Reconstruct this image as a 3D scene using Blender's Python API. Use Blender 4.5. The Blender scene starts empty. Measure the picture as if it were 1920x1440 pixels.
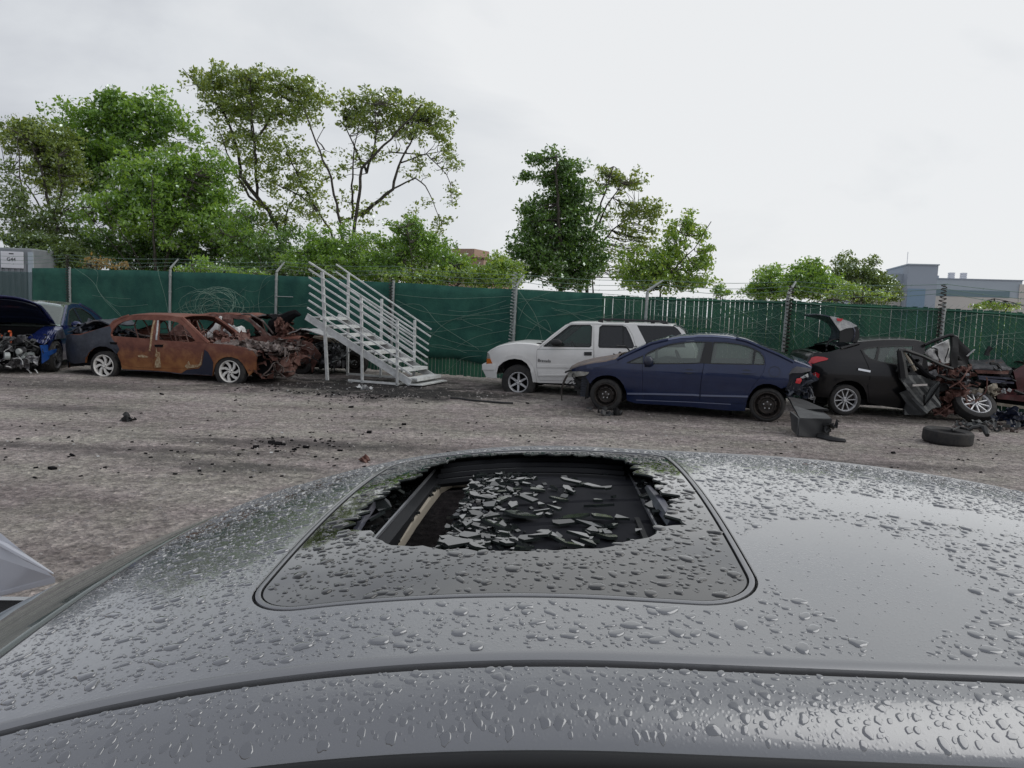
import bpy, bmesh, math, random
import numpy as np
from mathutils import Vector, Matrix, geometry
random.seed(7); RNG = np.random.default_rng(7)
S = bpy.context.scene
COL = S.collection
R = math.radians
# ------------------------------------------------------------------ camera
CAMH = 1.70
F = 1443.0
ROLL, PITCH = R(2.2), R(5.55)
cam = bpy.data.cameras.new('camera'); camo = bpy.data.objects.new('camera', cam); COL.objects.link(camo)
cam.sensor_fit = 'HORIZONTAL'; cam.sensor_width = 36; cam.lens = 36 * F / 1920
cam.clip_start = 0.02; cam.clip_end = 3000
S.camera = camo
_c, _s = math.cos(ROLL), math.sin(ROLL); _cp, _sp = math.cos(PITCH), math.sin(PITCH)
def ray(px, py):
    a = (px - 960) / F; b = -(py - 720) / F
    x = a * _c - b * _s; y = a * _s + b * _c
    return Vector((x, _cp + y * _sp, y * _cp - _sp))
_o = ray(960, 720); _x = (ray(1960, 720) - _o).normalized(); _y = (ray(960, -280) - _o).normalized(); _z = -_o.normalized()
camo.matrix_world = Matrix(((_x.x, _y.x, _z.x, 0), (_x.y, _y.y, _z.y, 0), (_x.z, _y.z, _z.z, CAMH), (0, 0, 0, 1)))
O = Vector((0, 0, CAMH))
def G(px, py, z=0.0):                       # ground point under a photo pixel
    d = ray(px, py); return O + d * ((z - CAMH) / d.z)
def P(px, py, D):                           # point at depth y = D
    d = ray(px, py); return O + d * (D / d.y)
# ------------------------------------------------------------------ world and sun
W = bpy.data.worlds.new("World"); S.world = W; W.use_nodes = True
nt = W.node_tree; nt.nodes.clear()
SUN_EL, SUN_AZ = R(42), R(104)
out = nt.nodes.new('ShaderNodeOutputWorld')
sky = nt.nodes.new('ShaderNodeTexSky'); sky.sky_type = 'NISHITA'; sky.sun_disc = False
sky.sun_elevation = SUN_EL; sky.sun_rotation = SUN_AZ
bg1 = nt.nodes.new('ShaderNodeBackground'); bg1.inputs[1].default_value = 0.05
nt.links.new(sky.outputs[0], bg1.inputs[0])
tc = nt.nodes.new('ShaderNodeTexCoord')
mp = nt.nodes.new('ShaderNodeMapping'); mp.inputs['Scale'].default_value = (1, 1, 2.2); mp.inputs['Location'].default_value = (3.1, 1.7, .6)
nt.links.new(tc.outputs['Generated'], mp.inputs[0])
n1 = nt.nodes.new('ShaderNodeTexNoise'); n1.inputs['Scale'].default_value = 2.1; n1.inputs['Detail'].default_value = 8; n1.inputs['Roughness'].default_value = .52
n1.inputs['Distortion'].default_value = .5
nt.links.new(mp.outputs[0], n1.inputs[0])
dot = nt.nodes.new('ShaderNodeVectorMath'); dot.operation = 'DOT_PRODUCT'; dot.inputs[1].default_value = (.75, .5, -.25)
nt.links.new(tc.outputs['Generated'], dot.inputs[0])
ma = nt.nodes.new('ShaderNodeMath'); ma.operation = 'MULTIPLY_ADD'; ma.inputs[1].default_value = .47
nt.links.new(dot.outputs['Value'], ma.inputs[0]); nt.links.new(n1.outputs[0], ma.inputs[2])
rp = nt.nodes.new('ShaderNodeValToRGB'); e = rp.color_ramp.elements
e[0].position = .36; e[0].color = (.40, .415, .46, 1); e[1].position = .78; e[1].color = (.725, .735, .745, 1)
m_ = rp.color_ramp.elements.new(.57); m_.color = (.60, .62, .645, 1)
nt.links.new(ma.outputs[0], rp.inputs[0])
bg2 = nt.nodes.new('ShaderNodeBackground'); bg2.inputs[1].default_value = 1.0
nt.links.new(rp.outputs[0], bg2.inputs[0])
mx = nt.nodes.new('ShaderNodeMixShader'); mx.inputs[0].default_value = .92
nt.links.new(bg1.outputs[0], mx.inputs[1]); nt.links.new(bg2.outputs[0], mx.inputs[2]); nt.links.new(mx.outputs[0], out.inputs[0])
sl = bpy.data.lights.new('sun', 'SUN'); sl.energy = .95; sl.angle = R(65); sl.color = (1, .97, .93)
so = bpy.data.objects.new('sun', sl); COL.objects.link(so)
so.rotation_euler = (R(90) - SUN_EL, 0, math.pi - SUN_AZ)
S.view_settings.view_transform = 'Standard'; S.view_settings.look = 'None'; S.view_settings.exposure = .30; S.view_settings.gamma = 1
S.render.engine = 'CYCLES'; S.cycles.max_bounces = 8; S.cycles.transparent_max_bounces = 24
# ------------------------------------------------------------------ materials
def nmat(name):
    m = bpy.data.materials.new(name); m.use_nodes = True
    return m, m.node_tree, m.node_tree.nodes['Principled BSDF']
def mat(name, c, rough=.5, metal=0, c2=None, scale=6, bump=0, bscale=None, coat=0, lo=.4, hi=.6, spec=.5, detail=6, stretch=(1, 1, 1), emis=None):
    m, t, b = nmat(name)
    b.inputs['Roughness'].default_value = rough; b.inputs['Metallic'].default_value = metal
    b.inputs['Base Color'].default_value = (*c, 1); b.inputs['Coat Weight'].default_value = coat; b.inputs['Coat Roughness'].default_value = .04
    b.inputs['Specular IOR Level'].default_value = spec
    if c2 is not None or bump:
        tc = t.nodes.new('ShaderNodeTexCoord'); mpn = t.nodes.new('ShaderNodeMapping'); mpn.inputs['Scale'].default_value = stretch
        t.links.new(tc.outputs['Object'], mpn.inputs[0])
    if c2 is not None:
        n = t.nodes.new('ShaderNodeTexNoise'); n.inputs['Scale'].default_value = scale; n.inputs['Detail'].default_value = detail; n.inputs['Roughness'].default_value = .65
        t.links.new(mpn.outputs[0], n.inputs[0])
        r = t.nodes.new('ShaderNodeValToRGB'); r.color_ramp.elements[0].position = lo; r.color_ramp.elements[1].position = hi
        r.color_ramp.elements[0].color = (*c, 1); r.color_ramp.elements[1].color = (*c2, 1)
        t.links.new(n.outputs[0], r.inputs[0]); t.links.new(r.outputs[0], b.inputs['Base Color'])
    if bump:
        n2 = t.nodes.new('ShaderNodeTexNoise'); n2.inputs['Scale'].default_value = bscale or scale * 4; n2.inputs['Detail'].default_value = 5
        t.links.new(mpn.outputs[0], n2.inputs[0])
        bn = t.nodes.new('ShaderNodeBump'); bn.inputs['Strength'].default_value = bump; bn.inputs['Distance'].default_value = .02
        t.links.new(n2.outputs[0], bn.inputs['Height']); t.links.new(bn.outputs[0], b.inputs['Normal'])
    return m
def rustmat(name, cols, scale=3, rough=.75, zcol=None):
    m, t, b = nmat(name); b.inputs['Roughness'].default_value = rough
    tc = t.nodes.new('ShaderNodeTexCoord')
    n = t.nodes.new('ShaderNodeTexNoise'); n.inputs['Scale'].default_value = scale; n.inputs['Detail'].default_value = 9; n.inputs['Roughness'].default_value = .7
    t.links.new(tc.outputs['Object'], n.inputs[0])
    r = t.nodes.new('ShaderNodeValToRGB'); els = r.color_ramp.elements
    while len(els) < len(cols): els.new(.5)
    for i, (p, c) in enumerate(cols): els[i].position = p; els[i].color = (*c, 1)
    fac = n.outputs[0]
    if zcol:                                   # the unburnt orange primer low on the doors
        sx = t.nodes.new('ShaderNodeSeparateXYZ'); t.links.new(tc.outputs['Object'], sx.inputs[0])
        mr = t.nodes.new('ShaderNodeMapRange'); mr.inputs['From Min'].default_value = .62; mr.inputs['From Max'].default_value = .30
        ad = t.nodes.new('ShaderNodeMath'); ad.operation = 'MULTIPLY_ADD'; ad.inputs[1].default_value = -.9; 
        t.links.new(n.outputs[0], ad.inputs[0]); 
        t.links.new(sx.outputs[2], ad.inputs[2])
        mr.inputs['From Min'].default_value = .22; mr.inputs['From Max'].default_value = -.12
        t.links.new(ad.outputs[0], mr.inputs['Value'])
        r2 = t.nodes.new('ShaderNodeValToRGB'); e2 = r2.color_ramp.elements
        e2[0].position = .35; e2[0].color = (*zcol[0], 1); e2[1].position = .68; e2[1].color = (*zcol[1], 1)
        n3 = t.nodes.new('ShaderNodeTexNoise'); n3.inputs['Scale'].default_value = 5; n3.inputs['Detail'].default_value = 8
        t.links.new(tc.outputs['Object'], n3.inputs[0]); t.links.new(n3.outputs[0], r2.inputs[0])
        mxn = t.nodes.new('ShaderNodeMix'); mxn.data_type = 'RGBA'
        t.links.new(mr.outputs[0], mxn.inputs[0]); t.links.new(r.outputs[0], mxn.inputs[6]); t.links.new(r2.outputs[0], mxn.inputs[7])
        t.links.new(mxn.outputs[2], b.inputs['Base Color'])
    else: t.links.new(r.outputs[0], b.inputs['Base Color'])
    t.links.new(fac, r.inputs[0])
    bn = t.nodes.new('ShaderNodeBump'); bn.inputs['Strength'].default_value = .4; bn.inputs['Distance'].default_value = .02
    n2 = t.nodes.new('ShaderNodeTexNoise'); n2.inputs['Scale'].default_value = 14; n2.inputs['Detail'].default_value = 6
    t.links.new(tc.outputs['Object'], n2.inputs[0]); t.links.new(n2.outputs[0], bn.inputs['Height']); t.links.new(bn.outputs[0], b.inputs['Normal'])
    return m
def glassmat(name, tint, mixf=.25, rough=.02, dark=(.02, .025, .025)):
    m, t, b = nmat(name); t.nodes.remove(b); o = t.nodes['Material Output']
    tr = t.nodes.new('ShaderNodeBsdfTransparent'); tr.inputs[0].default_value = (*tint, 1)
    gl = t.nodes.new('ShaderNodeBsdfGlossy'); gl.inputs['Roughness'].default_value = rough; gl.inputs[0].default_value = (.9, .95, .95, 1)
    df = t.nodes.new('ShaderNodeBsdfDiffuse'); df.inputs[0].default_value = (*dark, 1)
    fr = t.nodes.new('ShaderNodeFresnel'); fr.inputs[0].default_value = 1.5
    m1 = t.nodes.new('ShaderNodeMixShader'); m1.inputs[0].default_value = mixf
    m2 = t.nodes.new('ShaderNodeMixShader')
    t.links.new(tr.outputs[0], m1.inputs[1]); t.links.new(df.outputs[0], m1.inputs[2])
    t.links.new(fr.outputs[0], m2.inputs[0]); t.links.new(m1.outputs[0], m2.inputs[1]); t.links.new(gl.outputs[0], m2.inputs[2])
    t.links.new(m2.outputs[0], o.inputs[0]); return m
M = {}
M['black'] = mat('black_plastic', (.012, .013, .014), .5)
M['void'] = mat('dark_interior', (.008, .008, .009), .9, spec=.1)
M['tyre'] = mat('tyre_rubber', (.017, .017, .018), .8, c2=(.035, .033, .03), scale=9)
M['alloy'] = mat('alloy_rim', (.62, .63, .64), .38, .35, c2=(.45, .45, .46), scale=12)
M['alloywhite'] = mat('pale_alloy_rim', (.68, .67, .64), .5, .1, c2=(.52, .50, .47), scale=14, lo=.45, hi=.7)
M['steel'] = mat('steel_rim', (.032, .029, .026), .5, .3, c2=(.06, .05, .045), scale=14)
M['white'] = mat('white_paint', (.80, .80, .78), .3, coat=.5, c2=(.74, .74, .72), scale=3)
M['blue'] = mat('navy_paint', (.006, .016, .064), .28, .25, coat=.8, c2=(.008, .021, .075), scale=4)
M['bluedirt'] = mat('sun_faded_hood', (.16, .12, .095), .6, c2=(.10, .085, .085), scale=5)
M['blackpaint'] = mat('black_paint', (.005, .005, .006), .32, .0, coat=.5, spec=.3)
M['evblue'] = mat('deep_blue_paint', (.008, .016, .085), .25, .3, coat=1)
M['evbright'] = mat('bright_blue_panel', (.012, .06, .24), .4, coat=.3)
M['greyprimer'] = mat('grey_bent_metal', (.045, .048, .05), .5, .2, c2=(.075, .08, .08), scale=5)
M['seat'] = mat('seat_fabric', (.10, .095, .085), .9)
M['seatdark'] = mat('dark_seat_fabric', (.035, .034, .034), .9)
M['chrome'] = mat('chrome', (.8, .8, .8), .15, 1)
M['glass'] = glassmat('window_glass', (.62, .68, .66), .10, dark=(.16, .19, .18))
M['glassgreen'] = glassmat('pale_glass', (.72, .80, .76), .34, dark=(.30, .34, .32))
M['glassdark'] = glassmat('tinted_glass', (.10, .10, .11), .5, dark=(.05, .05, .055))
M['lamp'] = mat('headlamp_lens', (.45, .46, .43), .15, .2, coat=1, c2=(.25, .25, .22), scale=9)
M['redlamp'] = mat('red_lamp_lens', (.55, .012, .02), .2, coat=1)
M['amber'] = mat('amber_lens', (.6, .16, .02), .25, coat=1)
M['rust'] = rustmat('burnt_red_rust', [(.3, (.085, .028, .022)), (.5, (.155, .055, .036)), (.66, (.20, .095, .068)), (.8, (.09, .055, .048))], 2.5, zcol=((.19, .065, .022), (.29, .13, .045)))
M['rustdark'] = rustmat('burnt_dark_rust', [(.35, (.045, .022, .018)), (.5, (.12, .05, .038)), (.62, (.20, .12, .10)), (.75, (.05, .03, .028))], 4)
M['rustgrey'] = rustmat('burnt_grey_metal', [(.35, (.03, .026, .025)), (.5, (.085, .06, .052)), (.6, (.22, .19, .18)), (.75, (.06, .05, .05))], 7)
M['burntblue'] = rustmat('scorched_navy_paint', [(.35, (.012, .016, .026)), (.55, (.035, .042, .058)), (.8, (.09, .095, .11))], 3, .5)
M['navyrest'] = mat('unburnt_navy_paint', (.008, .014, .035), .4, coat=.4)
M['cream'] = mat('cream_sealant', (.42, .34, .22), .8, c2=(.25, .14, .07), scale=20)
M['ash'] = mat('pale_ash', (.55, .56, .55), .9, c2=(.36, .37, .38), scale=9, bump=.5)
M['orange'] = mat('orange_cable', (.55, .10, .03), .5)
M['castmetal'] = mat('cast_metal', (.20, .20, .21), .45, .6, c2=(.06, .06, .065), scale=16)
M['maroon'] = mat('maroon_paint', (.09, .014, .016), .4, coat=.4, c2=(.05, .012, .012), scale=5)
M['beige'] = mat('beige_metal', (.33, .30, .24), .7, c2=(.2, .17, .13), scale=9)
M['palestrip'] = mat('pale_trim_and_highlight', (.20, .23, .34), .3, .2)  # moulding colour, also used for the highlight painted along the sedan roof edge
M['bluestrip'] = mat('blue_grey_metal', (.11, .12, .16), .35, .5, c2=(.05, .05, .07), scale=8)
M['rusthood'] = rustmat('scorched_grey_hood', [(.36, (.05, .05, .058)), (.56, (.10, .098, .105)), (.66, (.20, .075, .03)), (.8, (.3, .12, .05))], 2.2, .45)
M['galv'] = mat('galvanised_steel', (.30, .33, .32), .5, .2, c2=(.38, .40, .39), scale=7)
M['tealwire'] = mat('green_coated_wire', (.03, .10, .10), .5)
M['dullwire'] = mat('dull_wire', (.16, .25, .20), .6, .2)
M['airbag'] = mat('pale_airbag_cloth', (.75, .75, .73), .9, c2=(.55, .55, .54), scale=6, bump=.4)
M['stair'] = mat('grey_painted_steel', (.68, .70, .69), .5, .0, c2=(.50, .51, .50), scale=5)
M['fabric'] = mat('green_windscreen_fabric', (.008, .070, .055), .85, c2=(.028, .125, .088), scale=2.2, lo=.35, hi=.7, bump=.5, bscale=26)
M['slat'] = mat('green_privacy_slat', (.012, .085, .055), .6, c2=(.03, .14, .075), scale=2.2, stretch=(1, 1, .5))
M['brick'] = mat('tan_brick', (.40, .29, .22), .9, c2=(.34, .23, .17), scale=8)
M['wallblue'] = mat('blue_grey_cladding', (.42, .48, .53), .7, c2=(.40, .46, .51), scale=.3)
M['walltower'] = mat('tower_cladding', (.34, .39, .45), .7)
M['walltowerblue'] = mat('blue_tower_panel', (.20, .30, .40), .5)
M['wallcream'] = mat('cream_render', (.58, .56, .52), .8)
M['tealglass'] = mat('teal_glazing', (.14, .22, .25), .25, coat=.5)
M['box'] = mat('grey_container', (.25, .27, .29), .6, c2=(.21, .23, .25), scale=2)
M['plate'] = mat('white_plate', (.70, .71, .75), .5)
M['ink'] = mat('dark_lettering', (.03, .03, .035), .6)
M['rail'] = mat('black_rail_metal', (.010, .011, .013), .6, 0, spec=.15)
M['railedge'] = mat('bare_rail_edge', (.30, .31, .33), .35, .7)
M['beigetrim'] = mat('beige_headliner', (.30, .27, .22), .9)
M['shade'] = mat('black_sunshade_fabric', (.016, .017, .021), .8, spec=.08)
M['shardedge'] = mat('broken_glass_edge', (.02, .026, .025), .4, spec=.2)
# ------------------------------------------------------------------ object helpers
def tag(o, label=None, cat=None, group=None, kind=None):
    if label: o['label'] = label
    if cat: o['category'] = cat
    if group: o['group'] = group
    if kind: o['kind'] = kind
    return o
def empty(name, loc=(0, 0, 0), rz=0, parent=None):
    o = bpy.data.objects.new(name, None); COL.objects.link(o); o.location = loc; o.rotation_euler = (0, 0, rz)
    if parent: o.parent = parent
    return o
def meshobj(name, v, f, m, parent=None, smooth=False, var=None, fsel=None):
    me = bpy.data.meshes.new(name); me.from_pydata([tuple(p) for p in v], [], [tuple(q) for q in f]); me.update()
    for mm in (m if isinstance(m, (list, tuple)) else [m]): me.materials.append(mm)
    if fsel is not None: me.polygons.foreach_set('material_index', fsel)
    if smooth: me.polygons.foreach_set('use_smooth', [True] * len(me.polygons))
    o = bpy.data.objects.new(name, me); COL.objects.link(o)
    if parent: o.parent = parent
    return o
def npmesh(name, v, f, m, parent=None, smooth=False, var=None):
    v = np.asarray(v, np.float32); f = np.asarray(f, np.int32); k = f.shape[1]
    me = bpy.data.meshes.new(name); me.vertices.add(len(v)); me.vertices.foreach_set('co', v.ravel())
    me.loops.add(f.size); me.loops.foreach_set('vertex_index', f.ravel())
    me.polygons.add(len(f)); me.polygons.foreach_set('loop_start', np.arange(0, f.size, k, dtype=np.int32))
    me.polygons.foreach_set('loop_total', np.full(len(f), k, np.int32))
    if smooth: me.polygons.foreach_set('use_smooth', np.ones(len(f), bool))
    if var is not None:
        a = me.attributes.new('var', 'FLOAT', 'POINT'); a.data.foreach_set('value', np.asarray(var, np.float32))
    me.materials.append(m); me.update(calc_edges=True); me.validate()
    o = bpy.data.objects.new(name, me); COL.objects.link(o)
    if parent: o.parent = parent
    return o
class MB:                                       # mesh collector
    def __init__(s): s.v = []; s.f = []
    def box(s, a, b, rot=None, c=None):
        a = Vector(a); b = Vector(b); n = len(s.v)
        for x, y, z in ((0,0,0),(1,0,0),(1,1,0),(0,1,0),(0,0,1),(1,0,1),(1,1,1),(0,1,1)):
            p = Vector((b.x if x else a.x, b.y if y else a.y, b.z if z else a.z))
            if rot is not None: p = rot @ (p - c) + c
            s.v.append(p)
        s.f += [tuple(n + i for i in q) for q in ((0,3,2,1),(4,5,6,7),(0,1,5,4),(1,2,6,5),(2,3,7,6),(3,0,4,7))]; return s
    def bar(s, a, b, w, h=None, up=(0, 0, 1)):     # rectangular bar from a to b
        a = Vector(a); b = Vector(b); h = h or w; d = (b - a).normalized(); up = Vector(up)
        if abs(d.dot(up)) > .98: up = Vector((0, 1, 0))
        x = d.cross(up).normalized() * w / 2; y = x.cross(d).normalized() * h / 2; n = len(s.v)
        for p in (a, b): s.v += [p - x - y, p + x - y, p + x + y, p - x + y]
        s.f += [tuple(n + i for i in q) for q in ((0,1,2,3),(7,6,5,4),(0,4,5,1),(1,5,6,2),(2,6,7,3),(3,7,4,0))]; return s
    def tube(s, pts, r, k=6, cap=True):
        pts = [Vector(p) for p in pts]; n0 = len(s.v); up = Vector((0, 0, 1)); N = len(pts)
        rs = r if isinstance(r, (list, tuple)) else [r] * N
        for i, p in enumerate(pts):
            d = (pts[min(i + 1, N - 1)] - pts[max(i - 1, 0)])
            d = d.normalized() if d.length > 1e-9 else Vector((0, 0, 1))
            x = d.cross(up)
            if x.length < .05: x = d.cross(Vector((0, 1, 0)))
            x.normalize(); y = x.cross(d).normalized()
            for j in range(k):
                a = 2 * math.pi * j / k; s.v.append(p + (x * math.cos(a) + y * math.sin(a)) * rs[i])
        for i in range(N - 1):
            for j in range(k):
                a = n0 + i * k + j; b = n0 + i * k + (j + 1) % k
                s.f.append((a, b, b + k, a + k))
        if cap: s.f.append(tuple(n0 + j for j in range(k))[::-1]); s.f.append(tuple(n0 + (N - 1) * k + j for j in range(k)))
        return s
    def lathe(s, prof, c, axis='y', k=28, zmin=None):  # prof: (radius, offset along axis)
        n0 = len(s.v); c = Vector(c)
        for r, y in prof:
            for j in range(k):
                a = 2 * math.pi * j / k
                p = Vector((math.cos(a) * r, y, math.sin(a) * r)) if axis == 'y' else Vector((math.cos(a) * r, math.sin(a) * r, y))
                p += c
                if zmin is not None and p.z < zmin: p.z = zmin
                s.v.append(p)
        for i in range(len(prof) - 1):
            for j in range(k):
                a = n0 + i * k + j; b = n0 + i * k + (j + 1) % k
                s.f.append((a, b, b + k, a + k))
        return s
    def grid(s, fn, nu, nv):
        n0 = len(s.v)
        for i in range(nu + 1):
            for j in range(nv + 1): s.v.append(Vector(fn(i / nu, j / nv)))
        for i in range(nu):
            for j in range(nv):
                a = n0 + i * (nv + 1) + j; s.f.append((a, a + 1, a + nv + 2, a + nv + 1))
        return s
    def build(s, name, m, parent=None, smooth=False):
        o = meshobj(name, s.v, s.f, m, parent, smooth)
        if smooth:
            try: o.data.set_sharp_from_angle(angle=R(40))
            except Exception: pass
        return o
def bevel(o, w=.01, seg=2):
    md = o.modifiers.new('bevel', 'BEVEL'); md.width = w; md.segments = seg; md.limit_method = 'ANGLE'; return o
def inpoly(x, y, poly):
    c = False; n = len(poly); j = n - 1
    for i in range(n):
        xi, yi = poly[i]; xj, yj = poly[j]
        if (yi > y) != (yj > y) and x < (xj - xi) * (y - yi) / (yj - yi + 1e-12) + xi: c = not c
        j = i
    return c
def dens(poly, step=.09):
    r = []
    for i in range(len(poly)):
        a = Vector(poly[i]); b = Vector(poly[(i + 1) % len(poly)]); n = max(1, int((b - a).length / step))
        for k in range(n): r.append(tuple(a.lerp(b, k / n)))
    return r
def tri2d(poly, holes=(), step=.1):
    """triangulate a 2-D polygon with holes and interior points"""
    v = []; ed = []
    for pl in [poly] + list(holes):
        pl = dens(pl, step); n = len(v); v += pl; ed += [(n + i, n + (i + 1) % len(pl)) for i in range(len(pl))]
    xs = [p[0] for p in poly]; ys = [p[1] for p in poly]
    x = min(xs) + step * .37
    while x < max(xs):
        y = min(ys) + step * .41
        while y < max(ys):
            if inpoly(x, y, poly) and not any(inpoly(x, y, h) for h in holes): v.append((x, y))
            y += step
        x += step
    rv, re, rf = geometry.delaunay_2d_cdt([Vector(p) for p in v], ed, [], 0, 1e-5)[:3]
    ok = []
    for f in rf:
        cx = sum(rv[i].x for i in f) / 3; cy = sum(rv[i].y for i in f) / 3
        if inpoly(cx, cy, poly) and not any(inpoly(cx, cy, h) for h in holes):
            a, b, c = (rv[i] for i in f)
            if (b - a).cross(c - a) < 0: f = f[::-1]
            ok.append(tuple(f))
    return [(p.x, p.y) for p in rv], ok
def shrink(poly, d):
    n = len(poly); area = sum(poly[i][0] * poly[(i + 1) % n][1] - poly[(i + 1) % n][0] * poly[i][1] for i in range(n))
    sg = 1 if area > 0 else -1; r = []
    for i in range(n):
        a = Vector(poly[i - 1]); b = Vector(poly[i]); c = Vector(poly[(i + 1) % n])
        e1 = (b - a).normalized(); e2 = (c - b).normalized(); t = (e1 + e2)
        if t.length < .2: t = e1
        t.normalize(); nrm = Vector((-t.y, t.x)) * sg; r.append(tuple(b + nrm * d))
    return r
def circ(c, r, a0=0, a1=360, n=24, ry=None):
    return [(c[0] + r * math.cos(R(a0 + (a1 - a0) * i / n)), c[1] + (ry or r) * math.sin(R(a0 + (a1 - a0) * i / n))) for i in range(n + (0 if (a1 - a0) % 360 == 0 else 1))]
def sheet(poly, holes, mapf, thick, step=.1, inward=(0, 1, 0)):
    """closed-rim sheet: tri2d mapped by mapf(x,z)->Vector, boundary extruded inward"""
    v2, f = tri2d(poly, holes, step)
    used = sorted({i for t in f for i in t}); ix = {a: i for i, a in enumerate(used)}
    v = [Vector(mapf(*v2[i])) for i in used]; f = [tuple(ix[i] for i in t) for t in f]
    cnt = {}
    for t in f:
        for i in range(3):
            a, b = t[i], t[(i + 1) % 3]; cnt[(a, b)] = 1
    inw = Vector(inward) * thick; mapd = {}
    for (a, b) in list(cnt):
        if (b, a) not in cnt:
            for q in (a, b):
                if q not in mapd: mapd[q] = len(v); v.append(v[q] + inw)
            f.append((b, a, mapd[a], mapd[b]))
    return v, f
# ------------------------------------------------------------------ ground
def ground():
    m, t, b = nmat('wet_gravel'); L = t.links
    def N(k, **kw):
        n = t.nodes.new(k)
        for a, c in kw.items():
            if a in n.inputs: n.inputs[a].default_value = c
        return n
    tc = N('ShaderNodeTexCoord')
    big = N('ShaderNodeTexNoise', Scale=.55, Detail=6, Roughness=.6); mid = N('ShaderNodeTexNoise', Scale=8, Detail=10, Roughness=.78)
    fine = N('ShaderNodeTexNoise', Scale=42, Detail=4, Roughness=.8)
    vor = N('ShaderNodeTexVoronoi', Scale=34); vor2 = N('ShaderNodeTexVoronoi', Scale=75)
    mpn = N('ShaderNodeMapping'); mpn.inputs['Scale'].default_value = (.45, 1.6, 1); mpn.inputs['Rotation'].default_value = (0, 0, R(-12))
    L.new(tc.outputs['Object'], mpn.inputs[0])
    for n in (mid, fine, vor, vor2): L.new(tc.outputs['Object'], n.inputs['Vector'])
    L.new(mpn.outputs[0], big.inputs['Vector'])
    r1 = N('ShaderNodeValToRGB'); e = r1.color_ramp.elements
    e[0].position = .36; e[0].color = (.275, .25, .246, 1); e[1].position = .66; e[1].color = (.50, .468, .462, 1)
    e3 = e.new(.50); e3.color = (.40, .372, .366, 1)
    L.new(big.outputs[0], r1.inputs[0])
    r2 = N('ShaderNodeValToRGB'); e = r2.color_ramp.elements
    e[0].position = 0; e[0].color = (.35, .34, .33, 1); e[1].position = 1; e[1].color = (1.75, 1.7, 1.65, 1)
    e.new(.35).color = (.75, .73, .72, 1); e.new(.8).color = (1.15, 1.12, 1.08, 1)
    L.new(vor.outputs['Color'], r2.inputs[0])
    mu = N('ShaderNodeMix'); mu.data_type = 'RGBA'; mu.blend_type = 'MULTIPLY'; mu.inputs[0].default_value = .75
    L.new(r1.outputs[0], mu.inputs[6]); L.new(r2.outputs[0], mu.inputs[7])
    r3 = N('ShaderNodeValToRGB'); e = r3.color_ramp.elements
    e[0].position = .38; e[0].color = (.34, .33, .32, 1); e[1].position = .60; e[1].color = (1.35, 1.33, 1.30, 1)
    L.new(mid.outputs[0], r3.inputs[0])
    mu2 = N('ShaderNodeMix'); mu2.data_type = 'RGBA'; mu2.blend_type = 'MULTIPLY'; mu2.inputs[0].default_value = .8
    L.new(mu.outputs[2], mu2.inputs[6]); L.new(r3.outputs[0], mu2.inputs[7])
    hu = N('ShaderNodeTexNoise', Scale=.9, Detail=5, Roughness=.6); L.new(tc.outputs['Object'], hu.inputs[0])
    r4 = N('ShaderNodeValToRGB'); e = r4.color_ramp.elements; e[0].position = .40; e[0].color = (1.0, .96, .97, 1); e[1].position = .60; e[1].color = (.97, 1.0, .93, 1); L.new(hu.outputs[0], r4.inputs[0])
    mu3 = N('ShaderNodeMix'); mu3.data_type = 'RGBA'; mu3.blend_type = 'MULTIPLY'; mu3.inputs[0].default_value = 1; L.new(mu2.outputs[2], mu3.inputs[6]); L.new(r4.outputs[0], mu3.inputs[7])
    # soot and oil stains with their own shapes, in ground coordinates
    last = mu3.outputs[2]
    def stain(c, rx, ry, col, amt, rot=0):
        nonlocal last
        mp = N('ShaderNodeMapping'); mp.vector_type = 'TEXTURE'; mp.inputs['Location'].default_value = (c.x, c.y, 0); mp.inputs['Scale'].default_value = (rx, ry, 1000); mp.inputs['Rotation'].default_value = (0, 0, rot)
        L.new(tc.outputs['Object'], mp.inputs[0])
        ln = N('ShaderNodeVectorMath'); ln.operation = 'LENGTH'; L.new(mp.outputs[0], ln.inputs[0])
        ns = N('ShaderNodeTexNoise', Scale=2.6, Detail=7, Roughness=.7); L.new(tc.outputs['Object'], ns.inputs[0])
        ad = N('ShaderNodeMath'); ad.operation = 'MULTIPLY_ADD'; ad.inputs[1].default_value = 2.4; L.new(ns.outputs[0], ad.inputs[0]); L.new(ln.outputs['Value'], ad.inputs[2])
        mr = N('ShaderNodeMapRange'); mr.inputs['From Min'].default_value = 2.3; mr.inputs['From Max'].default_value = 1.5; mr.inputs['To Max'].default_value = amt
        L.new(ad.outputs[0], mr.inputs['Value'])
        mi = N('ShaderNodeMix'); mi.data_type = 'RGBA'; L.new(mr.outputs[0], mi.inputs[0]); L.new(last, mi.inputs[6]); mi.inputs[7].default_value = (*col, 1); last = mi.outputs[2]
    stain(G(690, 722), 3.4, 2.6, (.014, .013, .013), .95)
    stain(G(770, 738), 2.4, 1.3, (.014, .013, .013), .95)
    for a_, b_, ry in (((0, 832), (430, 872), .13), ((120, 846), (560, 880), .10), ((0, 800), (300, 815), .10), ((420, 826), (760, 838), .12), ((1500, 885), (1900, 905), .12), ((560, 800), (1000, 812), .10), ((1000, 800), (1500, 830), .14)):
        p_, q_ = G(*a_), G(*b_); stain((p_ + q_) / 2, (q_ - p_).length * .6, ry * 1.6, (.12, .11, .105), .4, math.atan2(q_.y - p_.y, q_.x - p_.x))
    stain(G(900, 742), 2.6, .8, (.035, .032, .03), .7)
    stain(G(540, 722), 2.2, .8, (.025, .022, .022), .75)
    stain(G(1250, 778), 3.4, 1.2, (.04, .035, .032), .6)
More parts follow.
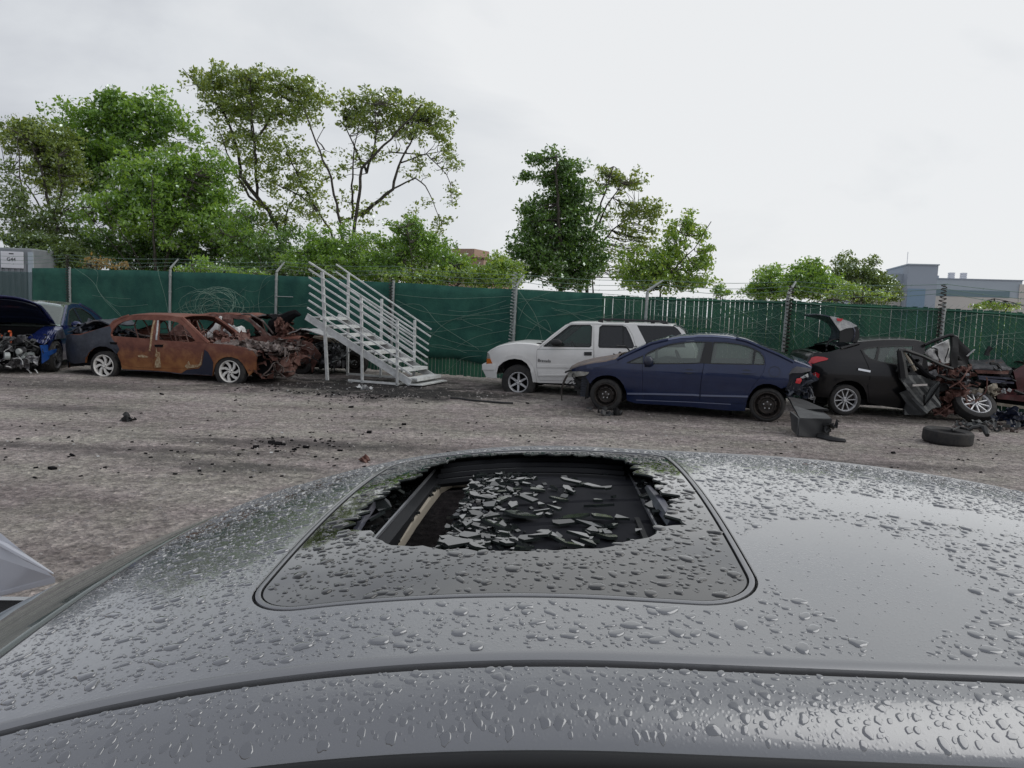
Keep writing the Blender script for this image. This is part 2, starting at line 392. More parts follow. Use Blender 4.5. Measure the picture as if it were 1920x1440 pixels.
    stain(G(560, 832), 2.2, .4, (.05, .045, .043), .7)
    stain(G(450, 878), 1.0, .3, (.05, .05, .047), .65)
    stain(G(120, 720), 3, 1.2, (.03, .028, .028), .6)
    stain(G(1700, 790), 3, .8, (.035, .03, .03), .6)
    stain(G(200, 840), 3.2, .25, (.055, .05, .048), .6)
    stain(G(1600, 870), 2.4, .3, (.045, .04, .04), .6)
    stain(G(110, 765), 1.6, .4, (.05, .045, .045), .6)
    L.new(last, b.inputs['Base Color']); b.inputs['Specular IOR Level'].default_value = .18
    rr = N('ShaderNodeMapRange'); rr.inputs['To Min'].default_value = .45; rr.inputs['To Max'].default_value = .85
    L.new(big.outputs[0], rr.inputs['Value']); L.new(rr.outputs[0], b.inputs['Roughness'])
    ad = N('ShaderNodeMath'); ad.operation = 'ADD'; L.new(vor.outputs['Distance'], ad.inputs[0]); L.new(fine.outputs[0], ad.inputs[1])
    ad2 = N('ShaderNodeMath'); ad2.operation = 'ADD'; L.new(ad.outputs[0], ad2.inputs[0]); L.new(mid.outputs[0], ad2.inputs[1])
    bn = N('ShaderNodeBump'); bn.inputs['Strength'].default_value = .9; bn.inputs['Distance'].default_value = .03
    L.new(ad2.outputs[0], bn.inputs['Height']); L.new(bn.outputs[0], b.inputs['Normal'])
    o = meshobj('ground', [(-900, -200, 0), (900, -200, 0), (900, 1500, 0), (-900, 1500, 0)], [(0, 1, 2, 3)], m)
    tag(o, kind='structure')
    # loose stones: nobody could count them
    sm = M['stone'] = mat('gravel_stone', (.17, .155, .15), .7, c2=(.34, .32, .30), scale=4, lo=.45, hi=.62)
    n = 22000
    D = 3.0 + 15 * RNG.random(n) ** 1.2; X = (RNG.random(n) - .5) * 1.55 * D
    keep = ~((D < 3.2) & (X > -2.0))
    D = D[keep]; X = X[keep]; n = len(D)
    base = np.array([(0, 0, .7), (1, 0, 0), (.3, .9, .05), (-.85, .5, 0), (-.7, -.65, .02), (.4, -.95, 0)], float)
    tri = np.array([(0, 1, 2), (0, 2, 3), (0, 3, 4), (0, 4, 5), (0, 5, 1)])
    sz = (.004 + .013 * RNG.random(n) ** 4)[:, None, None] * (1 + D[:, None, None] * .03)
    a = RNG.random(n) * 6.28; ca, sa = np.cos(a), np.sin(a)
    vv = base[None] * sz * (1 + .5 * (RNG.random((n, 6, 3)) - .5))
    v = np.empty_like(vv); v[..., 0] = vv[..., 0] * ca[:, None] - vv[..., 1] * sa[:, None] + X[:, None]; v[..., 1] = vv[..., 0] * sa[:, None] + vv[..., 1] * ca[:, None] + D[:, None]; v[..., 2] = vv[..., 2]
    f = (tri[None] + (np.arange(n) * 6)[:, None, None]).reshape(-1, 3)
    tag(npmesh('gravel', v.reshape(-1, 3), f, sm), 'loose wet gravel stones strewn over the yard', 'gravel', kind='stuff')
ground()
# ------------------------------------------------------------------ fence
def fD(px): return 1 / (.0530 + 1.35e-5 * (px - 800))
def fence_pt(px, z=0.0):
    d = ray(px, 640); D = fD(px); return Vector((d.x / d.y * D, D, z))
# the fence line, straight on the ground, between the two ends
FA = fence_pt(-260); FB = fence_pt(2200)
FE = (FB - FA); FLEN = FE.length; FE.normalize(); FN = Vector((FE.y, -FE.x, 0))       # FN points towards the camera
def fs(px):                                    # distance along the fence under a pixel column (horizon row)
    d = ray(px, 600); d = Vector((d.x, d.y, 0)); p = Vector((0, 0, 0))
    # solve p + d t = FA + FE s
    det = d.x * (-FE.y) - d.y * (-FE.x)
    t = (FA.x * (-FE.y) - FA.y * (-FE.x)) / det
    q = d * t; return (Vector((q.x, q.y, 0)) - FA).dot(FE)
def ftop(px, py):                              # height of the fence plane under a pixel
    d = ray(px, py); nn = FN; t = (FA - O).dot(nn) / d.dot(nn); p = O + d * t; return (p - FA).dot(FE), p.z
tops = [ftop(x, y) for x, y in ((-200, 494), (60, 502), (325, 509), (522, 516), (740, 530), (968, 543), (1213, 552), (1475, 559), (1768, 572), (1900, 580), (2150, 596))]
def fz(s):
    for (s0, z0), (s1, z1) in zip(tops, tops[1:]):
        if s <= s1: return z0 + (z1 - z0) * max(0, (s - s0)) / (s1 - s0)
    return tops[-1][1]
def FP(s, off=0, z=0): return Vector((FA.x, FA.y, 0)) + FE * s + FN * off + Vector((0, 0, z))
def fence():
    fr = empty('security_fence', FP(FLEN / 2))
    tag(fr, 'long green screened chain link fence with steel posts behind the wrecked cars', 'fence')
    org = fr.location.copy()
    def fin(mb, name, m, par=fr, smooth=False):
        mb.v = [Vector(p) - org for p in mb.v]; return mb.build(name, m, par, smooth)
    s_open0, s_open1 = fs(-200), fs(63)
    s_end = fs(1128)
    rg = random.Random(3)
    # privacy slats along the whole fence: each 8 cm strip woven upright
    mb = MB(); s = s_open1
    while s < FLEN - .1:
        z1 = fz(s) - .04 - rg.random() * .03; w = (.0835 + rg.random() * .006) if (fs(1215) < s < fs(1400) or s > fs(1672)) else .0925; z0 = .04 + rg.random() * .03
        tl = (rg.random() - .5) * .012
        broken = False
        if not broken:
            n = len(mb.v)
            for (a, z, o) in ((0, z0, 0), (w, z0, .008), (w + tl, z1, .008), (tl, z1, 0)): mb.v.append(FP(s + a, o, z))
            for (a, z, o) in ((0, z0, -.004), (w, z0, .004), (w + tl, z1, .004), (tl, z1, -.004)): mb.v.append(FP(s + a, o, z))
            mb.f += [(n, n+1, n+2, n+3), (n+7, n+6, n+5, n+4), (n, n+4, n+5, n+1), (n+1, n+5, n+6, n+2), (n+2, n+6, n+7, n+3), (n+3, n+7, n+4, n)]
        s += .094
    fin(mb, 'privacy_slats', M['slat'])
    # the dark windscreen cloth on the left two thirds
    mb = MB(); n = 260; nz = 10
    def cl(u, v):
        s = s_open1 + (s_end - s_open1) * u; zt = fz(s); zb = .36 + .05 * math.sin(s * 1.3) + .03 * math.sin(s * 4.1) + (.0 if s < fs(640) else .08)
        z = zb + (zt - zb + .01 * math.sin(s * 2.2)) * v
        return FP(s, .03 + .012 * math.sin(s * 2.1 + v * 2) + .010 * math.sin(s * 6.3 + v * 5) + .006 * math.sin(s * 17 + v * 9), z)
    mb.grid(cl, n, nz); o = fin(mb, 'windscreen_cloth', M['fabric'], smooth=True)
    sd = o.modifiers.new('thick', 'SOLIDIFY'); sd.thickness = .006
    # open chain link on the far left, woven wire
    mb = MB(); q = .058; h = 2.25; s = s_open0 - h
    while s < s_open1:
        for sg in (1, -1):
            a0, z0 = (s, .05) if sg > 0 else (s + h, .05)
            a1, z1 = a0 + sg * (h - .05), h
            # clip to the open bay
            t0, t1 = 0.0, 1.0
            for lo in (s_open0, s_open1):
                pass
            da = a1 - a0
            ta, tb = sorted(((s_open0 - a0) / da, (s_open1 - a0) / da))
            t0, t1 = max(0, ta), min(1, tb)
            if t1 > t0:
                mb.tube([FP(a0 + da * t0, .01 * sg, z0 + (z1 - z0) * t0), FP(a0 + da * t1, .01 * sg, z0 + (z1 - z0) * t1)], .0085, 4, False)
        s += q
    fin(mb, 'chain_link_mesh', M['tealwire'])
    # chain link over the whole run (fine wire, in front of the slats)
    mb = MB(); q = .11; s = s_end
    while s < FLEN - 2.2:
        for sg in (1, -1):
            a0 = s if sg > 0 else s + 2.0
            mb.tube([FP(a0, .014, .05), FP(a0 + sg * 2.0, .014, fz(a0) - .02)], .0022, 3, False)
        s += q
    fin(mb, 'chain_link_mesh', M['dullwire'])
    mb = MB()
    for a in (fs(1128),):
        mb.tube([FP(a + (FLEN - a) * i / 20, .02, fz(a + (FLEN - a) * i / 20) - .10) for i in range(21)], .02, 6)
    fin(mb, 'top_rail', M['slat'])
    # posts: (pixel column, lean px, arm, coil, extra top px)
    spec = [(-62, 0, 1, 0), (136, .5, 0, 1), (322, 7, 1, 0), (520, 4, 1, 0), (738, 3, 0, 1), (966, 6, 1, 1), (1211, 4, 2, 0), (1472, 7, 1, 1), (1766, 3, 0, 1), (2080, 3, 1, 0)]
    tips = []
    for k, (px, lean, arm, coil) in enumerate(spec):
        s = fs(px); zt = fz(s) + .05; ln = lean / 75 * .9 * .5
        mb = MB(); b0 = FP(s - ln * .5, .07, 0); t0 = FP(s + ln * .6, .07, zt)
        mb.tube([b0, b0.lerp(t0, .5), t0], .036, 10)
        for zc in (.3, .52, .75, .93): c = b0.lerp(t0, zc); mb.tube([c - Vector((0, 0, .02)), c + Vector((0, 0, .02))], .043, 10)
        tip = t0
        if arm:
            tip = t0 + FE * (.13 if arm == 1 else .30) + Vector((0, 0, .30 if arm == 1 else .27)) - FN * .16
            mb.tube([t0 - Vector((0, 0, .04)), t0 + Vector((0, 0, .03)), tip], [.032, .034, .018], 8)
        else: tip = t0 + Vector((0, 0, .35))
        tips.append((s, tip))
        po = fin(mb, 'post', M['galv'], smooth=True)
        if coil:                               # coiled razor wire hung along the post
            mb = MB(); pts = []; zz = {738: .1, 136: .35, 966: .35, 1472: .2, 1766: .35}.get(px, .2); top = zt + zz
            base = {136: .0, 738: .9, 966: .3, 1472: .55, 1766: .5}.get(px, .5)
            n = int((top - base) / .0065); side = 1 if px in (1472,) else -1
            for i in range(n):
                a = i * .55; f = i / n
                c = b0.lerp(t0, (base + (top - base) * f) / zt) + FE * side * .045 + FN * .03
                pts.append(c + FE * math.cos(a) * .05 + FN * math.sin(a) * .05)
            mb.tube(pts, .009, 4)
            for i in range(0, n, 6):
                mb.bar(pts[i] + Vector((0, 0, -.014)), pts[i] + Vector((0, 0, .014)), .04, .012)
            c2 = po.location
            w = MB(); w.v = mb.v; w.f = mb.f; w.v = [Vector(p) - org for p in w.v]; w.build('razor_wire', M['steel' if px != 966 else 'galv'], po)
    tips.sort(key=lambda t: t[0])
    # straight barbed strands from arm to arm
    for j, (f, dz) in enumerate(((1.0, 0), (.62, -.09), (.3, -.17))):
        mb = MB(); pts = []
        for (s0, a), (s1, b) in zip(tips, tips[1:]):
            for i in range(9):
                t = i / 9; p = a.lerp(b, t) + Vector((0, 0, dz - .05 * math.sin(math.pi * t) * (1 + .6 * j))); pts.append(p)
        mb.tube(pts, .0052, 4)
        for p in pts[::2]: mb.bar(p - Vector((.0, 0, .02)), p + Vector((.02, 0, .02)), .006)
        fin(mb, 'barbed_wire', M['dullwire'])
    # loose looping wire on the fence face
    def wire(pts, r=.0075, off=.09, name='loose_wire', mt='dullwire'):
        w = []; 
        for i in range(len(pts) - 1):
            p0 = pts[max(i - 1, 0)]; p1 = pts[i]; p2 = pts[i + 1]; p3 = pts[min(i + 2, len(pts) - 1)]
            for k in range(8):
                t = k / 8; q = [.5 * (2 * p1[c] + (p2[c] - p0[c]) * t + (2 * p0[c] - 5 * p1[c] + 4 * p2[c] - p3[c]) * t * t + (3 * p1[c] - p0[c] - 3 * p2[c] + p3[c]) * t ** 3) for c in (0, 1)]
                w.append(q)
        w.append(pts[-1])
        out = []
        for i, (x, y) in enumerate(w):
            s, z = ftop(x, y); out.append(FP(s, off + .02 * math.sin(i * .5), max(z, .03)))
        mb = MB(); mb.tube(out, r, 4); fin(mb, name, M[mt])
    W_ = [
        [(142, 500), (175, 525), (200, 560), (225, 588), (245, 598)], [(150, 503), (185, 508), (190, 545), (230, 590)],
        [(300, 500), (310, 545), (322, 590)], [(330, 585), (380, 560), (430, 575), (520, 575), (580, 574)],
        [(496, 600), (488, 560), (500, 525), (520, 515)], [(360, 590), (395, 560), (425, 565), (440, 588)], [(375, 590), (400, 572), (410, 565), (430, 590)],
        [(745, 552), (800, 558), (860, 560), (960, 556)], [(745, 562), (800, 585), (880, 592), (965, 585)], [(740, 575), (790, 572), (830, 610), (900, 655)],
        [(800, 620), (850, 640), (900, 650), (940, 640)], [(800, 625), (870, 615), (960, 596)], [(800, 702), (835, 698), (870, 672), (905, 667)],
        [(805, 640), (850, 600), (965, 575)], [(860, 650), (900, 630), (962, 618)],
        [(972, 575), (1000, 600), (1030, 620), (1050, 640)], [(975, 545), (1005, 590), (1020, 640)], [(975, 600), (1000, 560), (1060, 570), (1140, 575)],
        [(985, 640), (1005, 612), (1025, 600), (1035, 620)], [(975, 560), (1040, 565), (1120, 560), (1205, 565)], [(990, 600), (1050, 625), (1100, 600), (1200, 585)],
        [(1225, 560), (1300, 575), (1380, 565), (1470, 565)], [(1225, 590), (1300, 600), (1380, 590), (1468, 570)], [(1330, 640), (1390, 610), (1440, 600), (1468, 585)],
        [(1225, 575), (1330, 560), (1400, 590), (1465, 640)], [(1350, 620), (1400, 640), (1440, 655)], [(1300, 585), (1380, 620), (1460, 625)],
        [(1390, 645), (1420, 620), (1460, 610)], [(1480, 580), (1540, 595), (1600, 625), (1640, 635)], [(1480, 562), (1560, 575), (1650, 580), (1760, 582)],
        [(1485, 600), (1520, 620), (1560, 632)], [(1480, 640), (1540, 600), (1600, 590), (1700, 600)], [(1600, 635), (1660, 625), (1720, 615), (1760, 606)],
        [(1775, 640), (1810, 632), (1850, 630), (1920, 622)], [(1775, 600), (1840, 590), (1930, 600)], [(1485, 625), (1500, 655), (1520, 650)],
        [(1850, 660), (1875, 642), (1895, 655), (1880, 668)], [(1830, 650), (1838, 640), (1846, 655)], [(985, 545), (1080, 548), (1200, 556)], [(580, 590), (600, 575)],
    ]
    for w in W_: wire(w, .005)
    rg = random.Random(11)
    for i in range(26):
        x = rg.uniform(760, 1900); y = rg.uniform(575, 650); L_ = rg.uniform(50, 150); dy = rg.uniform(-35, 35)
        wire([(x, y), (x + L_ * .4, y + dy * .2 + rg.uniform(-8, 14)), (x + L_, y + dy)], .0042)
    for i in range(14):
        x = rg.uniform(150, 560); y = rg.uniform(540, 600); wire([(x, y), (x + 25, y + rg.uniform(-12, 16)), (x + rg.uniform(30, 80), y + rg.uniform(-30, 30))], .0036)
    # hook rod on the third post
    wire([(522, 556), (554, 557)], .011, .12, 'rod', 'galv')
fence()
def wire_tangle():                             # heap of tangled fence wire above the second wreck
    c = P(404, 585, 19.0); org = c.copy(); mb = MB(); rg = random.Random(5)
    for i in range(26):
        a0 = rg.random() * 6.28; rx = rg.uniform(.25, .75); rz = rg.uniform(.10, .42); y0 = rg.uniform(-.25, .25); tl = rg.uniform(-.4, .4); x0 = rg.uniform(-.25, .25)
        pts = [Vector((x0 + rx * math.cos(a0 + t * .4), y0 + tl * math.sin(t * .4), rz * .8 + rz * math.sin(a0 + t * .4 * 1.02) * (1 if rg.random() < 2 else 0))) for t in range(rg.randint(8, 15))]
        mb.tube(pts, .0038, 4)
    o = mb.build('wire_tangle', M['dullwire']); o.location = org + Vector((0, 0, -.12)); tag(o, 'tangled heap of thin fence wire on the roof of the rear burnt wreck', 'wire')
wire_tangle()
# ------------------------------------------------------------------ buildings behind
def far_building():
    D = 120.0; o0 = P(1800, 575, D); o0.z = 0; ang = R(-14)
    root = empty('industrial_building', o0, ang); tag(root, 'blue grey industrial building with square tower and teal window band, far right', 'building')
    ca, sa = math.cos(ang), math.sin(ang)
    def loc(px, py):                           # pixel -> (x,z) in the facade plane
        d = ray(px, py); n = Vector((-sa, ca, 0)); t = (o0 - O).dot(n) / d.dot(n); p = O + d * t - o0
        return p.x * ca + p.y * sa, p.z
    def bx(name, pa, pb, y0, y1, m, par=root, zb=None):
        (x0, z1), (x1, z0) = loc(*pa), loc(*pb)
        if zb is not None: z0 = zb
        return MB().box((min(x0, x1), y0, min(z0, z1)), (max(x0, x1), y1, max(z0, z1))).build(name, M[m], par)
    tz = loc(1700, 499)[1]; wz = loc(1800, 524)[1]; lz = loc(1680, 513)[1]
    xl = loc(1600, 512)[0]; xt0 = loc(1695, 499)[0]; xt1 = loc(1749, 503)[0]; xr = loc(1917, 530)[0]
    zb = loc(1800, 556)[1]; zs = loc(1830, 549)[1]
    MB().box((xl, 0, 0), (xt0, 30, lz)).build('wing', M['wallblue'], root)
    MB().box((xt0, -3, 0), (xt1, 12, tz)).build('tower', M['walltower'], root)
    MB().box((xt1, 0, 0), (xr, 30, wz)).build('wing', M['wallblue'], root)
    MB().box((xr - .02, .6, 0), (xr + 14, 30, wz - .9)).build('wing', M['wallcream'], root)
    MB().box((xl, -.12, 0), (xt0 - .02, -.02, zb)).build('render_band', M['wallcream'], root)
    MB().box((xt1 + .02, -.12, 0), (xr - .4, -.02, zb)).build('render_band', M['wallcream'], root)
    MB().box((xr - .35, -.14, 0), (xr + .5, .55, wz - .5)).build('corner_pier', M['wallcream'], root)
    z1, z0 = loc(1830, 538)[1], loc(1830, 550)[1]
    MB().box((xt1 + .3, -.16, zb), (xr - 1.6, -.03, zb + (z1 - z0))).build('window_band', M['tealglass'], root)
    MB().box((xl, -.16, zb), (xt0 - 2.2, -.03, zb + (z1 - z0))).build('window_band', M['tealglass'], root)
    MB().box((xt0 - 1.8, -.2, 0), (xt0 - .1, -.03, lz - 1.6)).build('corner_pier', M['wallcream'], root)
    xa = loc(1700, 540)[0]
    MB().box((xt0 + .1, -3.14, 0), (xt0 + 2.6, -3.02, tz - 3.6)).build('blue_panel', M['walltowerblue'], root)
    MB().box((xt0 - .15, -3.15, tz + .003), (xt1 + .15, 12.1, tz + .18)).build('parapet', M['wallblue'], root)
    MB().box((xt1 + .2, -.1, wz + .003), (xr + .1, 30, wz + .15)).build('parapet', M['walltower'], root)
    for a, b in ((1803, 1813), (1827, 1837)):
        x0 = loc(a, 515)[0]; x1 = loc(b, 515)[0]; mb = MB()
        for k in range(4): mb.box((x0, 6, wz + .2 + k * .32), (x1, 7.2, wz + .45 + k * .32))
        mb.box((x0 + .08, 6.05, wz + .1), (x1 - .08, 7.1, wz + 1.3)); mb.build('roof_vent', M['plate'], root)
    x0 = loc(1776, 515)[0]; MB().tube([(x0, 5, wz), (x0, 5, wz + .8)], .18, 8).build('vent_pipe', M['walltower'], root)
    x0 = xt0 + .4; MB().tube([(x0, 0, tz), (x0, 0, tz + 2.2)], .05, 4).build('antenna', M['plate'], root)
far_building()
def brick_building():
    D = 85.0; o0 = P(880, 560, D); o0.z = 0
    root = empty('brick_building', o0, R(-24)); tag(root, 'tan brick building glimpsed over the shrubs between the two tree groups', 'building')
    s = D / F; zt = CAMH + (581 - 492) * s
    MB().box((-3.6, 0, 0), (1.6, 9, zt)).build('wall', M['brick'], root)
    MB().box((-3.7, -.1, zt + .003), (1.7, 9.1, zt + .22)).build('roof_edge', M['rustdark'], root)
    MB().box((-3.0, 1.2, zt + .23), (-.2, 5, zt + 1.25)).build('penthouse', M['brick'], root)
brick_building()
def container():
    D = 26.0; o0 = P(63, 560, D); o0.z = 0; root = empty('storage_container', o0, R(3)); tag(root, 'grey box container with number plate behind the open chain link, far left', 'container')
    zt = P(30, 465, D).z
    mb = MB(); mb.box((-5, 0, 0), (0, 2.4, zt)); bo = mb.build('box_body', M['box'], root); bevel(bo, .04)
    mb = MB()
    for k in range(24): mb.box((-4.9 + k * .2, -.025, .2), (-4.8 + k * .2, -.004, zt - .52))
    mb.build('corrugation', M['box'], root)
    MB().box((-.14, -.04, .02), (.03, -.004, zt - .12)).build('corner_post', M['wallblue'], root)
    x0 = P(5, 490, D).x - o0.x; x1 = P(46, 490, D).x - o0.x; za = P(25, 472, D).z; zb = P(25, 503, D).z
    pl = MB().box((x0, -.06, zb), (x1, -.03, za)).build('number_plate', M['plate'], root); bevel(pl, .01)
    cu = bpy.data.curves.new('lettering', 'FONT'); cu.body = 'G44'; cu.size = .17; cu.align_x = 'CENTER'; cu.extrude = .004
    tt = bpy.data.objects.new('tmp', cu); me = bpy.data.meshes.new_from_object(tt); me.materials.clear(); me.materials.append(M['ink']); t = bpy.data.objects.new('lettering', me); COL.objects.link(t); t.parent = pl; t.location = ((x0 + x1) / 2 - .02, -.064, (za + zb) / 2 - .04); t.rotation_euler = (R(90), 0, 0); bpy.data.objects.remove(tt)
    MB().box(((x0 + x1) / 2 - .09, -.064, za - .09), ((x0 + x1) / 2 + .06, -.061, za - .055)).build('lettering', M['ink'], pl)
container()
# ------------------------------------------------------------------ trees
def leafmat(name, a, b, tr=.45, c=None):
    m, t, bs = nmat(name); t.nodes.remove(bs); o = t.nodes['Material Output']
    at = t.nodes.new('ShaderNodeAttribute'); at.attribute_name = 'var'
    r = t.nodes.new('ShaderNodeValToRGB'); r.color_ramp.elements[0].color = (*a, 1); r.color_ramp.elements[1].color = (*b, 1)
    t.links.new(at.outputs['Fac'], r.inputs[0])
    d = t.nodes.new('ShaderNodeBsdfDiffuse'); tl = t.nodes.new('ShaderNodeBsdfTranslucent'); mx = t.nodes.new('ShaderNodeMixShader'); mx.inputs[0].default_value = tr
    gm = t.nodes.new('ShaderNodeMix'); gm.data_type = 'RGBA'; gm.blend_type = 'MULTIPLY'; gm.inputs[0].default_value = 1; gm.inputs[7].default_value = (1.8, 1.6, .6, 1)
    t.links.new(r.outputs[0], d.inputs[0]); t.links.new(r.outputs[0], gm.inputs[6]); t.links.new(gm.outputs[2], tl.inputs[0])
    t.links.new(d.outputs[0], mx.inputs[1]); t.links.new(tl.outputs[0], mx.inputs[2]); gl = t.nodes.new('ShaderNodeBsdfGlossy'); gl.inputs['Roughness'].default_value = .42; gl.inputs[0].default_value = (.85, .95, .85, 1)
    m3 = t.nodes.new('ShaderNodeMixShader'); fr = t.nodes.new('ShaderNodeFresnel'); fr.inputs[0].default_value = 1.3; t.links.new(fr.outputs[0], m3.inputs[0])
    t.links.new(mx.outputs[0], m3.inputs[1]); t.links.new(gl.outputs[0], m3.inputs[2]); t.links.new(m3.outputs[0], o.inputs[0]); return m
LM = dict(bright=leafmat('maple_leaf', (0.137, 0.265, 0.046), (0.322, 0.500, 0.103)), olive=leafmat('locust_leaf', (.13, .19, .045), (.33, .42, .11)),
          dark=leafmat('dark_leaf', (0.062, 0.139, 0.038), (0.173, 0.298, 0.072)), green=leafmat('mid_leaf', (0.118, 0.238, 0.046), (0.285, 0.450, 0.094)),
          orange=leafmat('tan_leaf', (0.248, 0.159, 0.062), (0.421, 0.291, 0.124)), grey=leafmat('grey_leaf', (.08, .125, .04), (.19, .27, .085)), lime=leafmat('lime_leaf', (0.161, 0.291, 0.052), (0.372, 0.500, 0.114)))
M['bark'] = mat('dark_bark', (.035, .031, .026), .9, c2=(.08, .072, .06), scale=12, bump=.6)
def tree(name, label, cat, blobs, D, limbs=(), leaf='green', size=.16, nper=26, clump=.34, dens_=1.0, group='trees beyond the fence', seed=1, trunkw=.14, depth=.7, twig=.007, droop=0, up=.3):
    """blobs: (px,py,rx,ry[,density]) ellipses in the photo, set at depth D; limbs: pixel polylines with widths"""
    rg = np.random.default_rng(seed); sc = D / F
    x0 = np.mean([b[0] for b in blobs]) if not limbs else limbs[0][0][0][0]
    base = P(x0, 600, D); base.z = 0
    root = empty(name, base); tag(root, label, cat, group)
    # skeleton
    mb = MB(); nodes = []
    if not limbs:
        tx, ty = blobs[0][0], blobs[0][1]
        limbs = [([(x0, 640), ((x0 + tx) / 2, (600 + ty) / 2), (tx, ty)], trunkw * 40)]
        for b in blobs[1:]: limbs.append(([(x0, 560), ((x0 + b[0]) / 2 + rg.normal() * 6, (540 + b[1]) / 2 + 10), (b[0], b[1])], trunkw * 22))
    for pts, w in limbs:
        q = []; off = rg.normal() * .25
        for i in range(len(pts) - 1):
            n = max(2, int(math.dist(pts[i], pts[i + 1]) / 14))
            for k in range(n):
                t = k / n; q.append((pts[i][0] + (pts[i + 1][0] - pts[i][0]) * t, pts[i][1] + (pts[i + 1][1] - pts[i][1]) * t))
        q.append(pts[-1]); m = len(q); ps = []; rs = []
        for i, (a, b) in enumerate(q):
            p = P(a + (rg.normal() * 1.2 if 0 < i < m - 1 else 0), b, D); f = i / (m - 1)
            p.y += off * f * 3; p -= base
            if p.z < 0: p.z = 0
            ps.append(p); rs.append(max(.012, w * sc / 2 * (1 - .75 * f)))
        mb.tube(ps, rs, 7); nodes += ps
    # clumps
    cen = []; rad = []
    for b in blobs:
        px, py, rx, ry = b[:4]; dn = b[4] if len(b) > 4 else 1
        RX, RZ = rx * sc, ry * sc; RY = max(RX * depth, .5)
        vol = RX * RZ * RY * 4.19; n = int(max(4, dens_ * dn * vol / (clump ** 3) * 1.35))
        c = P(px, py, D) - base
        u = rg.normal(size=(n, 3)); u /= np.linalg.norm(u, axis=1)[:, None]; rr = rg.random(n) ** .42 * (1 + .16 * rg.normal(size=n))
        p = u * rr[:, None] * np.array([RX, RY, RZ]) + np.array(c); cen.append(p)
    cen = np.concatenate(cen); cen = cen[cen[:, 2] > .3]
    cen[:, 2] -= droop * rg.random(len(cen))
    nd = np.array([tuple(p) for p in nodes])
    tw = MB(); mx_tw = 260
    idx = rg.permutation(len(cen))[:mx_tw]
    for i in idx:
        p = cen[i]; dd = np.linalg.norm(nd - p, axis=1) + (nd[:, 2] > p[2] + .3) * 1.5; j = int(np.argmin(dd)); a = Vector(nd[j]); b = Vector(p)
        mid = a.lerp(b, .5) + Vector((rg.normal() * .08, rg.normal() * .08, -.06 * (b - a).length + rg.normal() * .05))
        L_ = (b - a).length; w = twig * (1 + .5 * L_)
        mb.tube([a, a.lerp(mid, .5) + Vector((rg.normal() * .03, 0, rg.normal() * .03)), mid, mid.lerp(b, .55), b], [w * 1.6, w * 1.3, w, w * .7, w * .35], 4, False)
    mb.build('trunk', M['bark'], root, smooth=True)
    # leaves
    nc = len(cen); cnt = rg.poisson(nper * 1.7, nc); tot = int(cnt.sum()); ci = np.repeat(np.arange(nc), cnt)
    crad = clump * (.55 + .75 * rg.random(nc)); 
    q = rg.normal(size=(tot, 3)); q /= np.linalg.norm(q, axis=1)[:, None]; q *= (rg.random(tot) ** .5)[:, None]; q[:, 2] *= .62
    pos = cen[ci] + q * crad[ci][:, None]; pos[:, 2] = np.maximum(pos[:, 2], .05)
    nrm = rg.normal(size=(tot, 3)) + np.array([0, 0, up * 2]); nrm /= np.linalg.norm(nrm, axis=1)[:, None]
    t1 = np.cross(nrm, rg.normal(size=(tot, 3))); t1 /= np.linalg.norm(t1, axis=1)[:, None]; t2 = np.cross(nrm, t1)
    s = size * .74 * (.5 + .9 * rg.random(tot))[:, None] * .5
    v = np.stack([pos - t1 * s, pos - t2 * s * .55 - nrm * s * .12, pos + t1 * s * 1.1, pos + t2 * s * .55 - nrm * s * .12], 1)
    f = np.arange(tot * 4).reshape(-1, 4)
    cv = rg.random(nc); var = np.clip(cv[ci] * .6 + .4 * rg.random(tot), 0, 1)
    npmesh('crown', v.reshape(-1, 3), f, LM[leaf], root, var=np.repeat(var, 4))
    return root
GT = 'trees beyond the fence'
tree('tree', 'broad maple with bright layered green crown, second tallest in the left group', 'tree', [(215, 215, 62, 50), (160, 245, 60, 45), (270, 230, 60, 45), (330, 250, 45, 50, .7), (130, 290, 60, 50), (220, 290, 70, 50), (170, 340, 60, 40), (300, 195, 40, 25, .6), (215, 185, 45, 20, .6)], 33,
     limbs=[([(215, 620), (212, 500), (210, 400), (215, 260)], 16), ([(212, 440), (160, 330), (140, 270)], 9), ([(212, 400), (270, 320), (300, 230)], 9)], leaf='green', size=.24, nper=30, clump=.5, seed=2)
tree('tree', 'rounded bright green tree in front of the left tree group, above the burnt cars', 'tree', [(320, 340, 78, 55), (260, 335, 58, 48), (385, 335, 48, 55), (230, 390, 65, 45), (310, 405, 80, 55), (400, 400, 48, 55), (180, 395, 45, 35, .6)], 28.5, leaf='bright', size=.20, nper=30, clump=.42, seed=3)
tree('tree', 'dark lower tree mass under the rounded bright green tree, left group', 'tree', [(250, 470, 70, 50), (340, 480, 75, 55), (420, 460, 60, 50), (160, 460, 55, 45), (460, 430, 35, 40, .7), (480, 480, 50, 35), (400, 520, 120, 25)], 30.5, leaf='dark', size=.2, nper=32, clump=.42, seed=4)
tree('tree', 'olive leaved tree leaning out at the far left of the left group', 'tree', [(60, 265, 52, 34, 1.3), (100, 275, 55, 42, 1.3), (60, 237, 38, 16, .8), (20, 255, 30, 26, .8), (120, 330, 45, 48, .9), (75, 330, 45, 36, .5)], 31,
     limbs=[([(112, 620), (108, 480), (105, 400), (95, 330), (75, 270)], 11), ([(108, 470), (80, 400), (40, 340), (10, 320)], 5), ([(105, 420), (130, 350), (130, 300)], 6), ([(108, 500), (60, 420), (0, 400)], 4)], leaf='olive', size=.19, nper=24, clump=.4, seed=5)
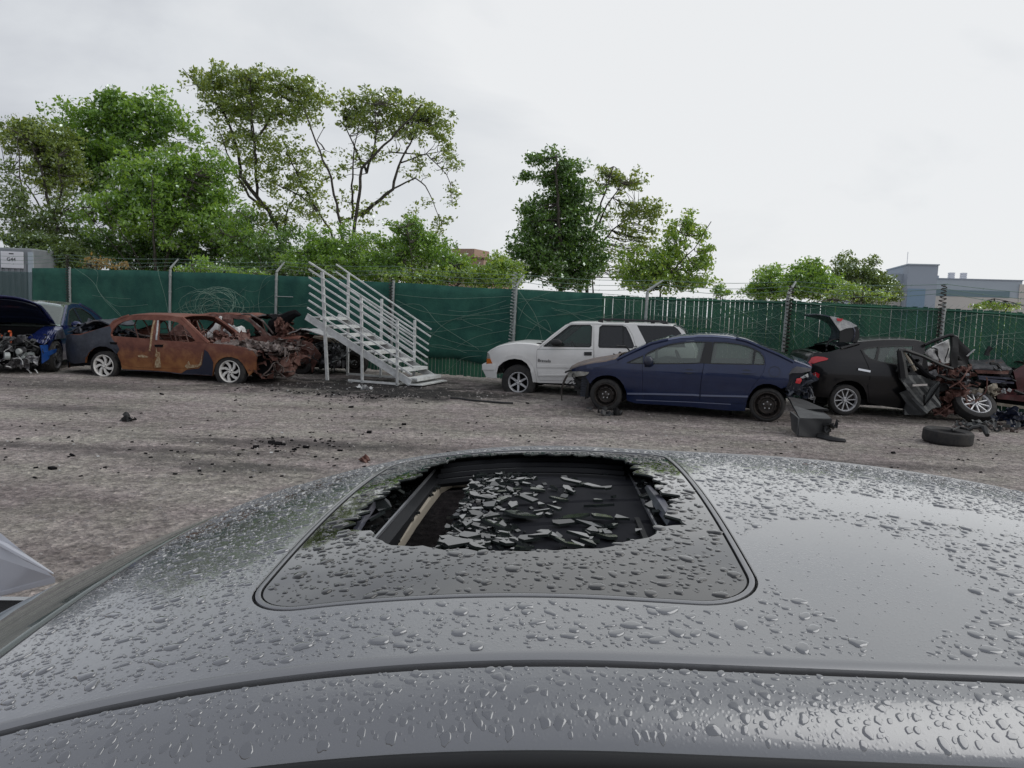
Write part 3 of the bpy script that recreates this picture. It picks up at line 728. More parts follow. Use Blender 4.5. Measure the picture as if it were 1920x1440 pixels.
tree('tree', 'thin scraggly tree with grey green leaves at the left photo edge', 'tree', [(20, 385, 42, 60, .7), (60, 415, 55, 48, .9), (5, 320, 24, 34, .5), (115, 410, 45, 50, .9), (0, 225, 16, 14, .4)], 29,
     limbs=[([(40, 620), (42, 480), (30, 400), (20, 340), (8, 240)], 6), ([(42, 470), (70, 420), (85, 370)], 4), ([(95, 620), (100, 470), (118, 400)], 6)], leaf='grey', size=.17, nper=15, clump=.36, seed=6)
tree('tree', 'tall open crowned locust, the tallest tree of the left group', 'tree',
     [(405, 150, 52, 30), (470, 145, 60, 28), (540, 160, 55, 26), (590, 185, 48, 22), (430, 195, 60, 35, .8), (500, 200, 60, 32, .8), (560, 215, 50, 26, .6), (420, 240, 45, 35, .45), (480, 270, 60, 35, .5), (550, 290, 45, 32, .5), (500, 330, 65, 40, .4), (580, 340, 45, 50, .5), (560, 400, 60, 35, .4), (355, 140, 16, 14, .5), (490, 410, 45, 30, .4)], 31,
     limbs=[([(532, 640), (530, 500), (528, 440), (505, 395), (480, 365), (452, 330), (445, 270), (420, 210), (400, 160)], 13), ([(482, 368), (482, 300), (480, 230), (478, 160)], 6), ([(480, 300), (470, 230), (440, 180)], 5), ([(482, 260), (520, 200), (540, 165)], 5),
            ([(505, 395), (470, 370), (445, 310), (430, 260)], 6), ([(640, 620), (636, 480), (620, 430), (585, 385), (560, 365), (525, 350)], 8), ([(600, 405), (565, 340), (540, 290)], 6), ([(528, 440), (540, 390), (560, 350)], 5), ([(420, 210), (370, 160), (345, 130)], 3)], leaf='olive', size=.18, nper=19, clump=.36, seed=7, dens_=.85)
tree('tree', 'wide flat topped locust with bare arching limbs, right end of the left group', 'tree',
     [(690, 195, 55, 22), (760, 205, 60, 24), (815, 215, 38, 24), (665, 215, 30, 22, .7), (705, 230, 60, 26, .7), (780, 240, 55, 26, .7), (840, 270, 22, 28, .8), (850, 310, 14, 28, .7), (848, 365, 14, 28, .6), (835, 410, 14, 22, .5), (700, 275, 60, 30, .25), (790, 300, 50, 40, .2), (640, 330, 45, 40, .25), (690, 180, 25, 10, .5), (730, 175, 8, 8, .7), (660, 400, 40, 40, .35), (760, 380, 50, 30, .12), (820, 430, 16, 10, .4)], 28,
     limbs=[([(650, 640), (650, 480), (645, 420), (632, 340), (608, 280), (588, 220)], 8.5), ([(665, 640), (668, 470), (676, 405), (688, 325), (730, 285), (775, 240), (800, 215)], 10), ([(676, 405), (735, 355), (752, 300), (785, 240)], 8),
            ([(688, 325), (660, 270), (640, 220)], 5), ([(660, 410), (668, 340), (675, 300), (690, 250)], 5), ([(735, 355), (780, 335), (800, 350), (830, 420)], 3.5), ([(752, 305), (800, 290), (840, 330), (850, 380)], 3), ([(688, 322), (710, 270), (715, 210)], 5), ([(608, 280), (590, 260), (600, 230)], 3), ([(730, 285), (790, 285), (845, 270)], 3)], leaf='olive', size=.165, nper=16, clump=.31, seed=8, dens_=.75, twig=.007)
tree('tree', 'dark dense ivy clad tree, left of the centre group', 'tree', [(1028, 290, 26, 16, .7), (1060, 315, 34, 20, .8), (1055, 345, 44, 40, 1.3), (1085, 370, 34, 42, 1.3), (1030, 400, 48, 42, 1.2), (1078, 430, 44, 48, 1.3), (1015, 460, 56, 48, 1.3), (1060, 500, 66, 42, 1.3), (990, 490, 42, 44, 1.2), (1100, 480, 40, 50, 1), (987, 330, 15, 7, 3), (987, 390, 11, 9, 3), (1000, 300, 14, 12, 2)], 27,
     limbs=[([(1050, 640), (1050, 500), (1045, 400), (1040, 300)], 12), ([(1050, 520), (1070, 430), (1085, 360)], 6)], leaf='dark', size=.17, nper=32, clump=.36, seed=9)
tree('tree', 'open olive green tree with visible limbs, middle of the centre group', 'tree', [(1140, 320, 32, 16), (1170, 335, 42, 22), (1130, 350, 34, 24, .8), (1190, 345, 30, 12), (1200, 395, 44, 24), (1225, 410, 26, 24), (1160, 400, 45, 30, .35), (1180, 440, 50, 30, .4), (1215, 450, 35, 28, .6), (1120, 480, 35, 40, .5), (1170, 500, 50, 30, .4)], 29,
     limbs=[([(1100, 640), (1098, 520), (1108, 450), (1125, 385), (1145, 320)], 8), ([(1108, 450), (1130, 400), (1160, 350)], 5), ([(1104, 490), (1150, 430), (1200, 390)], 5), ([(1094, 640), (1090, 540), (1088, 500)], 6), ([(1112, 620), (1112, 520), (1125, 460)], 5)], leaf='olive', size=.17, nper=17, clump=.33, seed=10, dens_=.7)
tree('tree', 'young pale green tree with spiky upright shoots, right of the centre group', 'tree', [(1240, 495, 50, 36), (1270, 468, 30, 30, .6), (1288, 422, 9, 28, 2), (1262, 432, 9, 20, 1.6), (1303, 502, 30, 22, .8), (1326, 468, 10, 6, 4), (1320, 488, 16, 7, 3), (1210, 520, 60, 26), (1290, 525, 45, 20), (1312, 440, 6, 16, 3), (1180, 480, 30, 25, .5)], 25,
     limbs=[([(1235, 640), (1238, 540), (1255, 480), (1288, 405)], 5), ([(1238, 540), (1290, 490), (1332, 465)], 3), ([(1240, 530), (1290, 470), (1312, 425)], 3)], leaf='lime', size=.15, nper=17, clump=.24, seed=11, dens_=.75)
tree('tree', 'small feathery tree behind the staircase, among the shrubs', 'tree', [(770, 430, 34, 30, .8), (790, 450, 40, 35), (755, 480, 40, 30), (830, 480, 38, 26), (720, 500, 40, 30), (855, 500, 35, 20)], 24.5, leaf='green', size=.14, nper=24, clump=.28, seed=12, trunkw=.08)
tree('bush', 'continuous green thicket behind the fence, between the left trees and the centre trees', 'bush', [(480, 470, 60, 40), (540, 500, 70, 28), (620, 490, 50, 40), (700, 480, 50, 42), (740, 460, 30, 30, .7), (790, 490, 60, 32), (860, 500, 40, 24), (930, 510, 50, 24), (660, 500, 60, 30), (430, 440, 40, 40, .7), (460, 400, 25, 25, .4)], 27.5, leaf='green', size=.15, nper=26, clump=.32, seed=33, trunkw=.07, group='shrubs behind the fence')
tree('bush', 'bright shrub directly left of the staircase top, behind the fence', 'bush', [(590, 455, 40, 30), (560, 490, 45, 25), (625, 490, 45, 30), (660, 460, 35, 30, .6), (690, 505, 50, 25), (650, 430, 18, 20, .5)], 24.8, leaf='bright', size=.13, nper=24, clump=.27, seed=13, trunkw=.06, group='shrubs behind the fence')
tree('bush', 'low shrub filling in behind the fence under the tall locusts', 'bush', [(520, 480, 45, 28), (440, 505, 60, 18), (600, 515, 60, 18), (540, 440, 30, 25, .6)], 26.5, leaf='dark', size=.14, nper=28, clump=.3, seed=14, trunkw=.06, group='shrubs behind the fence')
tree('bush', 'yellow green shrub against the brick building, behind the fence', 'bush', [(890, 515, 45, 18), (940, 495, 28, 22), (925, 525, 60, 18), (820, 520, 50, 20), (960, 515, 30, 20), (760, 520, 50, 18)], 24, leaf='lime', size=.13, nper=24, clump=.26, seed=15, trunkw=.06, group='shrubs behind the fence')
tree('bush', 'dark conifer like shrub beside the grey container', 'bush', [(90, 465, 60, 22), (60, 452, 55, 16), (120, 485, 60, 22), (150, 500, 50, 14), (30, 445, 40, 10)], 28, leaf='grey', size=.15, nper=34, clump=.3, seed=16, trunkw=.06, group='shrubs behind the fence')
tree('bush', 'small shrub with orange tan leaves just over the fence top', 'bush', [(195, 492, 24, 9), (222, 497, 20, 7), (180, 498, 18, 6)], 23.5, leaf='orange', size=.12, nper=9, clump=.22, seed=17, trunkw=.05, group='shrubs behind the fence')
tree('bush', 'low green shrub over the fence between the second and third left posts', 'bush', [(380, 500, 26, 16), (345, 505, 20, 10, .7), (430, 510, 30, 8), (480, 512, 20, 6)], 23.2, leaf='bright', size=.12, nper=20, clump=.24, seed=18, trunkw=.05, group='shrubs behind the fence')
tree('bush', 'round bright bush, left of the pair before the industrial building', 'bush', [(1440, 530, 38, 26, 1.3), (1425, 545, 34, 18, 1.3), (1465, 540, 30, 24, 1.3), (1440, 506, 20, 10, .8)], 33, leaf='bright', size=.17, nper=24, clump=.32, seed=19, trunkw=.06, group='shrubs behind the fence')
tree('bush', 'tall bright green bush behind the post right of the blue sedan', 'bush', [(1518, 515, 42, 30, 1.3), (1500, 538, 42, 24, 1.3), (1550, 540, 36, 26, 1.3), (1522, 494, 22, 12, .8)], 31, leaf='bright', size=.16, nper=26, clump=.32, seed=20, trunkw=.06, group='shrubs behind the fence')
tree('bush', 'wispy grey green willow bush left of the industrial building', 'bush', [(1600, 522, 48, 32, 1.3), (1575, 500, 12, 18, .6), (1630, 510, 16, 22, .5), (1640, 540, 40, 26, 1.3), (1600, 548, 66, 20, 1.3), (1668, 555, 22, 12), (1580, 482, 5, 10, .5), (1636, 490, 5, 10, .5)], 32, leaf='grey', size=.14, nper=36, clump=.3, seed=21, trunkw=.05, group='shrubs behind the fence', up=0)
tree('bush', 'yellow green bush in front of the wispy willow bush', 'bush', [(1595, 545, 30, 14), (1640, 553, 30, 10), (1570, 552, 20, 10)], 28, leaf='lime', size=.14, nper=20, clump=.25, seed=22, trunkw=.05, group='shrubs behind the fence')
tree('bush', 'tiny bush peeking over the fence left of the bright bushes', 'bush', [(1352, 547, 18, 9), (1350, 538, 7, 5, .6)], 30, leaf='bright', size=.15, nper=18, clump=.24, seed=23, trunkw=.05, group='shrubs behind the fence')
tree('bush', 'low bush over the fence in front of the industrial building', 'bush', [(1862, 572, 22, 7), (1890, 576, 26, 6), (1840, 574, 12, 5)], 26, leaf='lime', size=.11, nper=16, clump=.2, seed=24, trunkw=.04, group='shrubs behind the fence')
tree('bush', 'low dark shrubs behind the slatted fence on the right', 'bush', [(1180, 650, 110, 48), (1320, 655, 110, 50), (1460, 665, 110, 50), (1600, 672, 100, 52), (1740, 680, 100, 50), (1880, 685, 110, 50), (1430, 585, 70, 16), (1580, 590, 70, 16), (1860, 615, 60, 16)], 19.5, leaf='dark', size=.15, nper=22, clump=.34, depth=.12, seed=25, trunkw=.04, group='shrubs behind the fence')
# ------------------------------------------------------------------ vehicles
def cv(px0, py0, sc, pts): return [(px0 + x / sc, py0 + y / sc) for x, y in pts]
cA = lambda *p: cv(0, 540, 8, p); cB = lambda *p: cv(120, 560, 8, p); cC = lambda *p: cv(340, 560, 6, p); cD = lambda *p: cv(880, 580, 8, p)
cE = lambda *p: cv(1040, 600, 7.2, p); cF = lambda *p: cv(1280, 600, 7.2, p); cG = lambda *p: cv(1500, 570, 6.5458, p); cH = lambda *p: cv(1680, 610, 6.5458, p)
def ns(x, y, z, k=0):                          # cheap smooth noise
    return (math.sin(x * 7.1 + k) * math.cos(z * 9.3 + y * 5.7 + k * 1.7) + .5 * math.sin(x * 17.3 + z * 13.1 + k * 2.1) + .35 * math.sin(x * 31 + z * 29 + y * 23 + k)) / 1.85
class Car:
    def __init__(s, name, label, cat, gl, gr, W, belt=.95, tumble=.30, ends=None, endin=.28, group=None, crush=None, bulge=.03):
        a = Vector(gl) if len(gl) == 3 else G(*gl); b = Vector(gr) if len(gr) == 3 else G(*gr); a.z = b.z = 0
        s.o = a; s.e = (b - a).normalized(); s.n = Vector((-s.e.y, s.e.x, 0)); s.wb = (b - a).length
        s.W = W; s.belt = belt; s.tumble = tumble; s.ends = ends or (-.95, s.wb + .95); s.endin = endin; s.crush = crush; s.bulge = bulge
        s.root = empty(name, a, math.atan2(s.e.y, s.e.x)); tag(s.root, label, cat, group)
    def inset(s, x, z):
        s0, s1 = s.ends; L = s1 - s0; t = (x - s0) / L; d = 0
        for q in (t, 1 - t):
            if q < .13: d += s.endin * ((.13 - q) / .13) ** 2
        d += s.bulge * (2 * t - 1) ** 2
        if z > s.belt: d += (z - s.belt) * s.tumble + .0
        if z < .42: d += (.42 - z) * .22
        d -= .025 * math.exp(-((z - (s.belt - .22)) / .16) ** 2)
        return d
    def tr(s, pts):                            # photo pixels -> (x, z) on the near flank
        r = []
        for px, py in pts:
            d = ray(px, py); off = 0
            for _ in range(4):
                q = s.o + s.n * off; t = (q - O).dot(s.n) / d.dot(s.n); p = O + d * t; x = (p - s.o).dot(s.e); off = s.inset(x, p.z)
            r.append((x, max(p.z, .02)))
        return r
    def tp(s, px, py, y=0):                    # a single pixel at lateral offset y -> local xyz
        d = ray(px, py); q = s.o + s.n * y; t = (q - O).dot(s.n) / d.dot(s.n); p = O + d * t
        return Vector(((p - s.o).dot(s.e), y, p.z))
    def surf(s, off=0, far=False):
        def f(x, z):
            d = s.inset(x, z) + off; p = Vector((x, s.W - d if far else d, z))
            if s.crush: p = s.crush(p)
            return p
        return f
    def panel(s, name, pts, m, holes=(), off=0, thick=.03, sides='nf', step=.1, parent=None, label=None, gap=0, smooth=True):
        if gap: pts = shrink(pts, gap)
        r = []
        for sd in sides:
            v, f = sheet(pts, holes, s.surf(off, sd == 'f'), thick, step, (0, 1 if sd == 'n' else -1, 0))
            if sd == 'f': f = [q[::-1] for q in f]
            o = meshobj(name, v, f, m, parent or s.root, smooth)
            if smooth:
                try: o.data.set_sharp_from_angle(angle=R(35))
                except Exception: pass
            if label: o['label'] = label
            r.append(o)
        return r[0]
    def strip(s, name, prof, m, crown=.05, n=14, off=0, drop=0, parent=None, crush=None, thick=.02, label=None, inset2=0):
        mb = MB(); q = []
        for i in range(len(prof) - 1):
            a = Vector(prof[i]); b = Vector(prof[i + 1]); k = max(1, int((b - a).length / .07))
            q += [a.lerp(b, j / k) for j in range(k)]
        q.append(Vector(prof[-1])); N = len(q) - 1
        nr = []
        for i in range(N + 1):
            d = (q[min(i + 1, N)] - q[max(i - 1, 0)]).normalized(); w = Vector((-d.y, d.x))
            nr.append(w)
        for _ in range(3): nr = [(nr[max(i - 1, 0)] + nr[i] * 2 + nr[min(i + 1, N)]).normalized() for i in range(N + 1)]
        def fn(u, v):
            i = min(int(round(u * N)), N); x, z = q[i]; w = nr[i]
            if w.y < -.05 : w = -w
            d = s.inset(x, z) + inset2; y = d + (s.W - 2 * d) * v; c = (1 - abs(2 * v - 1) ** 2.6)
            p = Vector((x + w.x * (crown * c + off), y, z + w.y * (crown * c + off)))
            if s.crush: p = s.crush(p)
            if crush: p = crush(p)
            return p
        mb.grid(fn, N, n); o = mb.build(name, m, parent or s.root, True)
        sd = o.modifiers.new('thick', 'SOLIDIFY'); sd.thickness = thick; sd.offset = 0
        if label: o['label'] = label
        return o
    def wheel(s, x, z, Rr, rim, w=.20, style='six', y=.02, flat=True, tilt=None, mrim='alloy', rx=None, label=None, spin=0, steer=0):
        c = Vector((x, y + w / 2, z)); root = s.root
        we = empty('wheel', (0, 0, 0)); we.parent = root; we.location = c
        if label: we['label'] = label
        if tilt is not None: we.rotation_euler = (tilt, 0, steer)
        elif steer: we.rotation_euler = (0, 0, steer)
        hw = w / 2; b = .88 * Rr
        prof = [(rim * 1.0, -hw * .72), (rim * 1.05, -hw * .98), (b * .97, -hw * 1.02), (Rr * .965, -hw * .85), (Rr, -hw * .55), (Rr * .985, -hw * .28), (Rr, -hw * .2), (Rr, hw * .2), (Rr * .985, hw * .28), (Rr, hw * .55), (Rr * .965, hw * .85), (b * .97, hw), (rim, hw)]
        zm = None if (tilt is not None or not flat) else -z + .004
        t = MB().lathe(prof, (0, 0, 0), k=40, zmin=zm).build('tyre', M['tyre'], we, True)
        rm = M[mrim]; mb = MB(); yy = -hw * .80
        mb.lathe([(rim * 1.02, yy - .012), (rim * .97, yy - .02), (rim * .90, yy), (rim * .88, yy + .05), (rim * .86, hw)], (0, 0, 0), k=40)
        if style == 'steel':
            mb.lathe([(rim * .88, yy + .03), (rim * .80, yy + .05), (rim * .72, yy + .012), (rim * .62, yy - .004), (rim * .5, yy + .03), (rim * .34, yy + .035), (rim * .30, yy + .0), (.001, yy - .01)], (0, 0, 0), k=40)
            ro = mb.build('rim', rm, we, True)
            h = MB()
            for k in range(10):
                a = k * 36; cx, cz = rim * .70 * math.cos(R(a)), rim * .70 * math.sin(R(a)); h.lathe([(.001, yy - .0), (rim * .055, yy - .004), (rim * .06, yy + .02)], (cx, 0, cz), k=8)
            h.build('vent_hole', M['void'], we)
            h = MB()
            for k in range(5):
                a = k * 72 + 18; cx, cz = rim * .27 * math.cos(R(a)), rim * .27 * math.sin(R(a)); h.lathe([(.001, yy - .02), (.011, yy - .02), (.013, yy + .03)], (cx, 0, cz), k=6)
            h.build('lug_nuts', M['alloy'], we)
            return we
        n = {'six': 6, 'swirl': 7, 'ten': 10, 'ev': 5}[style]
        for k in range(n):
            a = R(360 / n * k + spin + (5 if style == 'ten' else 0)); sw = {'swirl': .55, 'ev': .30}.get(style, 0)
            w0, w1 = {'six': (.17, .115), 'swirl': (.13, .20), 'ten': (.062, .062), 'ev': (.16, .14)}[style]
            r0, r1 = rim * .20, rim * .93; pa = []
            for (rr, aa, ww) in ((r0, a, w0), (rim * .55, a + sw * .5, (w0 + w1) / 2), (r1, a + sw, w1)):
                px_, pz = rr * math.cos(aa), rr * math.sin(aa); tx, tz = -math.sin(aa + sw * .3), math.cos(aa + sw * .3)
                pa.append(((px_ - tx * ww * rim / 2 * 1.3, pz - tz * ww * rim / 2 * 1.3), (px_ + tx * ww * rim / 2 * 1.3, pz + tz * ww * rim / 2 * 1.3), rr))
            for i in (0, 1):
                n0 = len(mb.v)
                for (A, B, rr), yo in ((pa[i], 0), (pa[i + 1], 0)):
                    dome = .022 * (1 - rr / rim)
                    for q in (A, B): mb.v.append(Vector((q[0], yy + .004 - dome * 0 + .012 * (1 - rr / rim), q[1])))
                    for q in (A, B): mb.v.append(Vector((q[0], yy + .045, q[1])))
                mb.f += [tuple(n0 + j for j in q) for q in ((0, 1, 5, 4), (0, 4, 6, 2), (1, 3, 7, 5), (2, 6, 7, 3))]
        mb.lathe([(.001, yy - .004), (rim * .16, yy - .004), (rim * .24, yy + .012), (rim * .26, yy + .05)], (0, 0, 0), k=20)
        mb.build('rim', rm, we, False)
        MB().lathe([(.001, yy + .075), (rim * .88, yy + .075)], (0, 0, 0), k=28).build('brake_disc', M['void'] if style != 'ten' else M['steel'], we)
        h = MB()
        for k in range(5):
            a = k * 72; cx, cz = rim * .17 * math.cos(R(a)), rim * .17 * math.sin(R(a)); h.lathe([(.001, yy - .006), (.010, yy - .006), (.010, yy + .01)], (cx, 0, cz), k=6)
        h.build('lug_nuts', M['steel'], we)
        return we
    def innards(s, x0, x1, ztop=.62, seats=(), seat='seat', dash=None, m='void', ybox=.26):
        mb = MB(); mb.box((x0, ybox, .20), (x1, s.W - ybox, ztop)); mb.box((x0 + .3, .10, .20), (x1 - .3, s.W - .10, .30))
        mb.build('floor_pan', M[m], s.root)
        for (sx, dr) in seats:                 # dr: +1 facing +x
            for yc in (s.W * .29, s.W * .71):
                mb = MB(); c = Vector((sx, yc, .6))
                b_ = MB(); b_.grid(lambda u, v: (sx - dr * (.16 * v ** 1.2) + dr * .02, yc - .24 + .48 * u, .55 + .55 * v), 6, 6)
                mb.box((sx - .02, yc - .24, .5), (sx + dr * .45, yc + .24, .64))
                rot = Matrix.Rotation(-dr * R(14), 3, 'Y'); cc = Vector((sx, yc, .55))
                mb.box((sx - .06, yc - .24, .5), (sx + .06, yc + .24, 1.10), rot, cc); mb.box((sx - .05, yc - .13, 1.13), (sx + .05, yc + .13, 1.28), rot, cc)
                mb.box((sx - .01, yc - .07, 1.08), (sx + .01, yc + .07, 1.15), rot, cc)
                o = mb.build('seat', M[seat], s.root); bevel(o, .035, 3)
        if dash: 
            xd, dr = dash; mb = MB(); mb.box((min(xd, xd - dr * .35), .2, .6), (max(xd, xd - dr * .35), s.W - .2, .93)); o = mb.build('dashboard', M['seatdark'], s.root); bevel(o, .08, 3)
            cx = xd - dr * .45; yc = s.W * (.29 if dr < 0 else .71)
            w = MB(); rot = Matrix.Rotation(dr * R(-65), 3, 'Y')
            w.tube([Vector((cx, yc, .92)) + rot @ Vector((.185 * math.cos(a * .2618), .185 * math.sin(a * .2618), 0)) for a in range(25)], .016, 6, False)
            w.build('steering_wheel', M['seatdark'], s.root)
    def ribbon(s, name, pts, w, m, off=-.006, parent=None):   # thin trim or seam following the flank
        for sd in 'nf':
            f = s.surf(off, sd == 'f'); mb = MB(); P3 = []
            q = []
            for i in range(len(pts) - 1):
                a = Vector(pts[i]); b = Vector(pts[i + 1]); k = max(1, int((b - a).length / .08)); q += [a.lerp(b, j / k) for j in range(k)]
            q.append(Vector(pts[-1]))
            n0 = 0
            for i, p in enumerate(q):
                d = (q[min(i + 1, len(q) - 1)] - q[max(i - 1, 0)]).normalized(); t = Vector((-d.y, d.x)) * w / 2
                for sg in (-1, 1): mb.v.append(f(p.x + t.x * sg, p.y + t.y * sg))
                for sg in (-1, 1): mb.v.append(f(p.x + t.x * sg, p.y + t.y * sg) + Vector((0, .012 if sd == 'n' else -.012, 0)))
            for i in range(len(q) - 1):
                a = i * 4
                mb.f += [(a, a + 1, a + 5, a + 4), (a, a + 4, a + 6, a + 2), (a + 1, a + 3, a + 7, a + 5)]
            mb.build(name, M[m], parent or s.root)
            if parent: break
def blob(name, c, r, m, parent, squash=(1, 1, 1), k=0, amp=.15, n=14):
    mb = MB()
    def f(u, v):
        a = u * 2 * math.pi; b = (v - .5) * math.pi; d = Vector((math.cos(b) * math.cos(a), math.cos(b) * math.sin(a), math.sin(b)))
        q = r * (1 + amp * ns(d.x * .4, d.y * .4, d.z * .4, k)); return Vector(c) + Vector((d.x * squash[0], d.y * squash[1], d.z * squash[2])) * q
    mb.grid(f, n * 2, n); return mb.build(name, m, parent, True)
def crumple(name, a, b, n, m, parent, seed=1, size=(.12, .4), flat=.3, label=None, bias=None):
    """torn, folded sheet pieces filling the box a..b: one crushed part"""
    rg = random.Random(seed); mb = MB()
    for i in range(n):
        c = Vector([rg.uniform(a[k], b[k]) for k in range(3)]); sx = rg.uniform(*size); sy = rg.uniform(*size) * .7
        rot = Matrix.Rotation(rg.uniform(0, 6.28), 3, 'Z') @ Matrix.Rotation(rg.uniform(-1.3, 1.3) * (1 - flat) + 0, 3, 'X') @ Matrix.Rotation(rg.uniform(-.8, .8), 3, 'Y')
        k = rg.random() * 40; am = rg.uniform(.04, .10)
        def f(u, v):
            x = (u - .5) * sx; y = (v - .5) * sy; fold = abs(((x * 6 + y * 3 + k) % 1) - .5) - .25 + (abs(((y * 9 - x * 2 + k * 2) % 1) - .5) - .25) * .6
            p = Vector((x * (1 + .2 * math.sin(k + y * 20)), y * (1 + .25 * math.sin(k * 2 + x * 17)), am * fold * 2 + .25 * x * x / sx))
            q = c + rot @ p
            return Vector([min(max(q[j], a[j] - .12), b[j] + .12) for j in range(3)])
        mb.grid(f, 7, 5)
    o = mb.build(name, m, parent, False); sd = o.modifiers.new('thick', 'SOLIDIFY'); sd.thickness = .004
    if label: o['label'] = label
    return o
def bent_tubes(name, a, b, n, m, parent, seed=1, r=(.006, .02), L=(.2, .6), label=None):
    rg = random.Random(seed); mb = MB()
    for i in range(n):
        p = Vector([rg.uniform(a[k], b[k]) for k in range(3)]); d = Vector((rg.uniform(-1, 1), rg.uniform(-1, 1), rg.uniform(-.7, .7))).normalized(); ln = rg.uniform(*L); pts = [p]
        for k in range(6):
            d = (d + Vector((rg.uniform(-1, 1), rg.uniform(-1, 1), rg.uniform(-1, 1))) * .45).normalized(); q = pts[-1] + d * ln / 6
            pts.append(Vector([min(max(q[j], a[j] - .06), b[j] + .06) for j in range(3)]))
        mb.tube(pts, rg.uniform(*r), 5)
    o = mb.build(name, m, parent)
    if label: o['label'] = label
    return o
def chunks(name, a, b, n, m, parent, seed=1, size=(.05, .18), label=None):
    rg = random.Random(seed); mb = MB()
    for i in range(n):
        c = Vector([rg.uniform(a[k], b[k]) for k in range(3)]); h = Vector([rg.uniform(*size) / 2 for _ in range(3)])
        rot = Matrix.Rotation(rg.uniform(0, 6.28), 3, 'Z') @ Matrix.Rotation(rg.uniform(-.6, .6), 3, 'X')
        if rg.random() < .35: mb.tube([c - rot @ Vector((h.x, 0, 0)), c, c + rot @ Vector((h.x, 0, 0))], [h.y, h.y * 1.1, h.y], 10)
        else: mb.box(c - h, c + h, rot, c)
    o = mb.build(name, m, parent); bevel(o, .008, 1)
    if label: o['label'] = label
    return o
def loft_quad(name, c4, m, parent, thick=.02, fold=0, k=0, n=8, bow=0, label=None):
    """bent panel through four corners (a b c d), given thickness"""
    a, b, c, d = [Vector(p) for p in c4]; nr = (b - a).cross(d - a).normalized(); mb = MB()
    def f(u, v):
        p = a.lerp(b, u).lerp(d.lerp(c, u), v); return p + nr * (fold * ns(p.x * .6, p.y * .6, p.z * .6, k) + bow * 4 * u * (1 - u) * (1 if v >= 0 else 1))
    mb.grid(f, n, n); o = mb.build(name, m, parent, fold == 0); sd = o.modifiers.new('thick', 'SOLIDIFY'); sd.thickness = thick; sd.offset = 0
    if label: o['label'] = label
    return o

def text3d(body, size, loc, m, parent, shear=0, ext=.003):
    cu = bpy.data.curves.new('lettering', 'FONT'); cu.body = body; cu.size = size; cu.extrude = ext; cu.shear = shear; cu.align_x = 'CENTER'
    t = bpy.data.objects.new('tmp', cu); me = bpy.data.meshes.new_from_object(t); me.materials.clear(); me.materials.append(m)
    o = bpy.data.objects.new('lettering', me); COL.objects.link(o); o.parent = parent; o.location = loc; o.rotation_euler = (R(90), 0, 0)
    bpy.data.objects.remove(t); return o

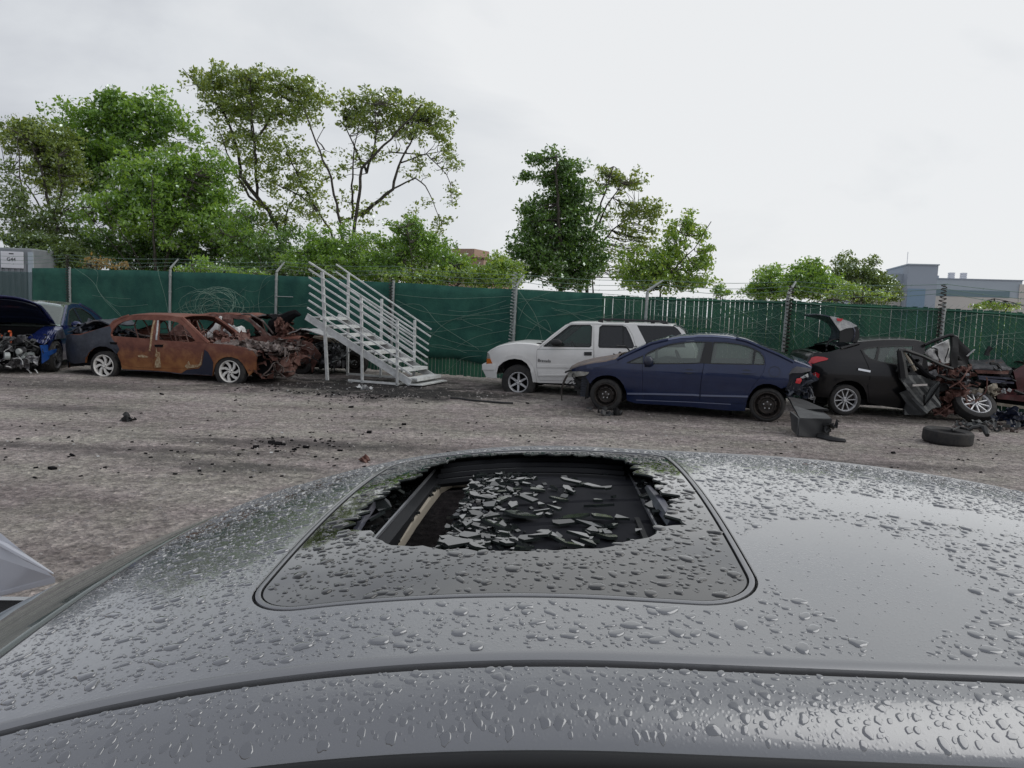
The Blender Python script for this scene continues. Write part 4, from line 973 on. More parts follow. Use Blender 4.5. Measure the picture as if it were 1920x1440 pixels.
# ---- white SUV
def suv():
    c = Car('suv', 'white four door SUV with dark roof rack parked against the green fence', 'car', (970, 736), P(1245, 740, 14.95), 1.62, belt=1.02, tumble=.22, endin=.16, ends=(-.80, 3.55))
    t = c.tr; wc = t(cD((735, 1095)))[0]
    T = t(cD((262, 1020), (205, 905), (200, 832), (262, 822), (268, 740), (272, 655), (300, 632), (400, 578), (520, 545), (700, 520), (900, 530), (1040, 552)))
    A = t(cD((1040, 552), (1240, 385), (1440, 235), (1500, 212)))
    Rf = t(cD((1500, 212), (1560, 205), (1920, 208)) + cE((620, 52), (1000, 57), (1380, 68), (1600, 80)))
    Rr = t(cE((1600, 80), (1680, 95), (1740, 140), (1790, 215)))
    tail = [Rr[-1], (Rr[-1][0] + .16, 1.02), (Rr[-1][0] + .17, .62), (Rr[-1][0] + .20, .55), (Rr[-1][0] + .18, .40)]
    arch = t(cD((402, 1040), (402, 950), (430, 855), (500, 785), (590, 745), (680, 732), (790, 752), (870, 805), (925, 890), (952, 1000), (965, 1092)))
    bot = t(cD((965, 1092), (1050, 1102), (1380, 1110)))
    xr = wc[0] + 2.72; zb = bot[-1][1]
    arch2 = [(xr - .44, zb)] + [(xr + .44 * math.cos(R(a)), .36 + .44 * math.sin(R(a))) for a in range(170, 9, -20)] + [(xr + .44, .38)]
    outline = T + A[1:] + Rf[1:] + Rr[1:] + tail[1:] + arch2[::-1] + bot[::-1] + arch[::-1]
    w1 = t(cD((1115, 553), (1310, 400), (1500, 252), (1535, 238), (1810, 238), (1835, 262), (1825, 545), (1808, 562)))
    w2 = t(cE((610, 100), (645, 74), (915, 80), (960, 102), (1010, 200), (1065, 345), (1052, 376), (604, 368), (595, 350)))
    w3 = t(cE((1110, 72), (1610, 84), (1660, 118), (1725, 205), (1765, 370), (1262, 372), (1240, 325)))
    d1 = t(cD((1015, 620), (1090, 545), (1290, 385), (1490, 236), (1530, 222), (1850, 224), (1856, 560), (1862, 740), (1850, 1010), (1840, 1075), (1060, 1065), (1030, 1000), (1012, 850)))
    d2 = t(cD((1870, 224), (1920, 226)) + cE((640, 62), (920, 66), (980, 92), (1050, 210), (1105, 400), (1080, 560)))
    d2 += [(d2[-1][0] - .02, .85), (d2[-1][0] - .25, .42), (d1[8][0] + .03, d1[8][1] - .02), (d1[7][0] + .02, d1[7][1])]
    body = c.panel('body', outline, M['white'], holes=[shrink(d1, -.006), shrink(d2, -.006), w3], thick=.05)
    for d, w in ((d1, w1), (d2, w2)):
        dr = c.panel('door', d, M['white'], holes=[w], thick=.04)
        c.panel('window', shrink(w, -.004), M['glassdark'] if w is w2 else M['glass'], off=.012, thick=.003, smooth=False)
        c.ribbon('window_frame', w + [w[0]], .022, 'black', -.002)
    c.panel('window', shrink(w3, -.004), M['glassdark'], off=.008, thick=.003, smooth=False)
    x = t(cE((925, 80), (925, 372))); c.ribbon('window_frame', x, .03, 'black', .006)
    c.strip('front_bumper', T[:4], M['white'], .05); c.strip('grille', T[3:6], M['black'], .03); c.strip('hood', T[5:], M['white'], .055)
    c.strip('windshield', A, M['glass'], .05, thick=.006, inset2=.05); c.strip('roof', Rf, M['white'], .03); c.strip('rear_window', Rr, M['glassdark'], .02); c.strip('tailgate', tail, M['white'], .03)
    for sd, yy in ((0, .30), (1, c.W - .30)):
        mb = MB(); xs = [p for p in Rf]; z = max(p[1] for p in Rf) + .055
        mb.tube([(Rf[0][0] + .55, yy, z - .03), (Rf[0][0] + .65, yy, z + .015), (Rf[-1][0] - .3, yy, z + .015), (Rf[-1][0] - .1, yy, z - .04)], .02, 6)
        for u in (.3, .55, .8): xx = Rf[0][0] + (Rf[-1][0] - Rf[0][0]) * u; mb.box((xx - .04, yy - .02, z - .06), (xx + .04, yy + .02, z + .01))
        mb.build('roof_rack', M['black'], c.root)
    hl = t(cD((262, 815), (270, 735), (292, 660), (320, 700), (352, 812)))
    c.panel('headlight', t(cD((262, 735), (275, 650), (300, 665), (312, 735))), M['lamp'], off=-.012, thick=.04)
    c.panel('side_marker', t(cD((262, 815), (264, 738), (314, 738), (345, 812))), M['amber'], off=-.014, thick=.04)
    c.panel('bumper', t(cD((198, 826), (405, 832), (402, 905), (200, 905))), M['white'], off=-.03, thick=.05); c.panel('bumper', t(cD((238, 925), (402, 918), (400, 1030), (258, 1018))), M['white'], off=-.022, thick=.05)
    # wheel arch flare and mouldings
    fl = t(cD((392, 1030), (392, 940), (420, 840), (495, 768), (590, 725), (680, 712), (800, 732), (885, 790), (942, 880), (968, 1000), (985, 1090)))
    c.ribbon('wheel_arch_flare', fl, .075, 'white', -.028)
    c.ribbon('side_moulding', t(cD((1018, 852), (1840, 862))), .05, 'white', -.016); c.ribbon('side_moulding', [t(cD((1872, 862)))[0], (d2[6][0] - .1, t(cD((1872, 862)))[0][1])], .05, 'white', -.016)
    c.ribbon('side_moulding', t(cD((1035, 990), (1840, 1000))), .03, 'white', -.014)
    c.ribbon('belt_crease', t(cD((1020, 598), (1850, 606))), .010, 'galv', -.002)
    c.panel('door_handle', t(cD((1722, 640), (1836, 638), (1836, 692), (1724, 692))), M['black'], off=-.012, thick=.03, sides='n')
    p = t(cE((1075, 455),))[0]; c.panel('door_handle', [(p[0] - .06, p[1] - .035), (p[0] + .08, p[1] - .035), (p[0] + .08, p[1] + .035), (p[0] - .06, p[1] + .035)], M['black'], off=-.012, thick=.03, sides='n')
    mc = c.tp(*cD((1305, 500))[0], -.10)
    o = blob('mirror', mc, .105, M['black'], c.root, (1.15, .55, .72), amp=.04); MB().bar(mc + Vector((-.05, .05, -.03)), mc + Vector((-.08, .20, -.03)), .05).build('mirror_arm', M['black'], o)
    q = t(cD((1125, 768)))[0]; text3d('Bravada', .085, (q[0], c.inset(*q) - .008, q[1] - .03), M['ink'], c.root)
    c.innards(T[3][0] + .35, tail[1][0] - .15, .78, seats=((wc[0] + 1.35, -1), (wc[0] + 2.2, -1)), seat='seatdark', dash=(wc[0] + .62, -1))
    s1 = t(cD((735, 1095), (735, 943), (482, 1095)))
    Rw = abs(s1[2][0] - s1[0][0]); c.wheel(wc[0], wc[1], Rw, s1[1][1] - s1[0][1], .23, 'six', y=.03, mrim='alloy', spin=30)
    c.wheel(xr, .34, .35, .21, .23, 'six', y=.03, spin=10)
    for x_ in (wc[0], xr):
        MB().lathe([(.0, -.0), (.33, 0), (.35, .22), (.0, .22)], (x_, c.W - .26, max(.34, wc[1])), k=28, zmin=.01).build('wheel', M['tyre'], c.root, True)
    # wiper cowl
    mb = MB(); a = Vector((A[0][0] + .05, .25, A[0][1] + .05)); mb.tube([a, a + Vector((-.12, .3, .02)), a + Vector((.1, .75, .05))], .012, 5); mb.box((A[0][0] - .08, .15, A[0][1] + .035), (A[0][0] + .08, c.W - .15, A[0][1] + .055)); mb.build('wiper', M['black'], c.root)
suv()

# ---- blue sedan
def blue_sedan():
    c = Car('sedan', 'dark blue sedan on black steel wheels, bumpers missing, in front of the white SUV', 'car', (1136, 769), (1438.5, 792), 1.75, belt=.93, tumble=.38, ends=(-.86, 3.62), endin=.34)
    t = c.tr
    w0 = t(cE((690, 1010)))[0]; w1_ = t(cF((1140, 1150)))[0]
    T0 = t(cE((175, 775), (160, 735), (200, 690), (250, 660), (330, 635), (430, 612), (560, 592), (700, 570), (840, 532)))
    A = t(cE((840, 532), (1090, 412), (1300, 318), (1530, 262)))
    Rf = t(cE((1530, 262), (1700, 234), (1872, 225)) + cF((200, 215), (400, 217), (600, 232), (720, 250)))
    Bk = t(cF((720, 250), (850, 280), (950, 318), (1100, 385), (1300, 470), (1500, 568)))
    Tk = t(cF((1500, 568), (1620, 600), (1740, 650)))
    rear = t(cF((1740, 650), (1700, 680)))
    # lower outline
    arch_f = t(cE((480, 860), (510, 815), (570, 770), (650, 748), (740, 745), (820, 765), (880, 810), (930, 880), (962, 960), (975, 1090)))
    bot = t(cE((975, 1090), (1100, 1125), (1500, 1150), (1872, 1175)) + cF((300, 1195), (600, 1222), (840, 1225)))
    arch_r = t(cF((840, 1225), (872, 1080), (900, 1010), (950, 940), (1010, 890), (1090, 862), (1180, 862), (1260, 885), (1330, 925)))
    tail = t(cF((1400, 905), (1430, 830), (1440, 740), (1500, 680), (1580, 650), (1700, 665)))
    outline = T0[1:] + A[1:] + Rf[1:] + Bk[1:] + Tk[1:] + tail[::-1] + arch_r[::-1] + bot[::-1][1:] + arch_f[::-1][1:] + t(cE((420, 770), (465, 705)))
    g1 = t(cE((975, 578), (1080, 530), (1195, 480), (1195, 590)))
    w1 = t(cE((1225, 592), (1225, 470), (1290, 430), (1420, 375), (1560, 330), (1700, 308), (1872, 296)) + cF((310, 296), (290, 380), (235, 580), (100, 588)))
    w2 = t(cF((420, 300), (600, 306), (760, 330), (880, 358), (972, 396), (940, 598), (368, 588), (395, 440)))
    w3 = t(cF((985, 404), (1045, 440), (1090, 500), (1105, 560), (1100, 602), (955, 598)))
    d1 = t(cE((1185, 640), (1200, 470), (1290, 418), (1430, 358), (1600, 308), (1750, 288), (1872, 280)) + cF((335, 282), (310, 400), (285, 590), (262, 700), (240, 850), (228, 1000), (225, 1100)) + cE((1700, 1085), (1200, 1060), (1190, 1000), (1190, 800)))
    d2 = t(cF((345, 283), (600, 290), (770, 315), (900, 350), (1020, 405), (1090, 460), (1122, 540), (1115, 610), (1085, 710), (1020, 800), (960, 870), (905, 960), (880, 1010), (868, 1075), (860, 1128), (235, 1105), (238, 1000), (250, 850), (272, 700), (295, 590), (320, 400)))
    c.panel('body', outline, M['blue'], holes=[shrink(d1, -.004), shrink(d2, -.004), g1], thick=.05)
    c.panel('door', d1, M['blue'], holes=[w1], thick=.04); c.panel('door', d2, M['blue'], holes=[w2, w3], thick=.04)
    for w, gm in ((g1, 'glassgreen'), (w1, 'glassgreen'), (w2, 'glassgreen'), (w3, 'glassgreen')):
        c.panel('window', shrink(w, -.004), M[gm], off=.012, thick=.003, smooth=False)
        c.ribbon('window_frame', w + [w[0]], .016, 'black', -.002)
    pil = t(cF((318, 292), (408, 296), (388, 440), (362, 590), (238, 585), (292, 400)))
    c.panel('door_pillar', pil, M['black'], off=-.005, thick=.01)
    for q in (cE((1730, 690), (1940, 697)), cF((765, 700), (990, 708))):
        a, b = t(q); c.ribbon('door_handle', [a, b], .03, 'blue', -.028)
        mx_, mz = (a[0] + b[0]) / 2 - .02, (a[1] + b[1]) / 2; c.panel('handle_recess', circ((mx_, mz), .075, ry=.045, n=16), M['navyrest'], off=-.003, thick=.008, sides='n', step=.03)
    c.ribbon('side_moulding', t(cE((980, 995), (1300, 997), (1872, 1010)) + cF((225, 1018))), .03, 'palestrip', -.016)
    c.ribbon('side_moulding', t(cF((245, 1018), (880, 1032))), .03, 'palestrip', -.016)
    q = t(cF((1240, 697)))[0]; c.ribbon('fuel_door', circ(q, .088, n=20) + [circ(q, .088, n=20)[0]], .008, 'navyrest', -.003)
    c.ribbon('sill_crease', t(cE((1100, 1080), (1872, 1110)) + cF((650, 1138))), .012, 'palestrip', -.004)
    hood = c.strip('hood', T0[2:], M['bluedirt'], .085, label='sun faded brownish grey bonnet')
    # painted fender top over the faded hood edge
    c.ribbon('fender_top', t(cE((235, 690), (330, 655), (430, 630), (560, 608), (700, 588), (850, 550))), .07, 'blue', -.012)
    c.strip('windshield', A, M['glass'], .06, thick=.006, inset2=.05); c.strip('roof', Rf, M['blue'], .035); c.strip('rear_window', Bk, M['glassdark'], .045, thick=.006, inset2=.05); c.strip('trunk_lid', Tk, M['blue'], .05)
    for seg in (A, Bk):
        for sd in 'nf':
            f = c.surf(0, sd == 'f'); MB().tube([f(*p) for p in seg], .03, 6).build('window_pillar', M['blue'], c.root, True)
    c.ribbon('roof_edge_strip', A + Rf[1:] + Bk[1:], .022, 'palestrip', -.010)  # bright reflection on the roof edge, painted as a pale strip
    # nose without bumper
    hl = t(cE((172, 775), (162, 735), (200, 695), (340, 692), (470, 702), (455, 725), (420, 748), (310, 762)))
    c.panel('headlight', hl, M['lamp'], off=-.02, thick=.08, step=.05)
    a = c.tp(*cE((205, 800))[0], .12); b = c.tp(*cE((470, 1075))[0], .12)
    x0, x1 = a.x, b.x
    mb = MB()
    mb.box((x0 + .05, .25, .42), (x0 + .18, c.W - .25, .56)); mb.box((x0 + .05, .3, .28), (x0 + .12, c.W - .3, .40)); mb.box((x0 + .12, .2, .22), (x0 + .40, c.W - .2, .68))
    mb.build('crash_bar', M['black'], c.root)
    mb = MB()
    for k in range(9): mb.box((x0 + .20 + .002 * k, .10, .20 + k * .045), (x0 + .38 - .008 * k, .30, .225 + k * .045))
    mb.box((x0 + .22, .12, .2), (x0 + .36, .29, .62)); mb.build('radiator_duct', M['burntblue'], c.root)
    bent_tubes('bracket', (x0 - .02, .08, .35), (x0 + .2, .4, .66), 12, M['black'], c.root, 4, (.008, .02), (.1, .3))
    MB().tube([c.tp(*p, -.02) for p in cE((170, 745), (130, 820), (100, 910), (92, 1000), (100, 1088))], [.02, .022, .018, .014, .016], 6).build('bumper_strap', M['steel'], c.root)
    lin = t(cE((430, 870), (470, 800), (560, 765), (470, 830), (440, 1060), (400, 1075)))
    c.panel('wheel_liner', lin, M['black'], off=.02, thick=.2, sides='n')
    # torn tail
    q0 = c.tp(*cF((1440, 850))[0], .1); q1 = c.tp(*cF((1720, 1060))[0], .1)
    crumple('torn_quarter_metal', (q0.x - .02, .06, q1.z), (q1.x - .02, .5, q0.z + .1), 30, M['burntblue'], c.root, 8, (.1, .3))
    mb = MB().box((q0.x - .05, .12, q1.z + .1), (q1.x - .12, c.W - .12, q0.z + .28)).build('tail_panel', M['navyrest'], c.root)
    bent_tubes('torn_wiring', (q0.x, .02, q1.z), (q1.x, .3, q0.z + .2), 14, M['castmetal'], c.root, 3, (.004, .008), (.1, .35))
    tl = t(cF((1430, 740), (1480, 660), (1540, 625), (1640, 640), (1740, 655), (1720, 690), (1600, 715), (1480, 715)))
    c.panel('tail_cavity', tl, M['rusthood'], off=-.012, thick=.05, step=.05, sides='n', label='rusty brown empty tail light opening')
    c.panel('tail_bracket', t(cF((1590, 775), (1690, 722), (1702, 770), (1620, 790))), M['ash'], off=.0, thick=.04, sides='n', step=.04)
    c.panel('tail_light', t(cF((1520, 850), (1540, 790), (1600, 780), (1610, 820), (1580, 860))), M['redlamp'], off=-.01, thick=.05, sides='n', step=.04)
    c.innards(x0 + .35, Tk[-1][0] - .35, .66, seats=((w0[0] + 1.45, -1), (w0[0] + 2.3, -1)), seat='seat', dash=(w0[0] + .75, -1))
    # mirror
    mc = c.tp(*cE((1265, 560))[0], -.08); o = blob('mirror', mc, .10, M['navyrest'], c.root, (.85, .7, .95), amp=.05); MB().bar(mc + Vector((-.03, .03, -.08)), mc + Vector((-.06, .15, -.10)), .06, .03).build('mirror_arm', M['black'], o)
    a = t(cE((690, 1010), (462, 1010), (690, 1160))); c.wheel(w0[0], w0[1], (abs(a[1][0] - a[0][0]) + w0[1]) / 2, a[0][1] - a[2][1], .205, 'steel', y=.015, mrim='steel')
    a = t(cF((1140, 1150), (885, 1150), (1140, 1330))); c.wheel(w1_[0], w1_[1], (abs(a[1][0] - a[0][0]) * .98 + w1_[1]) / 2, (a[0][1] - a[2][1]) * .95, .205, 'steel', y=.015, mrim='steel')
    for x_ in (w0[0], w1_[0]): MB().lathe([(.0, 0), (.31, 0), (.31, .2), (.0, .2)], (x_, c.W - .22, .32), k=28, zmin=.005).build('wheel', M['tyre'], c.root, True)
    # wipers heaped at the windscreen base
    bent_tubes('wiper', (A[0][0] - .15, .35, A[0][1] + .05), (A[0][0] + .12, 1.2, A[0][1] + .14), 7, M['black'], c.root, 6, (.008, .016), (.3, .7))
    mb = MB().box((w1_[0] - .25, .02, .01), (w1_[0] - .24, .03, .02)); 
blue_sedan()
# ---- burnt sedan
def burnt_sedan():
    def crush(p):
        x1 = xf + .15
        if p.x > x1:
            f = min(1, (p.x - x1) / .7); k = ns(p.x, p.y, p.z, 1.3)
            return p + Vector((-.06 * f + .07 * k * f, .05 * ns(p.y, p.x, p.z, 4) * f, (.06 * k - .05 * abs(ns(p.x, p.y * 1.5, 0, 2))) * f * (1 if p.z > .5 else .5)))
        return p
    xf = 9
    c = Car('burnt_sedan', 'burnt rust red sedan with pale alloy wheels and crushed nose beside the metal staircase', 'car', (195, 706), (431, 718.5), 1.68, belt=.88, tumble=.36, ends=(-1.05, 3.65), endin=.28)
    t = c.tr; wr = t(cB((597, 1005)))[0]; wf = t(cC((545, 820)))[0]; xf = wf[0]; c.crush = crush
    Tk = t([(122, 690), (121, 660), (123, 632), (130, 627), (150, 626), (180, 618), (206, 610)])
    Rg = t(cB((690, 410), (740, 352), (860, 292), (960, 262)))
    Rf = t(cB((960, 262), (1100, 250), (1400, 255), (1600, 266), (1760, 290)))
    Ws = t(cB((1760, 290), (1920, 440)) + cC((250, 460), (300, 500)))
    Hd = t(cC((300, 500), (420, 508), (560, 522), (700, 548), (820, 585), (890, 620)))
    Nose = t(cC((890, 620), (862, 700), (850, 800)))
    archf = t(cC((775, 868), (745, 800), (700, 730), (640, 680), (560, 655), (480, 660), (420, 690), (380, 740), (365, 800), (350, 870)))
    bot = t(cC((350, 870), (0, 845)) + cB((1300, 1075), (870, 1060)))
    archr = t(cB((870, 1060), (850, 950), (800, 830), (730, 750), (640, 710), (540, 705), (450, 735), (370, 800), (330, 870), (320, 960)))
    tb = [(Tk[0][0] + .5, .22), (Tk[0][0] + .05, .25)]
    outline = Tk + Rg + Rf[1:] + Ws[1:] + Hd[1:] + Nose[1:] + archf + bot[1:] + archr[1:] + tb
    w1 = t([(207.5, 626), (212, 617), (220, 609), (230, 603.5), (242, 600.3), (264, 599.6), (286.5, 600.2), (285, 618), (281, 635), (246, 633), (211, 632)])
    w2 = t([(298, 600.4), (318, 601), (333, 604.5), (345, 612), (357, 626), (366, 639), (358, 641.5), (340, 641.5), (296, 637.5), (297, 620)])
    d1 = t(cB((705, 560), (1300, 606), (1350, 640), (1345, 800), (1340, 1042), (1100, 1030), (905, 1005), (868, 960), (845, 870), (825, 760), (790, 690), (720, 620)))
    d2 = t(cB((1372, 640), (1500, 632), (1920, 652)) + cC((300, 500), (262, 560), (240, 640), (225, 740), (190, 775), (60, 790)) + cB((1370, 1045), (1365, 850)))
    nav = t(cC((262, 575), (300, 600), (360, 720), (350, 868), (0, 842), (60, 800), (200, 785), (235, 740), (250, 650)))
    quarter = t(cB((0, 560), (40, 535), (250, 545), (560, 440), (690, 410), (712, 470), (700, 560), (735, 620), (800, 690), (832, 760), (800, 825), (730, 745), (640, 705), (540, 700), (450, 730), (365, 795), (325, 870), (315, 960))) + tb + Tk[:3]
    c.panel('body', outline, M['rust'], holes=[w1, w2, shrink(d1, -.004), shrink(d2, -.004)], thick=.05, step=.09)
    c.panel('rear_quarter', quarter, M['burntblue'], off=-.006, thick=.02, step=.09, label='scorched dark blue rear quarter')
    c.panel('door', d1, M['rust'], thick=.05, step=.09); c.panel('door', d2, M['rust'], thick=.05, step=.09)
    c.panel('sill_patch', nav, M['navyrest'], off=-.008, thick=.02, step=.08, label='dark blue unburnt paint behind the front wheel')
    c.panel('door_handle', t(cB((690, 648), (800, 655), (790, 690), (700, 680))), M['void'], off=-.014, thick=.02, sides='n', step=.04)
    c.panel('door_handle', t(cB((1360, 690), (1490, 690), (1480, 726), (1370, 722))), M['void'], off=-.014, thick=.02, sides='n', step=.04)
    for q, w in ((cB((1362, 325), (1330, 450), (1312, 600), (1302, 700), (1285, 785)), .035), (cB((1412, 325), (1400, 500), (1388, 620)), .03)):
        c.ribbon('door_seal', t(q), w, 'cream' if w > .032 else 'ash', -.012)
    c.panel('sealant_patch', t(cB((1382, 730), (1400, 800), (1442, 800), (1440, 900), (1460, 1030), (1360, 1035), (1370, 950), (1400, 880), (1365, 860), (1385, 800))), M['cream'], off=-.010, thick=.012, sides='n', step=.05)
    c.panel('scorch_patch', t(cB((1110, 850), (1180, 838), (1265, 868), (1255, 885), (1150, 880), (1120, 872))), M['cream'], off=-.010, thick=.012, sides='n', step=.05)
    c.panel('scorch_patch', t(cC((40, 760), (60, 740), (85, 700), (100, 745), (200, 740), (225, 690), (240, 600), (228, 740), (190, 770), (70, 785))), M['cream'], off=-.012, thick=.012, sides='n', step=.04)
    c.ribbon('sill_line', t(cB((880, 1062), (1500, 1095)) + cC((0, 845), (320, 855))), .015, 'bluestrip', -.012)
    c.ribbon('fender_flare', t(cB((332, 870), (372, 798), (450, 730), (540, 700), (640, 705), (735, 748), (800, 825))), .035, 'burntblue', -.024)
    c.strip('roof', Rf, M['rust'], .045); c.strip('rear_bumper', Tk[:4], M['burntblue'], .04)
    rr = t(cB((700, 405), (860, 292))); 
    for seg in (Rg, Ws):
        for sd in 'nf':
            f = c.surf(0.03, sd == 'f'); MB().tube([f(*p) for p in seg], .04, 6).build('window_pillar', M['rust'], c.root, True)
    # rear deck: lid sprung up and folded
    a = c.tp(*cA((1030, 690))[0], .12); b = c.tp(*cA((1290, 530))[0], .2); d = c.tp(*cA((1480, 488))[0], .3); e_ = c.tp(*cA((1650, 560))[0], .25)
    loft_quad('trunk_lid', [a, b, b + Vector((.05, 1.1, .02)), a + Vector((0, 1.2, .03))], M['burntblue'], c.root, .025, .06, 2)
    loft_quad('trunk_lid', [b, d, d + Vector((.0, 1.0, .02)), b + Vector((.05, 1.1, .02))], M['rusthood'], c.root, .025, .05, 5)
    loft_quad('trunk_lid', [d, e_, e_ + Vector((0, .9, 0)), d + Vector((0, 1.0, .02))], M['burntblue'], c.root, .025, .04, 7)
    crumple('crumpled_parcel_shelf', (a.x + .1, .1, a.z - .06), (e_.x, 1.3, b.z - .02), 26, M['burntblue'], c.root, 11, (.12, .35), .8)
    mb = MB().box((a.x, .14, a.z - .35), (e_.x, c.W - .14, a.z - .03)); mb.build('trunk_floor', M['void'], c.root)
    # inside
    c.innards(Tk[2][0] + .2, xf + .75, .60, m='void')
    for sx in (wr[0] + .72, wr[0] + 1.55):
        for yc in (.46, 1.2):
            mb = MB(); z0 = .58
            fr = [(sx, yc - .22, z0), (sx - .16, yc - .21, 1.08), (sx - .18, yc - .09, 1.2), (sx - .18, yc + .09, 1.2), (sx - .16, yc + .21, 1.08), (sx, yc + .22, z0)]
            mb.tube(fr, .016, 6)
            for k in range(5): mb.tube([(sx - .03 * k, yc - .21, z0 + .1 * k), (sx - .03 * k, yc + .21, z0 + .1 * k)], .007, 4)
            mb.build('seat_frame', M['rustdark'], c.root)
    crumple('burnt_cabin_debris', (wr[0] + .4, .25, .55), (xf - .3, 1.45, .72), 34, M['rustdark'], c.root, 12, (.1, .35), .7)
    crumple('burnt_dashboard', (xf - .62, .2, .66), (xf - .25, 1.5, .92), 22, M['rustdark'], c.root, 13, (.1, .4), .4)
    bent_tubes('burnt_wiring', (wr[0] + .3, .2, .6), (xf - .2, 1.4, 1.0), 16, M['rustgrey'], c.root, 14, (.004, .01), (.2, .6))
    a = Vector((xf - .85, .5, .72)); MB().tube([a + Vector((.05 * math.sin(k * .26), .18 * math.cos(k * .2618), .18 * math.sin(k * .2618) + .1)) for k in range(25)], .012, 5, False).build('steering_wheel', M['rustdark'], c.root)
    # diagonal trim fallen across the rear opening
    f = c.surf(.25); a, b = t([(222, 617), (252, 629)]); MB().tube([f(*a), f(*b), f(b[0] + .2, b[1] - .02)], .018, 5).build('fallen_trim', M['rustgrey'], c.root)
    # crushed front
    x0, x1 = Hd[0][0], t(cC((1255, 640)))[0][0]
    c.strip('crumpled_hood', Hd, M['rustgrey'], .04, crush=lambda p: p + Vector((0, 0, -.03 + .05 * ns(p.x * 1.5, p.y * 1.6, 0, 9))), label='buckled hood with grey folds')
    crumple('crumpled_metal', (Hd[2][0], .12, .60), (x1 - .1, 1.5, .78), 26, M['rustgrey'], c.root, 15, (.2, .6), .85)
    crumple('crumpled_metal', (Hd[-1][0] - .2, .06, .22), (x1, 1.5, .64), 26, M['rustdark'], c.root, 16, (.15, .5), .1)
    bent_tubes('bent_tubing', (Hd[-2][0], .05, .2), (x1 + .03, 1.4, .72), 46, M['rustgrey'], c.root, 17, (.006, .018), (.2, .7))
    chunks('engine_block', (Hd[-1][0] - .1, .2, .15), (x1 - .1, 1.3, .55), 22, M['rustdark'], c.root, 18, (.1, .28))
    aw = t(cB((597, 1005), (450, 1005), (400, 1005))); c.wheel(wr[0], wr[1], aw[0][0] - aw[2][0], aw[0][0] - aw[1][0], .2, 'swirl', y=.03, mrim='alloywhite', spin=8)
    aw = t(cC((545, 820), (428, 820), (370, 820))); c.wheel(wf[0], wf[1], aw[0][0] - aw[2][0], aw[0][0] - aw[1][0], .2, 'swirl', y=.03, mrim='alloywhite', spin=30)
    for x_ in (wr[0], wf[0]): MB().lathe([(.0, 0), (.30, 0), (.30, .2), (.0, .2)], (x_, c.W - .22, .22), k=28, zmin=.005).build('wheel', M['tyre'], c.root, True)
burnt_sedan()

